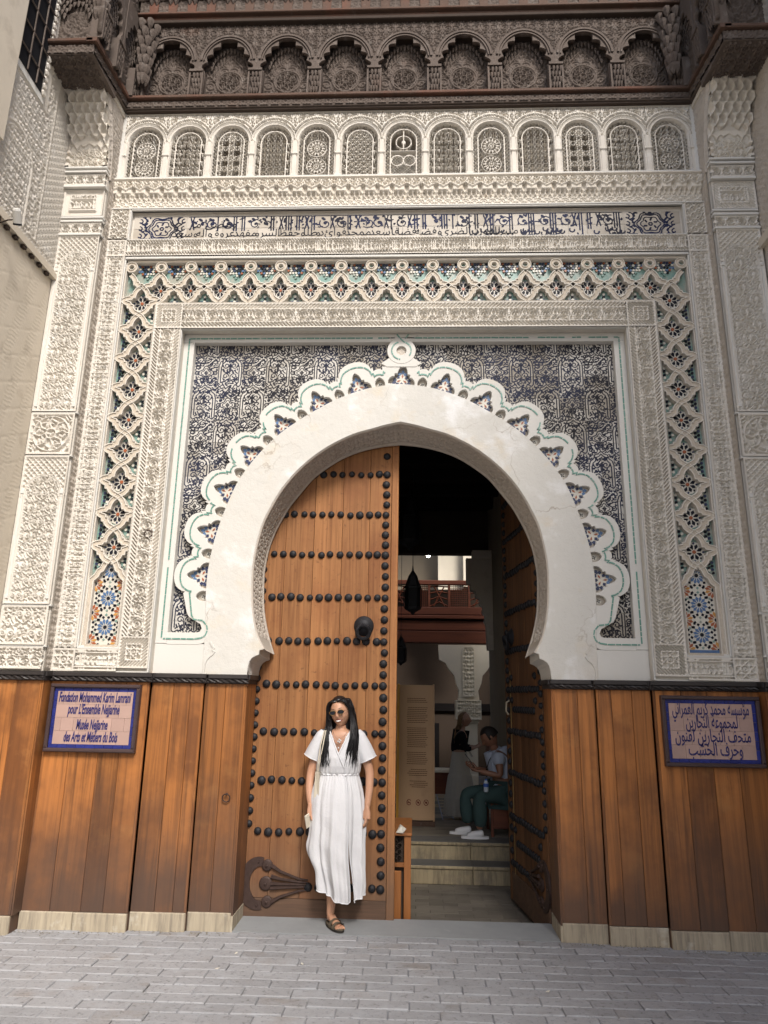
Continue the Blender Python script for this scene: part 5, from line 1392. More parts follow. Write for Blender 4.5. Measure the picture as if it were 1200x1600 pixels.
    # slender white engaged colonnettes
    for xx in (2.668, 2.985):
        c = MB()
        for z0_, z1_ in ((2.32,3.12),(3.89,5.12)):
            c.tube([(AX+sg*xx, float(yfront(3))-.012, z) for z in np.linspace(z0_, z1_, 5)], .010, 6); c.cbox(AX+sg*xx-.014, AX+sg*xx+.014, float(yfront(3))-.028, -.1, z0_-.03, z0_, .002); c.cbox(AX+sg*xx-.014, AX+sg*xx+.014, float(yfront(3))-.028, -.1, z1_, z1_+.03, .002)
        c.each('colonnette', 'stucco_white', portal)
# ================================================================ WAINSCOT, MOULDING, PLINTH
SECT = [(-3.02,-2.64,-.12),(-2.64,-1.87,.0),(-1.87,-1.47,.045),(-1.47,-1.157,.08)]      # x0, x1, y (left); mirrored on the right
joints_L = {0:[-3.02,-2.83,-2.64],1:[-2.64,-2.43,-2.21,-2.05,-1.87],2:[-1.87,-1.70,-1.57,-1.47],3:[-1.47,-1.31,-1.157]}
joints_R = {0:[-3.02,-2.80,-2.64],1:[-2.64,-2.44,-2.26,-2.07,-1.87],2:[-1.87,-1.73,-1.58,-1.47],3:[-1.47,-1.34,-1.157]}
wain = {}
for sg in (-1, 1):
    J = joints_L if sg < 0 else joints_R
    for si, (a, b, y) in enumerate(SECT):
        js = J[si]
        for q in range(len(js)-1):
            x0, x1 = sorted((AX-sg*js[q]*-1*-1, AX-sg*js[q+1]*-1*-1)) if False else sorted((AX+sg*-js[q], AX+sg*-js[q+1]))
            zb = .115+rnd.uniform(-.004,.004)
            m = MB(); m.cbox(x0+.0012, x1-.0012, y, y+.03, zb, 1.688, .0025)
            m.build('plank', 'wood', portal, loc=(0, rnd.uniform(0,.003), 0))
        bx_ = MB(); x0, x1 = sorted((AX-sg*a, AX-sg*b)); bx_.box(x0, x1, y+.012, .30 if y > -.05 else .1, .0, 1.757); bx_.build('wainscot_core', 'wood', portal)
        # edge post with rounded arris at each step towards the doorway
        m = MB(); xe = AX-sg*b; 
        m.cbox(min(xe, xe+sg*.018)-.0, max(xe, xe+sg*.018), y-.003, y+.1, .12, 1.688, .003); m.build('edge_strip', 'wood', portal)
    # returns
    xr_ = AX+sg*2.64
    m = MB(); m.box(min(xr_-sg*.002, xr_-sg*.012), max(xr_-sg*.002,xr_-sg*.012), -.118, .0, .115, 1.688); m.build('plank', 'wood', portal)
    # door jamb boards (three)
    for q in range(2):
        xj = AX+sg*1.157; y0_, y1_ = .083+q*.158, .083+(q+1)*.158-.002; sp = .0
        m = MB(); m.box(min(xj-sg*.010, xj+sg*.03), max(xj-sg*.010, xj+sg*.03), y0_, y1_, .10, 1.70); m.build('jamb_plank', 'wood', portal)
# twisted black moulding following the steps
def moulding(sg):
    path = []
    for a, b, y in SECT: path += [(AX-sg*a*1, y), (AX-sg*b*1, y)]
    path = [(AX+sg*-a_, y_) for a_, y_ in [(p, q) for s_ in SECT for p, q in ((s_[0], s_[2]), (s_[1], s_[2]))]]
    path.append((AX+sg*1.157, .40))
    for q in range(len(path)-1):
        (xa, ya), (xb, yb) = path[q], path[q+1]
        along_x = abs(xb-xa) > abs(yb-ya)
        m = MB()
        if along_x:
            x0, x1 = sorted((xa, xb)); x1 += .02*(1 if sg < 0 else 0); x0 -= .02*(1 if sg > 0 else 0)
            m.cbox(x0, x1, ya-.035, ya+.04, 1.722, 1.757, .006); m.cbox(x0, x1, ya-.018, ya+.04, 1.688, 1.722, .004)
            n = int((x1-x0)/.012)
            for ph in (0, PI): m.tube([(x0+(x1-x0)*t/n, ya-.024+.009*math.cos(t*.75+ph), 1.706+.009*math.sin(t*.75+ph)) for t in range(n+1)], .008, 5)
        else:
            y0, y1 = sorted((ya, yb)); s_in = -sg
            xx = xa
            m.box(min(xx, xx-sg*.03), max(xx, xx-sg*.03), y0, y1, 1.722, 1.757); m.box(min(xx, xx-sg*.016), max(xx, xx-sg*.016), y0, y1, 1.690, 1.722)
        m.build('black_moulding', 'moulding', portal)
for sg in (-1, 1): moulding(sg)
# plinth stones
for sg in (-1, 1):
    for a, b, y in SECT:
        x0, x1 = sorted((AX-sg*a, AX-sg*b)); n = max(1, round((x1-x0)/.38)); e = [x0+(x1-x0)*k/n for k in range(n+1)]
        for k in range(n):
            m = MB(); m.cbox(e[k]+.002, e[k+1]-.002, y-.012+rnd.uniform(-.003,.003), y+.10, -.02, .114+rnd.uniform(-.005,.005), .006); m.build('plinth_stone', 'plinth', portal)
    xj = AX+sg*1.157; m = MB(); m.box(min(xj-sg*.014, xj+sg*.03), max(xj-sg*.014, xj+sg*.03), .075, .40, -.02, .098); m.build('plinth_stone', 'plinth', portal)
# iron rings on the wall
def iron_ring(loc, label, r_=.030):
    t = thing('iron_ring', label, 'ring', loc, 0, 'iron rings fixed to the front'); t['_w'] = (0,0,0)
    m = MB(); m.tube([(r_*math.cos(a), -.020-.006*math.sin(a), -r_+r_*math.sin(a)) for a in np.linspace(0, 2*PI, 18, endpoint=False)], .0045, 6, closed=True)
    m.build('hoop', 'rust', t, loc=(0,0,0)); m = MB(); m.tube([(0,.01,.0),(0,-.018,.0),(0,-.024,-.006)], .006, 6); m.build('staple', 'rust', t, loc=(0,0,0))
iron_ring((-1.235,.078,.905), 'small rusty iron ring hanging on the brown planks left of the door', .028)
iron_ring((-1.985,-.004,2.86), 'rusty iron ring fixed in the carved stucco strip left of the arch', .030)

# ================================================================ SIGNS
def sign(sg, label, x0, x1, z0, z1):
    t = thing('museum_sign', label, 'sign', ((x0+x1)/2, 0, z0), 0, 'framed tile signs beside the door'); L = (-(x0+x1)/2, 0, -z0)
    fw_ = .028
    for nm, (a,b,c,d) in (('frame_rail',(x0,x1,z1-fw_,z1)),('frame_rail',(x0,x1,z0,z0+fw_)),('frame_stile',(x0,x0+fw_,z0+fw_,z1-fw_)),('frame_stile',(x1-fw_,x1,z0+fw_,z1-fw_))):
        m = MB(); m.cbox(a,b,-.045,.0,c,d,.007); m.build(nm, 'signframe', t, loc=L)
    a0, a1, c0_, c1 = x0+fw_, x1-fw_, z0+fw_, z1-fw_
    b = MB(); b.box(a0,a1,-.016,.0,c0_,c1); b.build('sign_bed', 'plinth', t, loc=L)
    bw = .026; nx_ = 9; wz = (c1-c0_)
    for i in range(nx_):
        xa = a0+(a1-a0)*i/nx_; xb = a0+(a1-a0)*(i+1)/nx_
        for z in (c0_, c1-bw): m = MB(); m.cbox(xa+.0008, xb-.0008, -.022, -.014, z, z+bw, .001); m.build('border_tile', 'signblue', t, loc=L)
    for j in range(6):
        za = c0_+bw+(wz-2*bw)*j/6; zb = c0_+bw+(wz-2*bw)*(j+1)/6
        for x in (a0, a1-bw): m = MB(); m.cbox(x, x+bw, -.022, -.014, za+.0008, zb-.0008, .001); m.build('border_tile', 'signblue', t, loc=L)
    p0, p1, q0, q1 = a0+bw, a1-bw, c0_+bw, c1-bw; nx_, nz_ = 6, 4
    for j in range(nz_):
        for i in range(nx_ + (j % 2)):
            e0 = p0+(p1-p0)*max(0, (i-(.5 if j%2 else 0)))/nx_; e1 = p0+(p1-p0)*min(nx_, (i+1-(.5 if j%2 else 0)))/nx_
            m = MB(); m.cbox(e0+.0006, e1-.0006, -.0215-rnd.uniform(0,.0008), -.014, q0+(q1-q0)*j/nz_+.0006, q0+(q1-q0)*(j+1)/nz_-.0006, .0008); m.build('face_tile', 'signpink', t, loc=L)
    return t, (p0,p1,q0,q1), L
def put_text(t, L, txt, cx, z, width, size, shear=0.0, offset=0.0):
    me = text_mesh(txt, size, 1.0, shear, offset, .0008, 3)
    xs = [v.co.x for v in me.vertices]; w_ = max(xs)-min(xs); mid = (max(xs)+min(xs))/2; k = width/w_
    for v in me.vertices: v.co.x = (v.co.x-mid)*k
    me.materials.clear(); me.materials.append(M['signink']); me.name = 'sign_lettering'
    part('sign_lettering', me, t, loc=(cx+L[0], -.0238, z+L[2]))
t, (p0,p1,q0,q1), L = sign(-1, 'framed tile sign with four lines of blue French lettering, left of the door', -2.600, -1.915, 1.180, 1.668)
H_ = q1-q0; W_ = p1-p0; cxs = (p0+p1)/2
for txt, fz, fw_, s_ in (('Fondation Mohammed Karim Lamrani', .80, .95, .100), ("pour L'Ensemble Nejjarine", .575, .68, .100), ('Musée Nejjarine', .285, .41, .100), ('des Arts et Métiers du Bois', .055, .70, .100)):
    put_text(t, L, txt, cxs, q0+H_*fz, W_*fw_, s_, .18, .0028)
t, (p0,p1,q0,q1), L = sign(1, 'framed tile sign with four lines of blue Arabic lettering, right of the door', 1.925, 2.625, 1.165, 1.655)
H_ = q1-q0; W_ = p1-p0; cxs = (p0+p1)/2
for txt, fz, fw_, s_, ox in (('مؤسسة محمد كريم العمراني', .80, .92, .125, 0), ('لمجموعة النجارين', .56, .62, .125, 0), ('متحف النجارين لفنون', .31, .90, .125, 0), ('وحرف الخشب', .07, .64, .125, .01)):
    put_text(t, L, arabic(txt), cxs+ox, q0+H_*fz, W_*fw_, s_, 0, .0012)

# ================================================================ DOORS
def stud_mesh():
    b = MB(); b.lathe([(.0305,0),(.031,-.004),(.028,-.012),(.022,-.0185),(.012,-.0235),(.003,-.0252)], 12, (0,0,0), 'y'); return b.mesh('stud', 'iron', True)
studm = stud_mesh()
ROWS = [3.473, 3.112, 2.763, 2.402, 2.043, 1.694, 1.327, .967, .597, .213]
def door_leaf(name_parent, loc, rotz, mirror, label, wicket=False, wd='doorwood'):
    """leaf in its own coordinates: hinge at x = 0, free edge at x = 1.135 (left leaf), face towards -y"""
    s = -1 if mirror else 1
    t = thing('door_leaf', label, 'door', loc, rotz, 'studded leaves of the great door')
    edges = [0, .18, .42, .66, .89, 1.075]
    for q in range(len(edges)-1):
        x0, x1 = sorted((s*edges[q], s*edges[q+1])); m = MB(); m.cbox(x0+.0012, x1-.0012, 0, .045, .135, 3.95, .002); m.build('plank', wd, t, loc=(0, rnd.uniform(0,.0015), 0))
    x0, x1 = sorted((s*1.0765, s*1.135)); m = MB(); m.cbox(x0, x1, -.006, .085, -.10, 3.95, .004); m.build('edge_post', wd, t)
    x0, x1 = sorted((s*0, s*1.0755)); m = MB(); m.cbox(x0, x1, -.004, .06, -.10, .133, .004); m.build('bottom_rail', 'doordark', t)
    m = MB(); m.box(x0, x1, .047, .08, -.10, 3.95); m.build('leaf_back', 'doordark', t)
    xs0, xs1 = .085, .965
    for ri, z in enumerate(ROWS):
        n = 12
        for k in range(n):
            x = xs0 + (xs1-xs0)*k/(n-1)
            if ri == 9 and x < .45: continue
            o = part('stud', studm, t, loc=(s*(x+rnd.uniform(-.005,.005)), -.0005, z+rnd.uniform(-.005,.005)), rot=(0, rnd.uniform(0,6), 0)); f = rnd.uniform(.88,1.12); o.scale = (f,1,f)
    # column of studs near the free edge and at the hinge
    zc = []
    for a, b in zip(ROWS[:-1], ROWS[1:]): zc += [a - (a-b)*k/4 for k in range(4)]
    zc += [ROWS[-1]]
    for z in zc + [3.64]:
        o = part('stud', studm, t, loc=(s*(1.030+.004*rnd.uniform(-1,1)), -.0005, z), rot=(0, rnd.uniform(0,6), 0)); f = rnd.uniform(.98,1.1); o.scale = (f,1,f)
    for z in zc[:-5]:
        o = part('stud', studm, t, loc=(s*.010, -.0005, z-.04), rot=(0, rnd.uniform(0,6), 0)); f = rnd.uniform(.85,.95); o.scale = (f,1,f)
    # knocker: domed plate and twisted ring
    kx, kz = s*.862, 2.17
    m = MB(); m.lathe([(.080,0),(.082,-.006),(.070,-.012),(.055,-.030),(.040,-.040),(.012,-.046)], 24, (kx,0,kz), 'y'); pl_ = m.build('knocker_plate', 'iron', t, smooth=True)
    m = MB(); pts = [(kx+.052*math.cos(a), -.058-.012*math.sin(a), kz-.055+.052*math.sin(a)) for a in np.linspace(0,2*PI,28,endpoint=False)]
    m.tube(pts, .013, 6, closed=True)
    for q in range(30):
        a = 2*PI*q/30; c_ = (kx+.052*math.cos(a), -.058-.012*math.sin(a), kz-.055+.052*math.sin(a)); tv = Vector((-math.sin(a),0,math.cos(a))); rv = Vector((math.cos(a),0,math.sin(a)))
        m.tube([Vector(c_)+rv*.015*math.cos(b)+Vector((0,1,0))*.015*math.sin(b)+tv*.006*(b/PI-1) for b in np.linspace(0,2*PI,8)], .0032, 4)
    ringo = m.build('knocker_ring', 'iron', pl_)
    m = MB(); m.lathe([(.018,-.04),(.020,-.062),(.010,-.07)], 10, (kx,0,kz+.0), 'y'); m.build('knocker_boss', 'iron', pl_)
    # strap hinge shaped like a crescent with three fingers
    hx, hz = .115, .235
    pts = [(hx+.115*math.cos(a), hz+.150*math.sin(a)) for a in np.linspace(R(78), R(282), 22)]
    m = MB(); wv = [.030+.012*math.sin(PI*i/21) for i in range(22)]
    P2 = [(s*x, z) for x,z in pts]; 
    for i in range(len(P2)-1):
        def nn(i): a_ = P2[max(0,i-1)]; b_ = P2[min(len(P2)-1,i+1)]; d = (b_[0]-a_[0], b_[1]-a_[1]); l = math.hypot(*d); return (-d[1]/l, d[0]/l)
        n0_, n1_ = nn(i), nn(i+1); a_, b_ = P2[i], P2[i+1]
        q = [(a_[0]-n0_[0]*wv[i],a_[1]-n0_[1]*wv[i]),(b_[0]-n1_[0]*wv[i+1],b_[1]-n1_[1]*wv[i+1]),(b_[0]+n1_[0]*wv[i+1],b_[1]+n1_[1]*wv[i+1]),(a_[0]+n0_[0]*wv[i],a_[1]+n0_[1]*wv[i])]
        m.poly_xz(ccw(q), -.013, .004)
    cres = m.build('strap_hinge', 'rust', t)
    for (dx_, dz_, rr) in ((.055,.125,.042),(.065,-.125,.042),(.05,0,.050)):
        m = MB(); m.lathe([(rr,0),(rr,-.012),(rr*.8,-.018),(rr*.25,-.021)], 14, (s*(hx+dx_),0,hz+dz_), 'y'); m.lathe([(.012,-.018),(.010,-.030),(.003,-.033)], 8, (s*(hx+dx_),0,hz+dz_), 'y'); m.build('hinge_boss', 'rust', cres)
    for (za, zb_, xa) in ((.125,.038,.09),(.05,.018,.09),(0,0,.09),(-.03,-.018,.09),(-.125,-.045,.10)):
        m = MB(); m.tube([(s*(hx+xa), -.014, hz+za),(s*(hx+.16), -.018, hz+(za*.55+zb_*.45)),(s*(hx+.30), -.014, hz+zb_),(s*(hx+.37), -.010, hz+zb_*.8)], [.015,.011,.009,.005], 6); m.build('hinge_finger', 'rust', cres)
    for a in (R(95),R(180),R(265)): m = MB(); m.lathe([(.010,-.012),(.008,-.02),(.002,-.022)], 8, (s*(hx+.115*math.cos(a)),0,hz+.150*math.sin(a)), 'y'); m.build('rivet', 'rust', cres)
    if wicket:
        for zz in (1.52, .40):
            for k in range(9): part('stud', studm, t, loc=(s*(.22+.075*k), -.0005, zz), rot=(0, k, 0))
        for zz in (1.60,1.80,.50): 
            for xx in (.16, .90): part('stud', studm, t, loc=(s*xx, -.0005, zz))
        m = MB(); m.cbox(min(s*.955,s*.962), max(s*.955,s*.962), -.004, .01, .13, 1.86, .001); m.build('wicket_edge', 'brass' if 'brass' in M else 'tileochre', t)
        m = MB(); m.tube([(s*.93,-.012,1.60),(s*.925,-.05,1.58),(s*.925,-.055,1.50),(s*.93,-.03,1.47)], .008, 6); m.build('wicket_handle', 'plinth', t)
    return t
M['brass'] = pbr('brass', (0.45,0.32,0.14), 0.35, 0.5, metal=0.8)
door_leaf(portal, (-1.142, .42, 0), 0, False, 'closed wooden door leaf behind the woman, studded with rows of black iron nails')
M['doorwood_shaded'] = pbr('shaded_door_plank', (0.15,0.068,0.028), 0.65, 0.28, grain=(40,40,1.1,(0.05,0.022,0.010),1.0), island=0.16, bump=(1,0.3,0.003))  # same planks as the closed leaf, with the open leaf's shade put into the colour
door_leaf(portal, (1.150, .44, 0), R(-(90-7)), True, 'open wooden door leaf swung inward on the right, its nail studs seen edge-on', wicket=True, wd='doorwood_shaded')

# ================================================================ SIDE WALLS
lw_ = thing('neighbouring_wall', 'beige alley wall at the left edge with carved upper storey and grilled window', 'wall', (-3.0,-.2,0)); L = (3.0,.2,0)
m = MB(); m.box(-3.5, -3.005, -9, .1, 0, 5.03); m.build('lower_wall', 'beige', lw_, loc=L)
relief('herringbone_render', lambda u,v: np.where(((v*2.2+u*1.0) % .5) < .02, 0.0, np.where(((u+v*.3) % .22) < .11, .5+.5*np.sin(v*190+np.floor(u/.11)*2), .75)), 0, 1.3, 0, 3.2, .012, (-3.004,-.16,1.8), (0,-1,0), (0,0,1), (1,0,0), .0035, 'beige', lw_, kind='stuff', loc=L)
m = MB(); m.box(-3.02, -2.965, -9, -.13, 5.035, 5.09); m.box(-3.02, -2.985, -9, -.13, 5.09, 5.12); m.build('string_course', 'beige', lw_, loc=L)
for k in range(9):
    m = MB(); m.box(-3.0, -2.972, -.30-.12*k, -.26-.12*k, 5.008, 5.034); m.build('dentil', 'canopy_dark', lw_, loc=L)
m = MB(); m.box(-3.5, -3.005, -9, .1, 5.12, 9.5); m.build('upper_wall', 'stucco', lw_, loc=L)
def upw(u, v):    # u = distance from the pilaster towards the camera, v from 5.12
    h = P_scale(u*1.0, v*1.0)
    ef = np.abs(u-.40); h = np.where(ef < .045, P_kufic(v, (u-.355)*1.1), h); h = np.where((np.abs(ef-.045) < .008), 1.0, h)
    h = np.where(u > .445, P_dense(u*1.1, v*1.1), h)
    pa = (np.abs(u-.78) < .25) & (v > .08) & (v < .80)
    rr = np.where(v < .55, np.abs(u-.78), np.hypot(u-.78, v-.55)); h = np.where((np.abs(rr-.24) < .012)|(np.abs(rr-.20) < .006), 1.0, h)
    h = np.where((v < .06), np.where(np.abs(v-.03) < .022, .5*P_lat(u,v), 1.0), h)
    wn = (u > .475) & (v > 1.20); h = np.where(wn, .9, h)
    return h
relief('carved_render', upw, 0, 1.5, 0, 3.4, .010, (-3.004,-.14,5.12), (0,-1,0), (0,0,1), (1,0,0), .012, 'stucco', lw_, kind='stuff', loc=L)
# window with bars
m = MB(); m.box(-3.004, -2.985, -1.50, -.70, 6.34, 7.6); m.build('window_frame', 'stucco_white', lw_, loc=L)
wpane = MB(); wpane.box(-2.990, -2.981, -1.40, -.76, 6.40, 7.55); wp = wpane.build('window_pane', 'glassdark', lw_, loc=L)
for k in range(5):
    m = MB(); m.tube([(-2.97,-.86-.13*k,6.40),(-2.97,-.86-.13*k,7.5)], .007, 5); m.build('window_bar', 'canopy', lw_, loc=L)
for k in range(5):
    m = MB(); m.tube([(-2.97,-.76,6.55+.22*k),(-2.97,-1.4,6.55+.22*k)], .007, 5); m.build('window_bar', 'canopy', lw_, loc=L)
m = MB()
for k in range(16): m.lathe([(.025,0),(.03,.01),(.02,.02)], 6, (-2.985, -.735, 6.42+.07*k), 'x')
m.build('scalloped_edge', 'stucco', lw_, loc=L)
m = MB(); m.box(-3.01, -2.93, -2.6, -1.17, 5.55, 9.4); m.build('plain_pier', 'beige', lw_, loc=L)
# lamp
t = thing('spotlight', 'small silver cylindrical spotlight on the left wall', 'lamp', (-2.86,-.95,4.99)); 
m = MB(); m.lathe([(.030,0),(.030,.10),(.024,.115)], 14, (0,0,0), 'z'); m.build('housing', 'brushed' if 'brushed' in M else 'stucco_white', t, rot=(R(38),R(12),0))
m = MB(); m.lathe([(.026,-.002),(.031,-.002),(.031,.012)], 14, (0,0,0), 'z'); m.build('lens_ring', 'iron', t, rot=(R(38),R(12),0))
m = MB(); m.tube([(0,.0,.05),(-.06,-.03,.02),(-.14,-.02,.0)], .006, 5); m.build('cable', 'canopy_dark', t)
rw_ = thing('right_alley_wall', 'carved grey stucco wall meeting the right pilaster at the frame edge', 'wall', (3.03,-.2,0)); L = (-3.03,.2,0)
m = MB(); m.box(3.035, 3.5, -9, .1, 0, 9.5); m.build('upper_wall', 'stucco_grey', rw_, loc=L)
relief('carved_render', lambda u,v: P_scale(u,v), 0, 1.2, 0, 3.8, .011, (3.034,-.14,5.4), (0,-1,0), (0,0,1), (-1,0,0), .012, 'stucco_grey', rw_, kind='stuff', loc=L)
m = MB(); m.box(2.99, 3.05, -9, -.13, 5.28, 5.36); m.build('string_course', 'beige', rw_, loc=L)
# ================================================================ INSIDE
FL = -.14; LZ = .195
inside = MB()
room = thing('courtyard_house', 'dim plastered vestibule and courtyard seen through the open doorway', 'house', (0,3,0)); LR = (0,-3,0)
def rpart(mb, name, mat, **k):
    if name in ('lattice_panel','white_pier'): return mb.build(name, mat, room, loc=LR, **k)
    return mb.each(name, mat, room, loc=LR)
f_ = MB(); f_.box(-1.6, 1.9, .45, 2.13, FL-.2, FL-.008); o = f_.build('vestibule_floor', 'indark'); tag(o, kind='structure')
bm_ = []
b = MB(); b.cbox(0,.235,0,.03,0,.1,.001)
bk = MB(); bk.add([(0,0,-.02),(.24,0,-.02),(.24,.105,-.02),(0,.105,-.02),(0,0,0),(.24,0,0),(.24,.105,0),(0,.105,0)], [(0,1,5,4),(1,2,6,5),(2,3,7,6),(3,0,4,7),(4,5,6,7)])
bkm = bk.mesh('floor_brick', 'infloor')
for r_ in range(16):
    for c in range(6):
        x = -.08+c*.243-(r_%2)*.12
        part('floor_brick', bkm, o, loc=(x, .44+r_*.107, FL+rnd.uniform(-.002,.002)), rot=(0,0,rnd.uniform(-.01,.01)))
st = thing('entrance_steps', 'two worn stone steps rising to the landing inside the door', 'steps', (.5,2.13,FL)); LS = (-.5,-2.13,-FL)
for (y0, y1, z0, z1) in ((2.13,2.40,FL,.03),(2.40,2.70,FL,LZ)):
    for k in range(3):
        xs = [-.7,.1,.72,1.22]
        m = MB(); m.cbox(xs[k]+.002, xs[k+1]-.002, y0+rnd.uniform(0,.004), y1, z0, z1-.035, .006); m.build('riser_stone', 'step', st, loc=LS)
        m = MB(); m.cbox(xs[k]+.001, xs[k+1]-.001, y0-.012, y1, z1-.034, z1-.003, .008); m.build('nosing_stone', 'step', st, loc=LS); m = MB(); m.box(xs[k]+.001, xs[k+1]-.001, y0-.002, y1, z1-.003, z1); m.build('tread', 'tread', st, loc=LS)
f_ = MB(); f_.box(-1.6, 1.9, 2.65, 3.74, LZ-.5, LZ-.003); o = f_.build('landing', 'infloor'); tag(o, kind='structure')
for r_ in range(9):
    for c in range(5): part('floor_brick', bkm, o, loc=(.02+c*.243-(r_%2)*.12, 2.70+r_*.11, LZ+.001+rnd.uniform(-.001,.001)))
CZ = -.22
f_ = MB(); f_.box(-6, 6, 3.6, 16, CZ-.1, CZ-.003); o = f_.build('courtyard_floor', 'infloor'); tag(o, kind='structure')
m = MB(); m.mat(0)
for r_ in range(30):
    for c in range(16): m.mat((r_*7+c*3+(r_^c)) % 3); m.box(-.4+c*.17, -.4+c*.17+.15, 5.8+r_*.19, 5.8+r_*.19+.17, CZ-.01, CZ+.003+.0005*(c%3))
tag(m.build('courtyard_zellige', ['infloor','step','inwall'], o), kind='stuff')
w1 = MB()
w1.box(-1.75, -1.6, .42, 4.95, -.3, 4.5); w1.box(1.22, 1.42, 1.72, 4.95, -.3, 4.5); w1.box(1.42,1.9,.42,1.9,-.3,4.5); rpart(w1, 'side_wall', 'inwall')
w1 = MB(); w1.box(-3.4, 3.4, .385, .40, 4.0, 4.5); w1.box(-1.75, 1.9, .39, 4.95, 4.30, 4.5); rpart(w1, 'dark_ceiling', 'indark')
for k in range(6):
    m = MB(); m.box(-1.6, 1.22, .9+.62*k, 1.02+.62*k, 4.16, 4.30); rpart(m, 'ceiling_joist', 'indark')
# deep dark lintel with carving before the courtyard
m = MB(); m.box(-1.75, 1.9, 4.75, 4.95, 3.66, 4.6); rpart(m, 'lintel', 'canopy_dark')
far_from = len(room.children)
# gallery: beams, balustrade with turned lattice panels
gy = 6.60
m = MB(); m.cbox(-3, 3, gy, gy+.2, 2.50, 2.70, .01); m.cbox(-3, 3, gy+.02, gy+.2, 2.71, 2.88, .01); rpart(m, 'gallery_beam', 'inwood')
m = MB(); m.cbox(-3, 3, gy-.04, gy+.2, 2.90, 2.96, .01); m.cbox(-3, 3, gy-.02, gy+.2, 2.97, 3.10, .01); rpart(m, 'gallery_beam', 'inwood')
m = MB(); m.cbox(-3, 3, gy-.02, gy+.06, 3.48, 3.56, .01); rpart(m, 'handrail', 'inwood')
for k in range(8):
    x = -.62+k*.34; m = MB(); m.cbox(x-.02, x+.02, gy-.01, gy+.05, 3.10, 3.48, .004); rpart(m, 'baluster', 'inwood')
    m = MB(); mid = x+.17
    if k % 2 == 0:
        for q in range(11):
            m.tube([(x+.02+.03*q, gy+.02, 3.10),(x+.02+.03*q, gy+.02, 3.48)], .005, 4); m.tube([(x+.02, gy+.02, 3.115+.034*q),(x+.32, gy+.02, 3.115+.034*q)], .005, 4)
    else:
        for q in range(4): m.tube([(x+.02, gy+.02, 3.12+.11*q),(mid, gy+.02, 3.10+.09*(q+1)),(x+.32, gy+.02, 3.12+.11*q)], .012, 4)
        m.tube([(x+.08, gy+.02, 3.12),(x+.26, gy+.02, 3.46)], .012, 4); m.tube([(x+.26, gy+.02, 3.12),(x+.08, gy+.02, 3.46)], .012, 4)
    rpart(m, 'lattice_panel', 'inwood')
m = MB(); m.box(-3, 3, gy+.2, 7.6, 2.7, 2.9); rpart(m, 'gallery_floor', 'canopy_dark')
# white carved pier with arches beside it
px0, px1 = .90, 1.19; py = 6.62
m = MB(); m.cbox(px0, px1, py, py+.3, LZ, 1.22, .01); m.cbox(px0-.02, px1+.02, py-.02, py+.32, 1.22, 1.27, .006); m.cbox(px0-.06, px1+.06, py-.03, py+.33, 1.275, 1.58, .01); rpart(m, 'white_pier', 'inwhite')
relief('pier_carving', lambda u,v: np.where(edge_in(u,v,0,.41,0,.30) < .02, 1, P_kufic(u,v*.9)), 0, .41, 0, .30, .012, (px0-.06,py-.034,1.278), (1,0,0), (0,0,1), (0,-1,0), .02, 'inwhite', room, loc=LR)
def arch_pts(cx, hw, z0, zt, n=9):
    P = []
    for q in range(n+1):
        a = PI - PI*q/n; P.append((cx+hw*math.cos(a), z0+(zt-z0)*math.sin(a)))
    out = []
    for i in range(len(P)-1):
        (xa,za),(xb,zb_) = P[i],P[i+1]; mx_,mz = (xa+xb)/2,(za+zb_)/2; dx_,dz_ = mx_-cx, mz-z0; l = math.hypot(dx_,dz_) or 1; out += [(xa,za),(mx_+dx_/l*.035, mz+dz_/l*.035)]
    return out + [P[-1]]
A1 = arch_pts(.26, .62, 1.60, 2.33); A2 = arch_pts(1.84, .62, 1.60, 2.33)
a_left = [p for p in A1 if p[0] > .55]; 
pr = [(.56,2.47),(.56,2.40)] + [p for p in A1 if p[0] > .565 and p[1] < 2.40] + [(.88,1.58),(1.22,1.58)] + [p for p in A2 if p[0] < 1.84] + [(1.9,2.36),(1.9,2.47)]
plate('arch_spandrel', [pr[::-1]], py, py+.12, 'inwhite', room, bevel=.004, loc=LR)
relief('spandrel_carving', lambda u,v: np.where(edge_in(u,v,0,.20,0,.80) < .018, 1, P_dense(u*.7,v*.7)), 0, .20, 0, .80, .012, (.95,py-.010,1.64), (1,0,0), (0,0,1), (0,-1,0), .02, 'inwhite', room, loc=LR)
def push_back(objs, k=1.198):
    C_ = (.118, -5.4, 1.61)
    for o_ in objs:
        me = o_.data; n_ = len(me.vertices); co = np.empty(n_*3, dtype=np.float32); me.vertices.foreach_get('co', co); co = co.reshape(-1,3)
        for a_ in range(3): co[:,a_] = C_[a_] + (co[:,a_]-C_[a_])*k
        me.vertices.foreach_set('co', co.ravel()); me.update()
bpy.context.view_layer.update()
push_back([o_ for o_ in room.children if o_.type == 'MESH' and o_.data.name.split('.')[0] in ('gallery_beam','handrail','baluster','lattice_panel','gallery_floor','white_pier','pier_carving','arch_spandrel','spandrel_carving')])
m = MB(); m.cbox(1.05, 1.40, 8.98, 9.3, CZ, LZ, .01); rpart(m, 'pier_base', 'inwhite')
# grey carved bracket half hidden by the right leaf
m = MB(); m.cbox(.95, 1.22, 4.3, 4.5, 3.50, 3.62, .01); rpart(m, 'grey_impost', 'stucco_grey')
br = [(1.42,2.35),(1.20,2.35),(1.19,2.66),(1.165,2.74),(1.18,2.80),(1.14,2.86),(1.15,2.93),(1.10,2.97),(1.11,3.04),(1.05,3.07),(1.05,3.14),(.98,3.16),(.98,3.24),(.93,3.27),(.93,3.60),(1.42,3.60)]
plate('grey_bracket', [[(x-.06,z-.1) for x,z in br]], 4.32, 4.46, 'stucco_grey', room, bevel=.006, loc=LR)
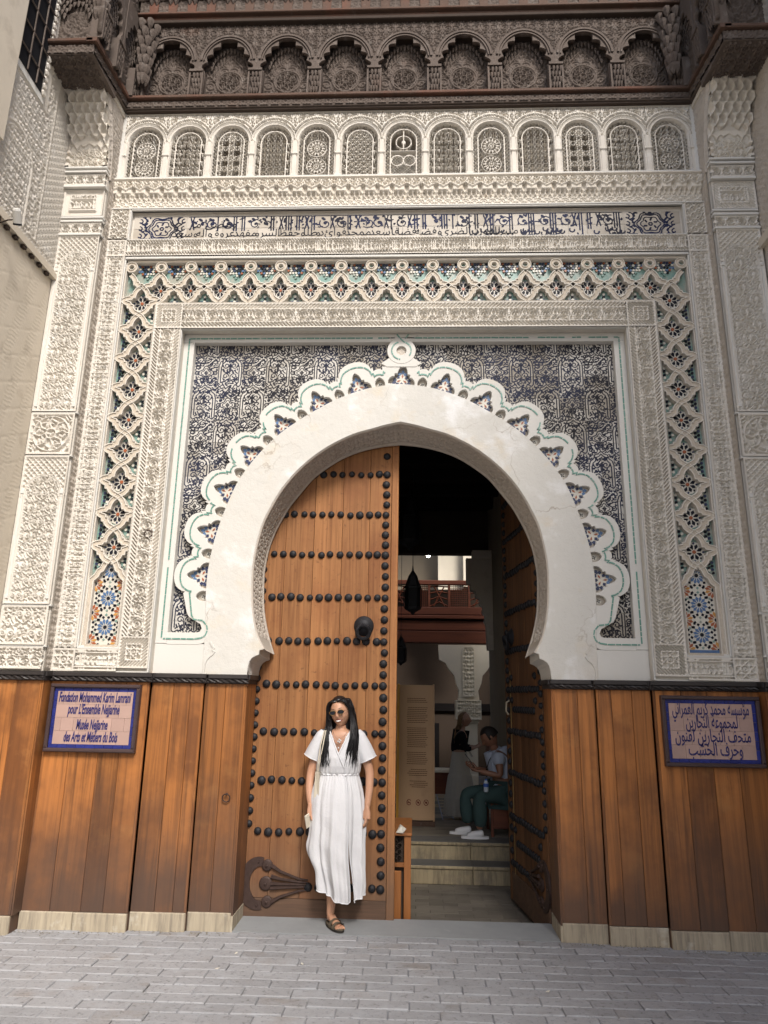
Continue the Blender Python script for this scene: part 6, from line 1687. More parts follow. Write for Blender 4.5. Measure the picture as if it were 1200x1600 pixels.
# back of the courtyard
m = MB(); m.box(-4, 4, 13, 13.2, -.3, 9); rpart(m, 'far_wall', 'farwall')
m = MB(); m.box(-4, 4, 12.9, 13.0, 1.30, 1.48); rpart(m, 'dark_rail', 'indark')
m = MB(); m.box(.62, .80, 12.95, 13.0, -.2, 1.0); m.box(-.1,.30,12.95,13,-.2,1.3); rpart(m, 'far_doorway', 'indark')
m = MB(); m.box(.70, 1.25, 10.6, 10.8, 4.0, 6.6); m.box(1.25,1.9,10.2,10.5,4.0,7.0); rpart(m, 'upper_pier', 'inwhite')
m = MB(); m.box(-4, .72, 11.4, 11.6, 4.1, 8.0); rpart(m, 'upper_wall', 'inwall')
m = MB(); m.box(-3, -2.8, 4.95, 13, -.3, 5.5); m.box(3.2, 3.4, 4.95, 13, -.3, 5.5); m.box(-3,3.4,4.85,4.95,4.6,8); rpart(m, 'courtyard_wall', 'inwhite')  # unseen walls; heights and white plaster set for courtyard light and bounce
m = MB(); m.box(-3, -1.6, 4.85, 4.95, -.1, 4.6); m.box(1.42, 3.4, 4.85, 4.95, -.1, 4.6); rpart(m, 'partition', 'inwhite')
m = MB(); m.box(-3,3.4,7.6,13.2,8.0,8.1); rpart(m, 'gallery_roof', 'canopy_dark')  # unseen roof, its edge placed to limit the sky light in the courtyard

# ---- lanterns
def lantern(label, loc, s, hang):
    t = thing('lantern', label, 'lantern', loc, 0, 'hanging black lanterns inside the door')
    m = MB(); m.lathe([(.005,.50),(.012,.44),(.05,.38),(.085,.27),(.10,.25),(.10,.24)], 6, (0,0,0), 'z'); m.lathe([(.10,.03),(.085,.0),(.03,-.03),(.008,-.06)], 6, (0,0,0), 'z'); m.each('cage_cap', 'iron', t)
    for k in range(6):
        a = k*PI/3; m = MB(); m.tube([(.098*math.cos(a),.098*math.sin(a),.03),(.098*math.cos(a),.098*math.sin(a),.24)], .006, 4); m.build('cage_rib', 'iron', t)
    m = MB(); m.lathe([(.088,.03),(.088,.24)], 6, (0,0,0), 'z', cap=False); m.build('glass', 'glassdark', t)
    m = MB(); m.tube([(0,0,.48),(0,0,.5+hang)], .004, 4); m.build('chain', 'iron', t)
    t.scale = (s,s,s)
lantern('lower black six-sided lantern hanging behind the edge of the closed leaf', (.120,2.5,2.56), 1.0, 1.1)
lantern('upper larger black lantern high behind the closed leaf', (.075,2.9,3.40), 1.35, .15)
lantern('small lantern hanging low beside the leaf edge above the board', (-.02,3.3,2.02), .7, 2.4)
t = thing('wall_lamp', 'small bright lit glass lamp far back in the dark', 'lamp', (.435,8.9,4.47))
m = MB(); m.lathe([(.01,.10),(.045,.06),(.055,.0),(.035,-.05),(.01,-.06)], 10, (0,0,0), 'z'); gl = bpy.data.materials.new('lit_bulb'); gl.use_nodes = True; pb_ = gl.node_tree.nodes['Principled BSDF']; pb_.inputs['Emission Color'].default_value = (1,.95,.88,1); pb_.inputs['Emission Strength'].default_value = 14
M['lit'] = gl; m.build('glass_shade', 'lit', t)
m = MB(); m.tube([(0,0,.10),(0,.1,.30)], .006, 4); m.build('hanger', 'iron', t)

# ---- information board: tall curved panel
M['boardtan'] = pbr('printed_board', (0.52,0.34,0.20), 0.6, 0.3, noise=(2,0.08), stain=[((0.30,0.18,0.10),3,0.56,0.4)])
M['boardyellow'] = pbr('yellow_edge', (0.42,0.22,0.03), 0.5, 0.3)
M['boardink'] = pbr('brown_print', (0.16,0.085,0.045), 0.7, 0.2)
M['boardmark'] = pbr('dark_red_print', (0.16,0.03,0.025), 0.7, 0.2)
t = thing('information_board', 'tall curved tan information board printed with lines of text', 'board', (.12,3.35,LZ)); 
bw_, bh = .50, 1.56
def bx(u): # u 0..1 across -> x, y curve
    a = -1.0+1.55*u; return (-.15+.40*(math.sin(a)+.84)/1.36, -.20*math.cos(a)+.12)
m = MB(); n = 16
for i in range(n):
    (xa,ya),(xb,yb) = bx(i/n), bx((i+1)/n); m.add([(xa,ya,.06),(xb,yb,.06),(xb,yb+.03,.06),(xa,ya+.03,.06),(xa,ya,bh),(xb,yb,bh-.0),(xb,yb+.03,bh),(xa,ya+.03,bh)], [(0,1,5,4),(1,2,6,5),(2,3,7,6),(3,0,4,7),(4,5,6,7),(3,2,1,0)])
m.build('panel', 'boardtan', t, loc=(0,0,0))
m = MB(); (xa,ya),(xb,yb) = bx(0), bx(.06); m.add([(xa-.03,ya-.004,.04),(xa,ya-.006,.04),(xa,ya-.006,bh+.01),(xa-.03,ya-.004,bh+.01),(xa-.03,ya+.04,.04),(xa,ya+.04,.04),(xa,ya+.04,bh+.01),(xa-.03,ya+.04,bh+.01)], [(0,1,2,3),(1,5,6,2),(4,0,3,7),(7,3,2,6)]); m.build('yellow_edge', 'boardyellow', t, loc=(0,0,0))
m = MB(); (xb,yb) = bx(1); m.cbox(xb-.004, xb+.016, yb-.015, yb+.04, .04, bh+.01, .003); m.build('side_rail', 'boardtan', t, loc=(0,0,0))
m = MB(); m.box(-.20, .27, -.10, .12, 0.0, .05); m.box(.235,.26,-.11,-.08,-.0,.05); m.build('foot', 'canopy_red', t, loc=(0,0,0))
m = MB(); r_ = random.Random(8)
for q in range(52):
    z = bh-.16-.021*q
    if q in (3,4,14,15,27,28,36,37,42,43,48) or z < .4: continue
    ua = .28+r_.uniform(0,.03) if q < 36 else r_.uniform(.3,.5); ub = .86-r_.uniform(0,.08)
    k = 8
    for i in range(k):
        u0_, u1_ = ua+(ub-ua)*i/k, ua+(ub-ua)*(i+.92)/k; (xa,ya),(xb,yb) = bx(u0_), bx(u1_)
        m.add([(xa,ya-.0015,z),(xb,yb-.0015,z),(xb,yb-.0015,z+.007),(xa,ya-.0015,z+.007)], [(0,1,2,3)])
tag(m.build('printed_lines', 'boardink', t, loc=(0,0,0)), kind='stuff')
for q, u in enumerate((.36,.60,.80)):
    (xa,ya) = bx(u); m = MB(); rg = [(xa+.030*math.cos(a)*.85, .25+.030*math.sin(a)) for a in np.linspace(0,2*PI,18,endpoint=False)]
    m.ribbon(rg, [(-.003,ya-.006),(.003,ya-.006)], closed=True); m.ribbon([(xa-.018,.268),(xa+.018,.232)], [(-.002,ya-.0065),(.002,ya-.0065)])
    if q == 0: m.ribbon([(xa-.018,.247),(xa+.018,.247)], [(-.004,ya-.0055),(.004,ya-.0055)])
    else: m.poly_xz(regular(xa,.25,.012,6), ya-.0055, ya-.004)
    m.build('prohibition_symbol', 'boardmark', t, loc=(0,0,0))

# ---- wooden cabinet behind the leaf
M['cabinet'] = pbr('cabinet_wood', (0.30,0.115,0.033), 0.45, 0.4, grain=(26,26,1.5,(0.12,0.042,0.013),0.7), bump=(1,0.2,0.002))
t = thing('ticket_cabinet', 'narrow carved wooden cabinet just behind the closed leaf', 'cabinet', (0.0,.75,FL)); cx_ = .118; h_ = .735
m = MB(); m.cbox(cx_-.055, cx_, -.15, -.11, 0, h_-.04, .003); m.cbox(-.35, cx_-.055, -.15, -.12, .50-.03, .50, .003); m.build('frame', 'cabinet', t, loc=(0,0,0))
m = MB(); m.box(-.35, cx_-.002, -.11, .55, 0, h_-.04); m.build('carcass', 'canopy_dark', t, loc=(0,0,0))
m = MB(); m.cbox(-.36, cx_+.006, -.165, .57, h_-.038, h_-.016, .004); m.build('top', 'cabinet', t, loc=(0,0,0))
m = MB(); m.cbox(-.35, cx_-.075, -.135, -.11, .02, .44, .006); m.build('door_panel', 'cabinet', t, loc=(0,0,0))
m = MB()
for q in range(8): m.lathe([(.012,-.012),(.016,0),(.012,.012)], 7, (-.0+.03*(q%2), -.13, .52+.022*q), 'y', cap=False)
m.build('fretwork', 'canopy_dark', t, loc=(0,0,0))
m = MB(); m.add([(-.02,-.10,0),(.035,-.12,.0),(.06,-.05,.02),(.01,-.02,.05),(.02,-.07,.045)], [(0,1,4),(1,2,4),(2,3,4),(3,0,4)]); pp = m.build('paper', 'signwhite' if 'signwhite' in M else 'tilewhite', None, loc=(.02,.68,FL+h_-.012)); tag(pp, 'crumpled white paper lying on the wooden cabinet', 'paper')

# ---- bench and far side table
t = thing('bench', 'dark red wooden bench under the seated man', 'bench', (1.05,2.95,LZ))
m = MB(); m.cbox(-.10,.13,-.26,.26,.33,.36,.004); m.build('seat', 'inwood', t, loc=(0,0,0))
for x,y in ((-.085,-.24),(.10,-.24),(-.085,.22),(.10,.22)): m = MB(); m.cbox(x,x+.03,y,y+.03,0,.33,.003); m.build('leg', 'inwood', t, loc=(0,0,0))
m = MB(); m.cbox(-.055,.10,-.235,-.215,.08,.33,.003); m.build('side_panel', 'inwood', t, loc=(0,0,0))
t = thing('side_table', 'small dark red table with white cloth in the courtyard', 'table', (.72,9.6,CZ))
m = MB(); m.cbox(-.2,.2,-.2,.2,.40,.46,.01); m.build('cloth', 'inwhite', t, loc=(0,0,0)); m = MB(); m.box(-.17,.17,-.17,.17,0,.40); m.build('chest', 'inwood', t, loc=(0,0,0))
# ================================================================ PEOPLE
def skinmat(name, col, rough=.45):
    m = pbr(name, col, rough, 0.35, noise=(18,0.08), bump=(160,0.08,0.001)); b = m.node_tree.nodes['Principled BSDF']
    b.inputs['Subsurface Weight'].default_value = 0.12; b.inputs['Subsurface Radius'].default_value = (.012,.005,.003); b.inputs['Subsurface Scale'].default_value = 1.0
    return m
M['skin'] = skinmat('warm_brown_skin', (0.50,0.275,0.175)); M['skin2'] = skinmat('dark_tan_skin', (0.24,0.115,0.07)); M['skin3'] = skinmat('fair_skin', (0.42,0.24,0.165))
M['lip'] = pbr('lips', (0.36,0.115,0.085), .35, .4); M['teeth'] = pbr('teeth', (0.80,0.77,0.72), .3, .5)
M['blackhair'] = pbr('black_hair', (0.0075,0.0065,0.0075), 0.36, 0.45, noise=(60,0.4), coord='obj'); M['brownhair'] = pbr('short_dark_hair', (0.014,0.010,0.008), 0.6, 0.3); M['blondhair'] = pbr('long_blond_hair', (0.20,0.12,0.055), 0.5, 0.35, noise=(60,0.4), coord='obj')
M['linen'] = pbr('white_linen', (0.60,0.60,0.615), 0.85, 0.15, noise=(9,0.03), bump=(38,0.6,0.006)); M['linenhem'] = pbr('white_hem', (0.66,0.66,0.67), 0.8, 0.15)
M['canvas'] = pbr('cream_canvas', (0.62,0.56,0.45), 0.9, 0.1, bump=(200,0.3,0.001)); M['suede'] = pbr('olive_suede', (0.115,0.095,0.068), 0.9, 0.1, noise=(40,0.15)); M['sole'] = pbr('dark_sole', (0.03,0.026,0.022), 0.8, 0.2)
M['gold'] = pbr('gold', (0.75,0.50,0.20), 0.25, 0.5, metal=1.0); M['silver'] = pbr('silver', (0.7,0.7,0.7), 0.25, 0.5, metal=1.0); M['shade'] = pbr('black_lens', (0.004,0.004,0.005), 0.08, 0.6)
M['blacktop'] = pbr('black_knit', (0.010,0.010,0.011), 0.9, 0.1); M['creamskirt'] = pbr('cream_skirt', (0.50,0.45,0.37), 0.9, 0.1, noise=(12,0.06)); M['polo'] = pbr('pale_blue_polo', (0.42,0.46,0.55), 0.85, 0.1, noise=(12,0.06)); M['greencloth'] = pbr('dark_green_trousers', (0.040,0.070,0.068), 0.85, 0.15, noise=(12,0.15))
M['whiteshoe'] = pbr('white_leather', (0.72,0.72,0.72), 0.5, 0.3); M['khaki'] = pbr('khaki_cap', (0.36,0.33,0.23), 0.9, 0.1); M['patterned'] = pbr('brown_patterned_shirt', (0.22,0.13,0.065), 0.9, 0.1, stain=[((0.42,0.33,0.20),28,0.5,0.8)]); M['water'] = pbr('bottle_plastic', (0.45,0.5,0.55), 0.1, 0.5); M['bottleblue'] = pbr('blue_label', (0.03,0.09,0.35), 0.4, 0.4)

def skin_graph(J, E, root, sub=2):
    """continuous skin over a skeleton: J name -> (x,y,z,r or (r1,r2)); E pairs"""
    names = list(J); idx = {n: i for i, n in enumerate(names)}
    me = bpy.data.meshes.new('sk'); me.from_pydata([J[n][:3] for n in names], [(idx[a], idx[b]) for a, b in E], [])
    ob = bpy.data.objects.new('sk', me); COL.objects.link(ob)
    md = ob.modifiers.new('s', 'SKIN'); md.use_smooth_shade = True
    sv = me.skin_vertices[0].data
    for n in names:
        r_ = J[n][3]; sv[idx[n]].radius = r_ if isinstance(r_, tuple) else (r_, r_); sv[idx[n]].use_root = (n == root)
    if sub: s2 = ob.modifiers.new('u', 'SUBSURF'); s2.levels = sub; s2.render_levels = sub
    dg = bpy.context.evaluated_depsgraph_get(); dg.update()
    m2 = bpy.data.meshes.new_from_object(ob.evaluated_get(dg)); bpy.data.objects.remove(ob); bpy.data.meshes.remove(me)
    return m2
def absorb(mb, me, mat=0, xf=None):
    vs = [v.co.copy() for v in me.vertices]
    if xf is not None: vs = [xf @ v for v in vs]
    mb.mat(mat).add([tuple(v) for v in vs], [tuple(p.vertices) for p in me.polygons])
def gauss(x, s): return math.exp(-(x/s)**2)
def head(mb, c, H, rot, skin=0, lip=1, smile=False, teeth=2):
    """face looks towards local -y; H = chin to crown"""
    k = H/.225; X = Matrix.Translation(c) @ rot.to_4x4() @ Matrix.Scale(k, 4)
    nu, nv = 56, 44; vs = []; 
    for j in range(nv+1):
        th = PI*j/nv
        for i in range(nu):
            ph = 2*PI*i/nu - PI/2           # ph=-90deg is the front
            x, y, z = math.sin(th)*math.cos(ph), math.sin(th)*math.sin(ph), math.cos(th)
            px_, py_, pz_ = .074*x, .094*y, .112*z
            if pz_ < 0:
                t = (-pz_/.112); px_ *= 1-.30*t**1.5
                if y > 0: py_ *= 1-.50*t
                else: py_ *= 1-.06*t
            if y < 0:
                py_ -= .024*gauss(px_, .0115)*(gauss(pz_+.026, .018) + .45*gauss(pz_+.006, .020))
                py_ += .010*(gauss(px_-.031, .017)+gauss(px_+.031, .017))*gauss(pz_-.006, .015)
                py_ -= .004*gauss(pz_-.026, .010)*(abs(px_) < .05)
                py_ -= .008*gauss(px_, .026)*(gauss(pz_+.053, .0055)+gauss(pz_+.066, .006))
                py_ += .004*gauss(px_, .03)*gauss(pz_+.0595, .0025)
                py_ -= .010*gauss(px_, .024)*gauss(pz_+.094, .014)
                if smile: py_ -= .006*(gauss(px_-.040, .014)+gauss(px_+.040, .014))*gauss(pz_+.034, .016)
            vs.append(X @ Vector((px_, py_, pz_)))
    fs, ms = [], []
    n0 = len(mb.v); mb.v += [tuple(v) for v in vs]
    for j in range(nv):
        for i in range(nu):
            i1 = (i+1) % nu; th = PI*(j+.5)/nv; ph = 2*PI*(i+.5)/nu-PI/2
            px_, pz_ = .074*math.sin(th)*math.cos(ph), .112*math.cos(th); front = math.sin(ph) < 0
            w_ = .026 if not smile else .031; cz = -.0595+(.25*abs(px_)**1.3 if smile else 0)
            islip = front and (px_/w_)**2+((pz_-cz)/(.0115))**2 < 1
            mb.f.append((n0+j*nu+i, n0+(j+1)*nu+i, n0+(j+1)*nu+i1, n0+j*nu+i1)); mb.m.append(lip if islip else skin)
    for sx in (-1,1):   # ears
        m_ = MB(); m_.lathe([(.001,-.009),(.018,-.006),(.022,0),(.016,.006),(.001,.006)], 10, (0,0,0), 'x'); 
        Xe = X @ Matrix.Translation((sx*.073,.008,-.010)) @ Matrix.Diagonal((1,.7,1.35,1))
        mb.mat(skin).add([tuple(Xe @ Vector(v)) for v in m_.v], m_.f)
    if smile:
        m_ = MB(); n = 10
        for i in range(n):
            a, b = -1+2*i/n, -1+2*(i+1)/n
            def tp(a, s): x = .024*a; return (x, -.1045+.020*a*a, -.0585+.25*abs(x)**1.3 + s*.0052*(1-a*a)**.5)
            m_.add([tp(a,-1), tp(b,-1), tp(b,1), tp(a,1)], [(0,1,2,3)])
        mb.mat(teeth).add([tuple(X @ Vector(v)) for v in m_.v], m_.f)
    return X
def hand(mb, wrist, direction, palm_n, size=.175, curl=.5, mat=0, side=1, hold=False):
    """palm with five separate fingers; direction = wrist to fingers, palm_n = palm normal"""
    d = Vector(direction).normalized(); n = Vector(palm_n); n = (n - d*n.dot(d)).normalized(); s_ = d.cross(n)*side
    L = size; W = Vector(wrist)
    def P(a, b, c, r_): v = W + d*(a*L) + s_*(b*L) + n*(c*L); return (v.x, v.y, v.z, r_)
    J = {'v': P(-.28,0,0,(.021,.019)), 'w': P(-.06,0,0,(.022,.018)), 'p': P(.18,0,0,(.033,.016)), 'q': P(.36,.02,0,(.036,.014))}; E = [('v','w'),('w','p'),('p','q')]
    mb2 = MB(); absorb(mb2, skin_graph(J, E, 'p', 2))
    for k, (b, ln, cz) in enumerate(((-.155,.40,0),(-.055,.46,0),(.05,.43,0),(.145,.34,0))):
        c1 = curl*(.7+.12*k); r0 = .0085
        pts = [P(.30,b*.8,0,.010), P(.46,b,0,.0095)]; a, c, ang = .46, 0, 0
        for q, l in enumerate((.42,.32,.26)):
            ang += c1*(.9 if q == 0 else 1.1); a += math.cos(ang)*l*ln; c += math.sin(ang)*l*ln
            pts.append(P(a, b*(1+.10*q*(1-curl)), c, r0-.0009*q))
        Jn = {str(i): p for i, p in enumerate(pts)}; absorb(mb2, skin_graph(Jn, [(str(i),str(i+1)) for i in range(len(pts)-1)], '0', 1))
    pts = [P(.08,-.12,.02,.012), P(.22,-.24,.07+.06*curl,.011), P(.36,-.28,.12+.14*curl,.0095), P(.48,-.26,.15+.22*curl,.008)]
    Jn = {str(i): p for i, p in enumerate(pts)}; absorb(mb2, skin_graph(Jn, [(str(i),str(i+1)) for i in range(3)], '0', 1))
    mb.mat(mat).add(mb2.v, mb2.f)
def finish(me): 
    me.polygons.foreach_set('use_smooth', [True]*len(me.polygons)); me.update(); return me
def strands(name, roots, parent, mat, wd=.005, loc=None):
    """each strand is a thin tapering three-sided lock following its points"""
    m = MB()
    for pts in roots:
        n = len(pts); m.tube(pts, [wd*(1.0 if i < n*.6 else max(.12, 1-(i-n*.6)/(n*.4)*.95)) for i in range(n)], 3)
    return m.build(name, mat, parent, smooth=True, loc=loc)
def shell(rings, closed=True, drop=None):
    """rings: list of lists of points"""
    m = MB(); n = len(rings[0])
    for r_ in rings: m.v += [tuple(p) for p in r_]
    for j in range(len(rings)-1):
        for i in range(n if closed else n-1):
            i1 = (i+1) % n
            f = (j*n+i, j*n+i1, (j+1)*n+i1, (j+1)*n+i)
            if drop and drop(m.v[f[0]], m.v[f[2]]): continue
            m.f.append(f); m.m.append(0)
    return m

# ---------------------------------------------------------------- the woman at the door
BX, BY = -.47, .24
w1_ = thing('person', 'smiling woman with long black hair, sunglasses and white wrap dress leaning on the studded door', 'person', (BX,BY,.004)); L = (-BX,-BY,-.004)
b = MB()
J = {'pelvis':(-.435,.275,.86,(.125,.085)),'belly':(-.437,.285,.98,(.100,.062)),'waist':(-.44,.285,1.08,(.100,.060)),'chest':(-.435,.285,1.20,(.125,.080)),'upper':(-.432,.29,1.295,(.115,.065)),'neck':(-.430,.283,1.365,(.043,.043)),'nk2':(-.428,.270,1.42,(.040,.040)),
     'shR':(-.575,.29,1.305,.047),'elR':(-.652,.30,1.045,.036),'foR':(-.655,.265,.93,.033),'wrR':(-.636,.225,.815,.023),
     'shL':(-.285,.29,1.31,.047),'elL':(-.200,.305,1.05,.036),'foL':(-.200,.28,.93,.032),'wrL':(-.214,.25,.800,.023),
     'hipR':(-.495,.275,.80,.085),'knR':(-.455,.245,.46,.055),'caR':(-.458,.262,.30,.050),'anR':(-.462,.268,.105,.032),'heR':(-.468,.262,.055,.030),
     'hipL':(-.375,.275,.80,.085),'knL':(-.345,.215,.47,.055),'anL':(-.335,.36,.40,.034)}
E = [('pelvis','belly'),('belly','waist'),('waist','chest'),('chest','upper'),('upper','neck'),('neck','nk2'),('upper','shR'),('shR','elR'),('elR','foR'),('foR','wrR'),('upper','shL'),('shL','elL'),('elL','foL'),('foL','wrL'),
     ('pelvis','hipR'),('hipR','knR'),('knR','caR'),('caR','anR'),('anR','heR'),('pelvis','hipL'),('hipL','knL'),('knL','anL')]
absorb(b, skin_graph(J, E, 'pelvis', 2))
hrot = Matrix.Rotation(R(-9),3,'Y') @ Matrix.Rotation(R(-10),3,'Z') @ Matrix.Rotation(R(3),3,'X')
HX = head(b, Vector((-.437,.262,1.492)), .222, hrot, smile=True)
hand(b, (-.634,.218,.80), (.10,-.10,-1), (.9,.35,0), .165, .75, 0, 1)
hand(b, (-.214,.245,.785), (-.02,-.06,-1), (-.9,.2,0), .165, .45, 0, -1)
# foot, turned towards the viewer's right
ft = {'h':(-.470,.285,.040,(.030,.030)),'a':(-.462,.262,.075,(.030,.030)),'m':(-.425,.205,.045,(.033,.022)),'b':(-.392,.150,.034,(.038,.016))}
absorb(b, skin_graph(ft, [('a','h'),('a','m'),('m','b')], 'm', 2))
for q,(o_, ln, r_) in enumerate(((-.030,.030,.010),(-.013,.030,.0075),(.001,.027,.007),(.014,.022,.0065),(.026,.016,.006))):
    dirn = Vector((.53,-.85,0)).normalized(); sd = Vector((.85,.53,0)); base = Vector((-.388,.142,.030)) + sd*o_*-1
    t_ = base+dirn*ln; Jn = {'0':(*(base-dirn*.02),r_),'1':(*base,r_),'2':(t_.x,t_.y,.022,r_*.95)}; absorb(b, skin_graph(Jn, [('0','1'),('1','2')], '0', 1))
ft2 = {'a':(-.335,.36,.40,(.030,.030)),'m':(-.33,.33,.33,(.032,.022)),'b':(-.33,.36,.26,(.034,.016))}
absorb(b, skin_graph(ft2, [('a','m'),('m','b')], 'm', 1))
body_ = b.mesh('body', ['skin','lip','teeth']); part('body', finish(body_), w1_, loc=L)
# sunglasses
sg_ = MB()
for sx in (-1,1):
    c = [(sx*.033+.0245*math.cos(a), -.112+.010*abs(math.cos(a)*sx*.5+.5*sx), .006+.0165*math.sin(a)) for a in np.linspace(0,2*PI,20,endpoint=False)]
    sg_.mat(0).add([tuple(HX @ Vector(p)) for p in c], [tuple(range(20))]); sg_.mat(1).tube([HX @ Vector(p) for p in c], .0016, 4, closed=True)
    sg_.mat(1).tube([HX @ Vector(p) for p in ((sx*.056,-.104,.012),(sx*.074,-.06,.012),(sx*.078,.0,.008))], .0015, 4)
sg_.mat(1).tube([HX @ Vector(p) for p in ((-.010,-.115,.010),(0,-.117,.013),(.010,-.115,.010))], .0016, 4)
sg_.build('sunglasses', ['shade','gold'], w1_, loc=L)
eb = MB()
for sx in (-1,1): eb.tube([HX @ Vector((sx*(.016+.028*t), -.104+.012*t*t, .0285+.006*math.sin(t*PI*.8))) for t in np.linspace(0,1,6)], [.0014,.0020,.0020,.0017,.0013,.0007], 4)
eb.build('eyebrows', 'blackhair', w1_, loc=L)
# hair: cap and long falls
rr = random.Random(9); locks = []
def lock(a0, side, spread, zend, xend, yend):
    """a0: position along the parting 0 front .. 1 back"""
    part_y = -.070+.150*a0
    st_ = HX @ Vector((.004*side+rr.uniform(-.002,.002), part_y, .108-.05*abs(part_y+.0)/.09*(1 if part_y > -.02 else .75)))
    p1_ = HX @ Vector((side*(.054+.016*rr.random()), part_y*1.0-.004+.012*rr.random(), .088-.012*rr.random()))
    p2_ = HX @ Vector((side*(.080+.022*rr.random()), part_y*.62+.004, .010-.02*rr.random()))
    p3_ = HX @ Vector((side*(.072+.048*rr.random()), part_y*.35-.012, -.085))
    e_ = Vector((xend, yend, zend)); mid = p3_.lerp(e_, .45) + Vector((side*.012, -.010, 0))
    st_.z += .004; P = [st_, p1_, p2_, p3_, mid, p3_.lerp(e_, .75)+Vector((side*.003,-.004,0)), e_]
    out = []
    for i in range(len(P)-1):
        p0 = P[max(0,i-1)]; pa = P[i]; pb = P[i+1]; p3 = P[min(len(P)-1,i+2)]
        for t in (0,.33,.66): out.append(.5*((2*pa)+(-p0+pb)*t+(2*p0-5*pa+4*pb-p3)*t*t+(-p0+3*pa-3*pb+p3)*t**3))
    return out + [P[-1]]
for q in range(420):
    sd_ = -1 if q % 7 < 4 else 1; a0 = rr.random()
    if sd_ < 0: xe = rr.uniform(-.568,-.462); ze = rr.uniform(1.085,1.17)
    else: xe = rr.uniform(-.385,-.285); ze = rr.uniform(1.09,1.19)+(.04 if rr.random() < .3 else 0)
    ye = .152+.05*a0+rr.uniform(0,.02)
    if a0 > .55: ye = .22+.05*rr.random(); xe = -.44+ (xe+.44)*1.0
    locks.append(lock(a0, sd_, 0, ze, xe, ye))
strands('hair', locks, w1_, 'blackhair', .0050, L)
cap = MB(); nu, nv = 36, 16
for j in range(nv+1):
    th = PI*.60*j/nv
    for i in range(nu):
        ph = 2*PI*i/nu; x, y, z = math.sin(th)*math.cos(ph), math.sin(th)*math.sin(ph), math.cos(th)
        cut = 0
        k = 1.10 if not (y < -.25 and z < .80) else .90
        k = 1.10
        if y < -.15 and z < .70+.10*abs(x): k = .88
        cap.v.append(tuple(HX @ Vector((.078*x*k*1.03, .098*y*k+.008, .114*z*k))))
for j in range(nv):
    for i in range(nu): i1 = (i+1)%nu; cap.f.append((j*nu+i,(j+1)*nu+i,(j+1)*nu+i1,j*nu+i1)); cap.m.append(0)
cap.build('hair_cap', 'blackhair', w1_, smooth=True, loc=L)
bk_ = MB(); rings = []
for z,hx,y0 in ((1.56,.062,.30),(1.50,.085,.315),(1.44,.095,.325),(1.38,.10,.33),(1.30,.105,.335)):
    rings.append([(-.435+hx*math.cos(a), y0+.035*math.sin(a), z) for a in np.linspace(0,2*PI,16,endpoint=False)])
shell(rings).build('hair_back', 'blackhair', w1_, smooth=True, loc=L)
# dress: skirt
def table(t, z): zs_ = [r[0] for r in t]; return [float(np.interp(z, zs_, [r[k] for r in t])) for k in range(1, len(t[0]))]
SK = sorted([(1.045,-.443,.158,.285,.098),(.99,-.443,.180,.28,.112),(.93,-.442,.198,.275,.125),(.85,-.440,.210,.27,.137),(.75,-.436,.216,.265,.145),(.65,-.432,.214,.262,.148),(.55,-.432,.212,.26,.148),(.45,-.425,.205,.26,.145),(.35,-.405,.193,.26,.14),(.27,-.392,.180,.262,.135),(.18,-.385,.172,.265,.13)])
NA = 150; a_s = R(-62)      # slit position, measured from +x; front is -90 degrees
rings = []; zz = np.linspace(0, 1, 60)
for t in zz:
    ring_ = []
    for i in range(NA):
        a = a_s + 2*PI*i/(NA-1)
        # hem height varies round the skirt
        fx = math.cos(a); front = max(0, -math.sin(a))
        hem = .215 + .050*max(0,-fx)**1.5 - .028*max(0, math.cos(a+R(75)))**3
        z = 1.045 + (hem-1.045)*t
        cx, rx, cy, ry = table(SK, z)
        A = .004 + .029*t**1.1
        ph_ = a*7 + 2.2*math.sin(2*a+.7) + 1.4*t*math.sin(a*3); f = A*(math.sin(ph_)*.7 + .38*math.sin(a*13+2+2.6*t+1.5*math.sin(3*a)) + .16*math.sin(a*27+1+3*t)) + .0035*math.sin(z*31+a*5)*t
        gat = .006*math.sin(a*46)*math.exp(-t*9)
        bulge = .030*math.exp(-((z-.53)/.09)**2)*max(0,-fx)**4 - .018*math.exp(-((z-.38)/.06)**2)*max(0,-fx)**3
        r1, r2 = rx*.95+f*.8+gat+bulge, ry+f+gat
        gapx = 0
        if i < 6: gapx = max(0, t-.38)*.040*(1-i/6.)
        if i > NA-7: gapx = -max(0, t-.38)*.012*(1-(NA-1-i)/6.)
        ring_.append((cx+r1*math.cos(a)+gapx, cy+r2*math.sin(a)+(.010 if i > NA-4 else 0), z))
    rings.append(ring_)
sk_ = shell(rings, closed=False); skd = sk_.build('dress_skirt', 'linen', w1_, smooth=True, loc=L)
hm = MB(); hm.tube(rings[-1], .0035, 5); hm.tube([r_[0] for r_ in rings[22:]], .0028, 4); hm.tube([r_[-1] for r_ in rings[22:]], .0028, 4); hm.build('hem', 'linenhem', skd)
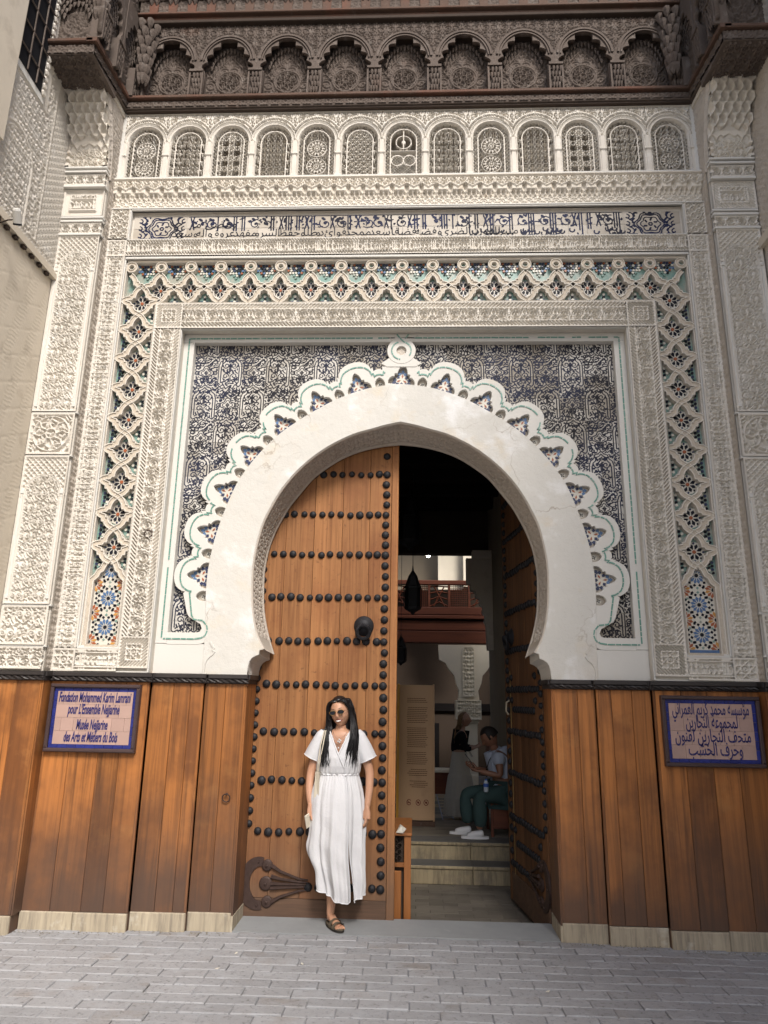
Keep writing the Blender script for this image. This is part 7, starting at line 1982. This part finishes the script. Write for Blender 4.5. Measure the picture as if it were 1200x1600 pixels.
# folds gathered in the left hand
BT = sorted([(1.035,-.443,.155,.283,.096),(1.055,-.443,.166,.282,.108),(1.10,-.440,.170,.28,.118),(1.16,-.437,.168,.28,.122),(1.22,-.435,.170,.284,.114),(1.28,-.433,.172,.288,.098),(1.325,-.432,.165,.292,.082),(1.352,-.431,.135,.294,.066),(1.372,-.430,.085,.294,.052)])
rings = []
for t in np.linspace(0,1,56):
    z = 1.035+(1.372-1.035)*t; cx, rx, cy, ry = table(BT, z); ring_ = []
    for i in range(96):
        a = 2*PI*i/96; f = .0055*math.sin(a*24+1)*max(0,1-t*2.2) + .003*math.sin(a*7+3*t)
        ring_.append((cx+(rx+f)*math.cos(a), cy+(ry+f)*math.sin(a), z))
    rings.append(ring_)
def vneck(p, q):
    x, y, z = (p[0]+q[0])/2, (p[1]+q[1])/2, (p[2]+q[2])/2
    return (y < .285 and z > 1.185 and abs(x+.432-.0) < (z-1.185)*.47) or (z > 1.345 and abs(x+.431) < .062)
bo = shell(rings, drop=vneck).build('dress_bodice', 'linen', w1_, smooth=True, loc=L)
def on_front(x, z):
    cx, rx, cy, ry = table(BT, z); u = max(-1, min(1, (x-cx)/rx)); return (x, cy-(ry+.004)*math.sqrt(max(0,1-u*u)), z)
nk_ = MB()
for sx in (-1,1):
    pts = [on_front(-.432+sx*(z-1.185)*.47, z) for z in np.linspace(1.185,1.352,12)]
    nk_.ribbon([(0,0),(0,1)], [(0,0),(0,0)]) if False else nk_.tube(pts, .006, 5)
nk_.tube([on_front(-.432+(1.185-z)*.50, z) for z in np.linspace(1.09,1.185,8)], .004, 5)
nk_.build('neckline', 'linenhem', bo)
wb = MB()
for i in range(60):
    a0_, a1_ = 2*PI*i/60, 2*PI*(i+1)/60
wb.tube([(-.443+(.156+.002*math.sin(i*2.3))*math.cos(2*PI*i/90), .283+(.097+.002*math.sin(i*2.3))*math.sin(2*PI*i/90), 1.040+.0025*math.sin(i*1.7)) for i in range(90)], .0075, 5, closed=True); wb.build('waistband', 'linenhem', bo)
for sx, sh, el in ((-1,(-.566,.290,1.318),(-.640,.298,1.148)),(1,(-.298,.290,1.320),(-.220,.300,1.143))):
    rings = []; S0, S1 = Vector(sh), Vector(el); d = (S1-S0).normalized(); u_ = d.cross(Vector((0,1,0))).normalized(); v_ = d.cross(u_)
    for t in np.linspace(-.18,1,18):
        r_ = .054+.016*max(t,0)+.004*math.sin(PI*max(t,0)) if t > 0 else .054+.12*t
        rings.append([tuple(S0+(S1-S0)*t + u_*(r_*(1+.06*math.sin(a*6+t*2)*t)*math.cos(a)) + v_*(r_*.92*(1+.06*math.sin(a*6+2+t*2)*t)*math.sin(a))) for a in np.linspace(0,2*PI,36,endpoint=False)])
    s_o = shell(rings).build('sleeve', 'linen', bo, smooth=True); m = MB(); m.tube(rings[-1], .0035, 5, closed=True); m.build('sleeve_hem', 'linenhem', bo)
# necklaces
m = MB()
for dz, wv in ((.0,.052),(-.032,.060),(-.075,.062)):
    m.tube([on_front(-.432+wv*math.cos(a)*(1 if dz > -.05 else .8), 1.352+dz*.3-.045*math.sin(a)*(1-dz*12)) for a in np.linspace(0.1,PI-.1,16)], .0013, 4)
for x,z in ((-.432,1.292),(-.421,1.285),(-.440,1.278),(-.428,1.272),(-.434,1.232)): m.lathe([(.001,-.0015),(.0065,-.001),(.0065,.001),(.001,.0015)], 8, on_front(x,z), 'y')
m.build('necklaces', 'silver', w1_, loc=L)
# tote bag
tb_ = thing('tote_bag', "cream canvas tote bag hanging from the black-haired woman's shoulder", 'bag', (-.60,.2,.78)); LB = (.60,-.2,-.78)
m = MB()
for off in (0,.012): m.tube([(-.545+off,.300,1.375),(-.553+off,.225,1.35),(-.570+off*1.5,.172,1.25),(-.585+off,.165,1.12),(-.590+off*.6,.185,1.06)], [.004]*5, 4)
m.build('strap', 'canvas', tb_, loc=LB)
m = MB(); m.add([(-.604,.19,1.06),(-.572,.165,1.06),(-.570,.185,.80),(-.612,.20,.80),(-.604,.31,1.06),(-.572,.31,1.06),(-.57,.33,.76),(-.612,.33,.76)], [(0,1,2,3),(5,4,7,6),(4,0,3,7),(1,5,6,2),(3,2,6,7)]); m.build('pouch', 'canvas', tb_, loc=LB)
ph_ = MB(); ph_.cbox(-.022,.022,-.004,.004,-.050,.050,.002); o = ph_.build('phone', 'canvas', None, loc=(-.646,.185,.715), rot=(R(10),R(-24),R(50))); tag(o, "cream phone case held low in the woman's right hand", 'phone')
# sandal
sd_ = thing('sandal', "olive two-strap sandal on the woman's foot at the threshold", 'sandal', (-.43,.20,.004)); LSd = (.43,-.20,-.004)
m = MB(); ax_ = Vector((.53,-.85,0)).normalized(); pr_ = Vector((.85,.53,0))
def sole(k, z0, z1): 
    pts = []
    for t in np.linspace(0,2*PI,28,endpoint=False):
        a = math.cos(t)*.125; wv = (.040+.008*math.cos(t))*math.sin(t); pts.append((-.428+ax_.x*a+pr_.x*wv*k, .208+ax_.y*a+pr_.y*wv*k))
    m.prism(pts, 'z', z0, z1)
sole(1.05, .006, .020); m.build('sole', 'sole', sd_, loc=LSd); m = MB(); sole(.98, .020, .026); m.build('footbed', 'suede', sd_, loc=LSd)
for t in (.012, .062):
    m = MB(); rings = []
    for q in np.linspace(-.5,.5,4):
        cen = Vector((-.428,.208,0)) + ax_*(t+q*.036); rings.append([tuple(cen + pr_*(.044*math.cos(a)) + Vector((0,0,.018+(.052-.25*t+.004)*math.sin(a)))) for a in np.linspace(0,PI,14)])
    shell(rings, closed=False).build('strap', 'suede', sd_, smooth=True, loc=LSd)
    m = MB(); cc = Vector((-.428,.208,0)) + ax_*t + pr_*.034 + Vector((0,0,.052-.1*t)); m.tube([cc+Vector((.010*math.cos(a),0,.008*math.sin(a))) for a in np.linspace(0,2*PI,8,endpoint=False)], .002, 4, closed=True); m.build('buckle', 'silver', sd_, loc=LSd)

# ---------------------------------------------------------------- seated man with a phone
mn = thing('person', 'seated man in pale blue polo and dark green trousers bowing over a phone', 'person', (.95,2.75,LZ)); L = (-.95,-2.75,-LZ)
b = MB()
J = {'pelvis':(1.10,2.78,.625,(.11,.13)),'mid':(1.115,2.78,.80,(.095,.13)),'chest':(1.09,2.78,.94,(.10,.14)),'up':(1.06,2.78,1.03,(.08,.12)),'nk':(1.02,2.775,1.095,.048),'nk2':(.985,2.77,1.13,.045),
     'sA':(1.05,2.64,1.015,.052),'eA':(1.065,2.60,.815,.040),'wA':(.845,2.60,.860,.026),'sB':(1.05,2.92,1.015,.052),'eB':(1.00,2.94,.82,.040),'wB':(.83,2.78,.87,.026),
     'hA':(1.06,2.69,.62,.085),'kA':(.835,2.64,.600,.062),'aA':(.835,2.61,.275,.040),'hB':(1.05,2.87,.62,.085),'kB':(.695,2.84,.615,.060),'aB':(.735,2.84,.290,.040)}
E = [('pelvis','mid'),('mid','chest'),('chest','up'),('up','nk'),('nk','nk2'),('up','sA'),('sA','eA'),('eA','wA'),('up','sB'),('sB','eB'),('eB','wB'),('pelvis','hA'),('hA','kA'),('kA','aA'),('pelvis','hB'),('hB','kB'),('kB','aB')]
absorb(b, skin_graph(J, E, 'pelvis', 2))
hr = Matrix.Rotation(R(-90),3,'Z') @ Matrix.Rotation(R(38),3,'X')
HM = head(b, Vector((.975,2.765,1.205)), .225, hr)
hand(b, (.845,2.60,.862), (-1,.25,.15), (0,.4,1), .18, .9, 0, 1); hand(b, (.83,2.78,.872), (-1,-.3,.15), (0,-.2,1), .18, .7, 0, -1)
part('body', finish(b.mesh('body', ['skin2','lip'])), mn, loc=L)
m = MB(); nu, nv = 28, 12
for j in range(nv+1):
    th = PI*.56*j/nv
    for i in range(nu):
        p_ = 2*PI*i/nu; x,y,z = math.sin(th)*math.cos(p_), math.sin(th)*math.sin(p_), math.cos(th); k = 1.05 if not (y < -.3 and z < .55) else .93
        m.v.append(tuple(HM @ Vector((.075*x*k, .097*y*k+.004, .112*z*k))))
for j in range(nv):
    for i in range(nu): i1 = (i+1)%nu; m.f.append((j*nu+i,(j+1)*nu+i,(j+1)*nu+i1,j*nu+i1)); m.m.append(0)
m.build('hair', 'brownhair', mn, smooth=True, loc=L)
def clothes(name, Jn, En, root, mat, parent, loc, grow=.010):
    me = skin_graph({k: (*v[:3], (v[3][0]+grow, v[3][1]+grow) if isinstance(v[3], tuple) else v[3]+grow) for k, v in Jn.items()}, En, root, 2)
    me.name = name; me.materials.append(M[mat]); return part(name, finish(me), parent, loc=loc)
JT = {k: J[k] for k in ('pelvis','mid','chest','up','sA','sB')}; JT['nk'] = (1.03,2.775,1.08,.050); JT['tA'] = (1.058,2.62,.90,.055); JT['tB'] = (1.02,2.93,.90,.055)
clothes('polo_shirt', JT, [('pelvis','mid'),('mid','chest'),('chest','up'),('up','nk'),('up','sA'),('sA','tA'),('up','sB'),('sB','tB')], 'chest', 'polo', mn, L, .020)
JP = {k: J[k] for k in ('pelvis','hA','kA','hB','kB')}; JP['aA'] = (.845,2.61,.285,.058); JP['aB'] = (.740,2.84,.300,.058); JP['mA'] = (.84,2.62,.44,.070); JP['mB'] = (.715,2.84,.46,.070)
clothes('trousers', JP, [('pelvis','hA'),('hA','kA'),('kA','mA'),('mA','aA'),('pelvis','hB'),('hB','kB'),('kB','mB'),('mB','aB')], 'pelvis', 'greencloth', mn, L, .014)
m = MB()
for (x,y) in ((.845,2.60),(.735,2.84)):
    ftj = {'h':(x+.035,y,LZ+.055,(.045,.040)),'m':(x-.05,y,LZ+.045,(.048,.036)),'t':(x-.15,y,LZ+.030,(.045,.024))}
    me = skin_graph(ftj, [('h','m'),('m','t')], 'm', 2); me.name = 'shoe'; me.materials.append(M['whiteshoe']); so_ = part('shoe', finish(me), mn, loc=L)
    s_ = MB(); s_.prism([(x-.06+.145*math.cos(t)*(1 if True else 1), y+(.048+.004*math.cos(t))*math.sin(t)) for t in np.linspace(0,2*PI,20,endpoint=False)], 'z', LZ+.002, LZ+.026); s_.build('shoe_sole', 'whiteshoe', so_)
m = MB(); m.tube([(1.045,2.69,1.075),(.99,2.68,1.02),(.955,2.69,.96),(.93,2.695,.88)], .004, 4); m.tube([(.93,2.695,.88),(.945,2.69,.83),(.925,2.70,.80)], .010, 6); m.build('lanyard', 'blacktop', mn, loc=L)
o = (lambda m: (m.cbox(-.005,.005,-.036,.036,-.075,.075,.002), m.build('phone', 'shade', None, loc=(.745,2.69,.965), rot=(0,R(-38),0)))[1])(MB()); tag(o, 'dark phone held upright by the seated man', 'phone')
t = thing('water_bottle', 'small water bottle with blue cap hanging at the seated man', 'bottle', (.905,2.56,.66))
m = MB(); m.lathe([(.022,0),(.026,.01),(.026,.09),(.012,.115)], 12, (0,0,0), 'z'); m.build('bottle_body', 'water', t); m = MB(); m.lathe([(.0275,.05),(.0275,.085)], 12, (0,0,0), 'z', cap=False); m.lathe([(.013,.112),(.013,.128)], 10, (0,0,0), 'z'); m.build('bottle_cap', 'bottleblue', t)

# ---------------------------------------------------------------- standing woman with blond hair
w2 = thing('person', 'standing blond woman in black top and long cream tiered skirt', 'person', (.86,6.3,CZ)); L = (-.86,-6.3,-CZ)
b = MB()
J = {'pelvis':(.85,6.3,.70,(.10,.14)),'mid':(.86,6.3,.86,(.09,.12)),'chest':(.89,6.3,1.0,(.10,.13)),'up':(.90,6.3,1.09,(.08,.12)),'nk':(.92,6.3,1.16,.045),'nk2':(.935,6.3,1.2,.042),
     'sA':(.90,6.16,1.07,.048),'eA':(.97,6.10,.84,.036),'wA':(1.10,6.16,.87,.025),'sB':(.90,6.44,1.07,.048),'eB':(.98,6.46,.85,.036),'wB':(1.10,6.34,.88,.025),
     'hA':(.86,6.23,.62,.08),'kA':(.88,6.24,.26,.055),'aA':(.85,6.24,-.14,.035),'tA':(.95,6.22,-.185,.028),'hB':(.84,6.37,.62,.08),'kB':(.86,6.37,.26,.055),'aB':(.90,6.37,-.14,.035),'tB':(1.0,6.37,-.185,.028)}
E = [('pelvis','mid'),('mid','chest'),('chest','up'),('up','nk'),('nk','nk2'),('up','sA'),('sA','eA'),('eA','wA'),('up','sB'),('sB','eB'),('eB','wB'),('pelvis','hA'),('hA','kA'),('kA','aA'),('aA','tA'),('pelvis','hB'),('hB','kB'),('kB','aB'),('aB','tB')]
absorb(b, skin_graph(J, E, 'pelvis', 2))
HW = head(b, Vector((.955,6.30,1.285)), .22, Matrix.Rotation(R(82),3,'Z'))
hand(b, (1.10,6.16,.87), (1,.1,.3), (0,.5,.8), .17, .9, 0, 1); hand(b, (1.10,6.34,.88), (1,-.3,.2), (0,-.5,.8), .17, .9, 0, -1)
part('body', finish(b.mesh('body', ['skin3','lip'])), w2, loc=L)
JT = {k: J[k] for k in ('mid','chest','up','sA','eA','sB','eB')}; JT['nk'] = (.915,6.3,1.14,.05); JT['lo'] = (.85,6.3,.76,(.10,.13)); JT['wA'] = (1.05,6.14,.86,.034); JT['wB'] = (1.05,6.38,.87,.034)
clothes('black_top', JT, [('lo','mid'),('mid','chest'),('chest','up'),('up','nk'),('up','sA'),('sA','eA'),('eA','wA'),('up','sB'),('sB','eB'),('eB','wB')], 'chest', 'blacktop', w2, L, .012)
rings = []
for t in np.linspace(0,1,40):
    z = .80+(-.115-.80)*t; r0 = .115+.06*min(1,t*1.6)+.05*t+(.012 if t > .38 else 0)+(.014 if t > .70 else 0)
    rings.append([(.87+(r0+.010*math.sin(a*16+t)*t)*math.cos(a), 6.3+(r0*1.15+.012*math.sin(a*16+t)*t)*math.sin(a), z) for a in np.linspace(0,2*PI,70,endpoint=False)])
shell(rings).build('tiered_skirt', 'creamskirt', w2, smooth=True, loc=L)
rr = random.Random(4); locks = []
for q in range(110):
    a = rr.uniform(-2.0,2.0); y0 = .085*math.sin(a)*.9
    st_ = HW @ Vector((.02*math.sin(a), -.03+.06*rr.random(), .112)); p1_ = HW @ Vector((.080*math.sin(a), .03+.075*abs(math.cos(a))*1.0, .05)); p2_ = HW @ Vector((.088*math.sin(a), .055+.06*abs(math.cos(a)), -.06))
    e_ = Vector((.80+rr.uniform(-.03,.07), 6.3+rr.uniform(-.12,.12), rr.uniform(.90,1.05))); mid = p2_.lerp(e_, .5)
    locks.append([st_, st_.lerp(p1_,.5)+Vector((0,0,.01)), p1_, p2_, p2_.lerp(e_,.33)+Vector((rr.uniform(-.012,.012),0,0)), mid+Vector((rr.uniform(-.02,.02),0,0)), p2_.lerp(e_,.8)+Vector((rr.uniform(-.02,.02),0,0)), e_])
strands('hair', locks, w2, 'blondhair', .010, L)
m = MB(); m.tube([(.86,6.20,1.08),(.90,6.16,.98),(.98,6.13,.86),(1.05,6.10,.74)], .014, 5); m.build('bag_strap', 'creamskirt', w2, loc=L)

# ---------------------------------------------------------------- person with a cap, mostly hidden by the open leaf
w3 = thing('person', 'person in khaki cap and brown patterned shirt half hidden by the open leaf', 'person', (1.42,5.2,CZ)); L = (-1.42,-5.2,-CZ)
b = MB()
J = {'pelvis':(1.42,5.2,.62,(.14,.10)),'mid':(1.42,5.2,.80,(.13,.10)),'chest':(1.42,5.2,.98,(.15,.10)),'up':(1.42,5.2,1.10,(.13,.08)),'nk':(1.41,5.2,1.19,.05),'nk2':(1.40,5.2,1.24,.05),'sA':(1.25,5.2,1.08,.055),'eA':(1.19,5.15,.84,.042),'wA':(1.24,5.05,.68,.028),'sB':(1.60,5.2,1.08,.055),'eB':(1.64,5.2,.82,.042),'wB':(1.62,5.1,.62,.028),
     'hA':(1.35,5.2,.52,.09),'kA':(1.35,5.2,.18,.06),'aA':(1.35,5.2,-.14,.04),'tA':(1.35,5.1,-.185,.03),'hB':(1.50,5.2,.52,.09),'kB':(1.50,5.2,.18,.06),'aB':(1.50,5.2,-.14,.04),'tB':(1.50,5.1,-.185,.03)}
E = [('pelvis','mid'),('mid','chest'),('chest','up'),('up','nk'),('nk','nk2'),('up','sA'),('sA','eA'),('eA','wA'),('up','sB'),('sB','eB'),('eB','wB'),('pelvis','hA'),('hA','kA'),('kA','aA'),('aA','tA'),('pelvis','hB'),('hB','kB'),('kB','aB'),('aB','tB')]
absorb(b, skin_graph(J, E, 'pelvis', 2)); H3 = head(b, Vector((1.40,5.2,1.345)), .225, Matrix.Rotation(R(200),3,'Z'))
hand(b, (1.24,5.05,.68), (.2,-.4,-1), (1,0,0), .17, .5); hand(b, (1.62,5.1,.62), (0,-.3,-1), (-1,0,0), .17, .5, 0, -1)
part('body', finish(b.mesh('body', ['skin2','lip'])), w3, loc=L)
JT = {k: J[k] for k in ('pelvis','mid','chest','up','sA','sB')}; JT['nk'] = (1.41,5.2,1.17,.055); JT['tA'] = (1.21,5.17,.93,.06); JT['tB'] = (1.63,5.2,.92,.06)
clothes('patterned_shirt', JT, [('pelvis','mid'),('mid','chest'),('chest','up'),('up','nk'),('up','sA'),('sA','tA'),('up','sB'),('sB','tB')], 'chest', 'patterned', w3, L, .014)
m = MB(); m.lathe([(.090,-.01),(.092,.04),(.080,.085),(.045,.112),(.004,.118)], 20, (1.40,5.2,1.385), 'z'); m.build('cap', 'khaki', w3, smooth=True, loc=L)
JP = {k: J[k] for k in ('pelvis','hA','kA','aA','hB','kB','aB')}
clothes('dark_trousers', JP, [('pelvis','hA'),('hA','kA'),('kA','aA'),('pelvis','hB'),('hB','kB'),('kB','aB')], 'pelvis', 'blacktop', w3, L, .016)
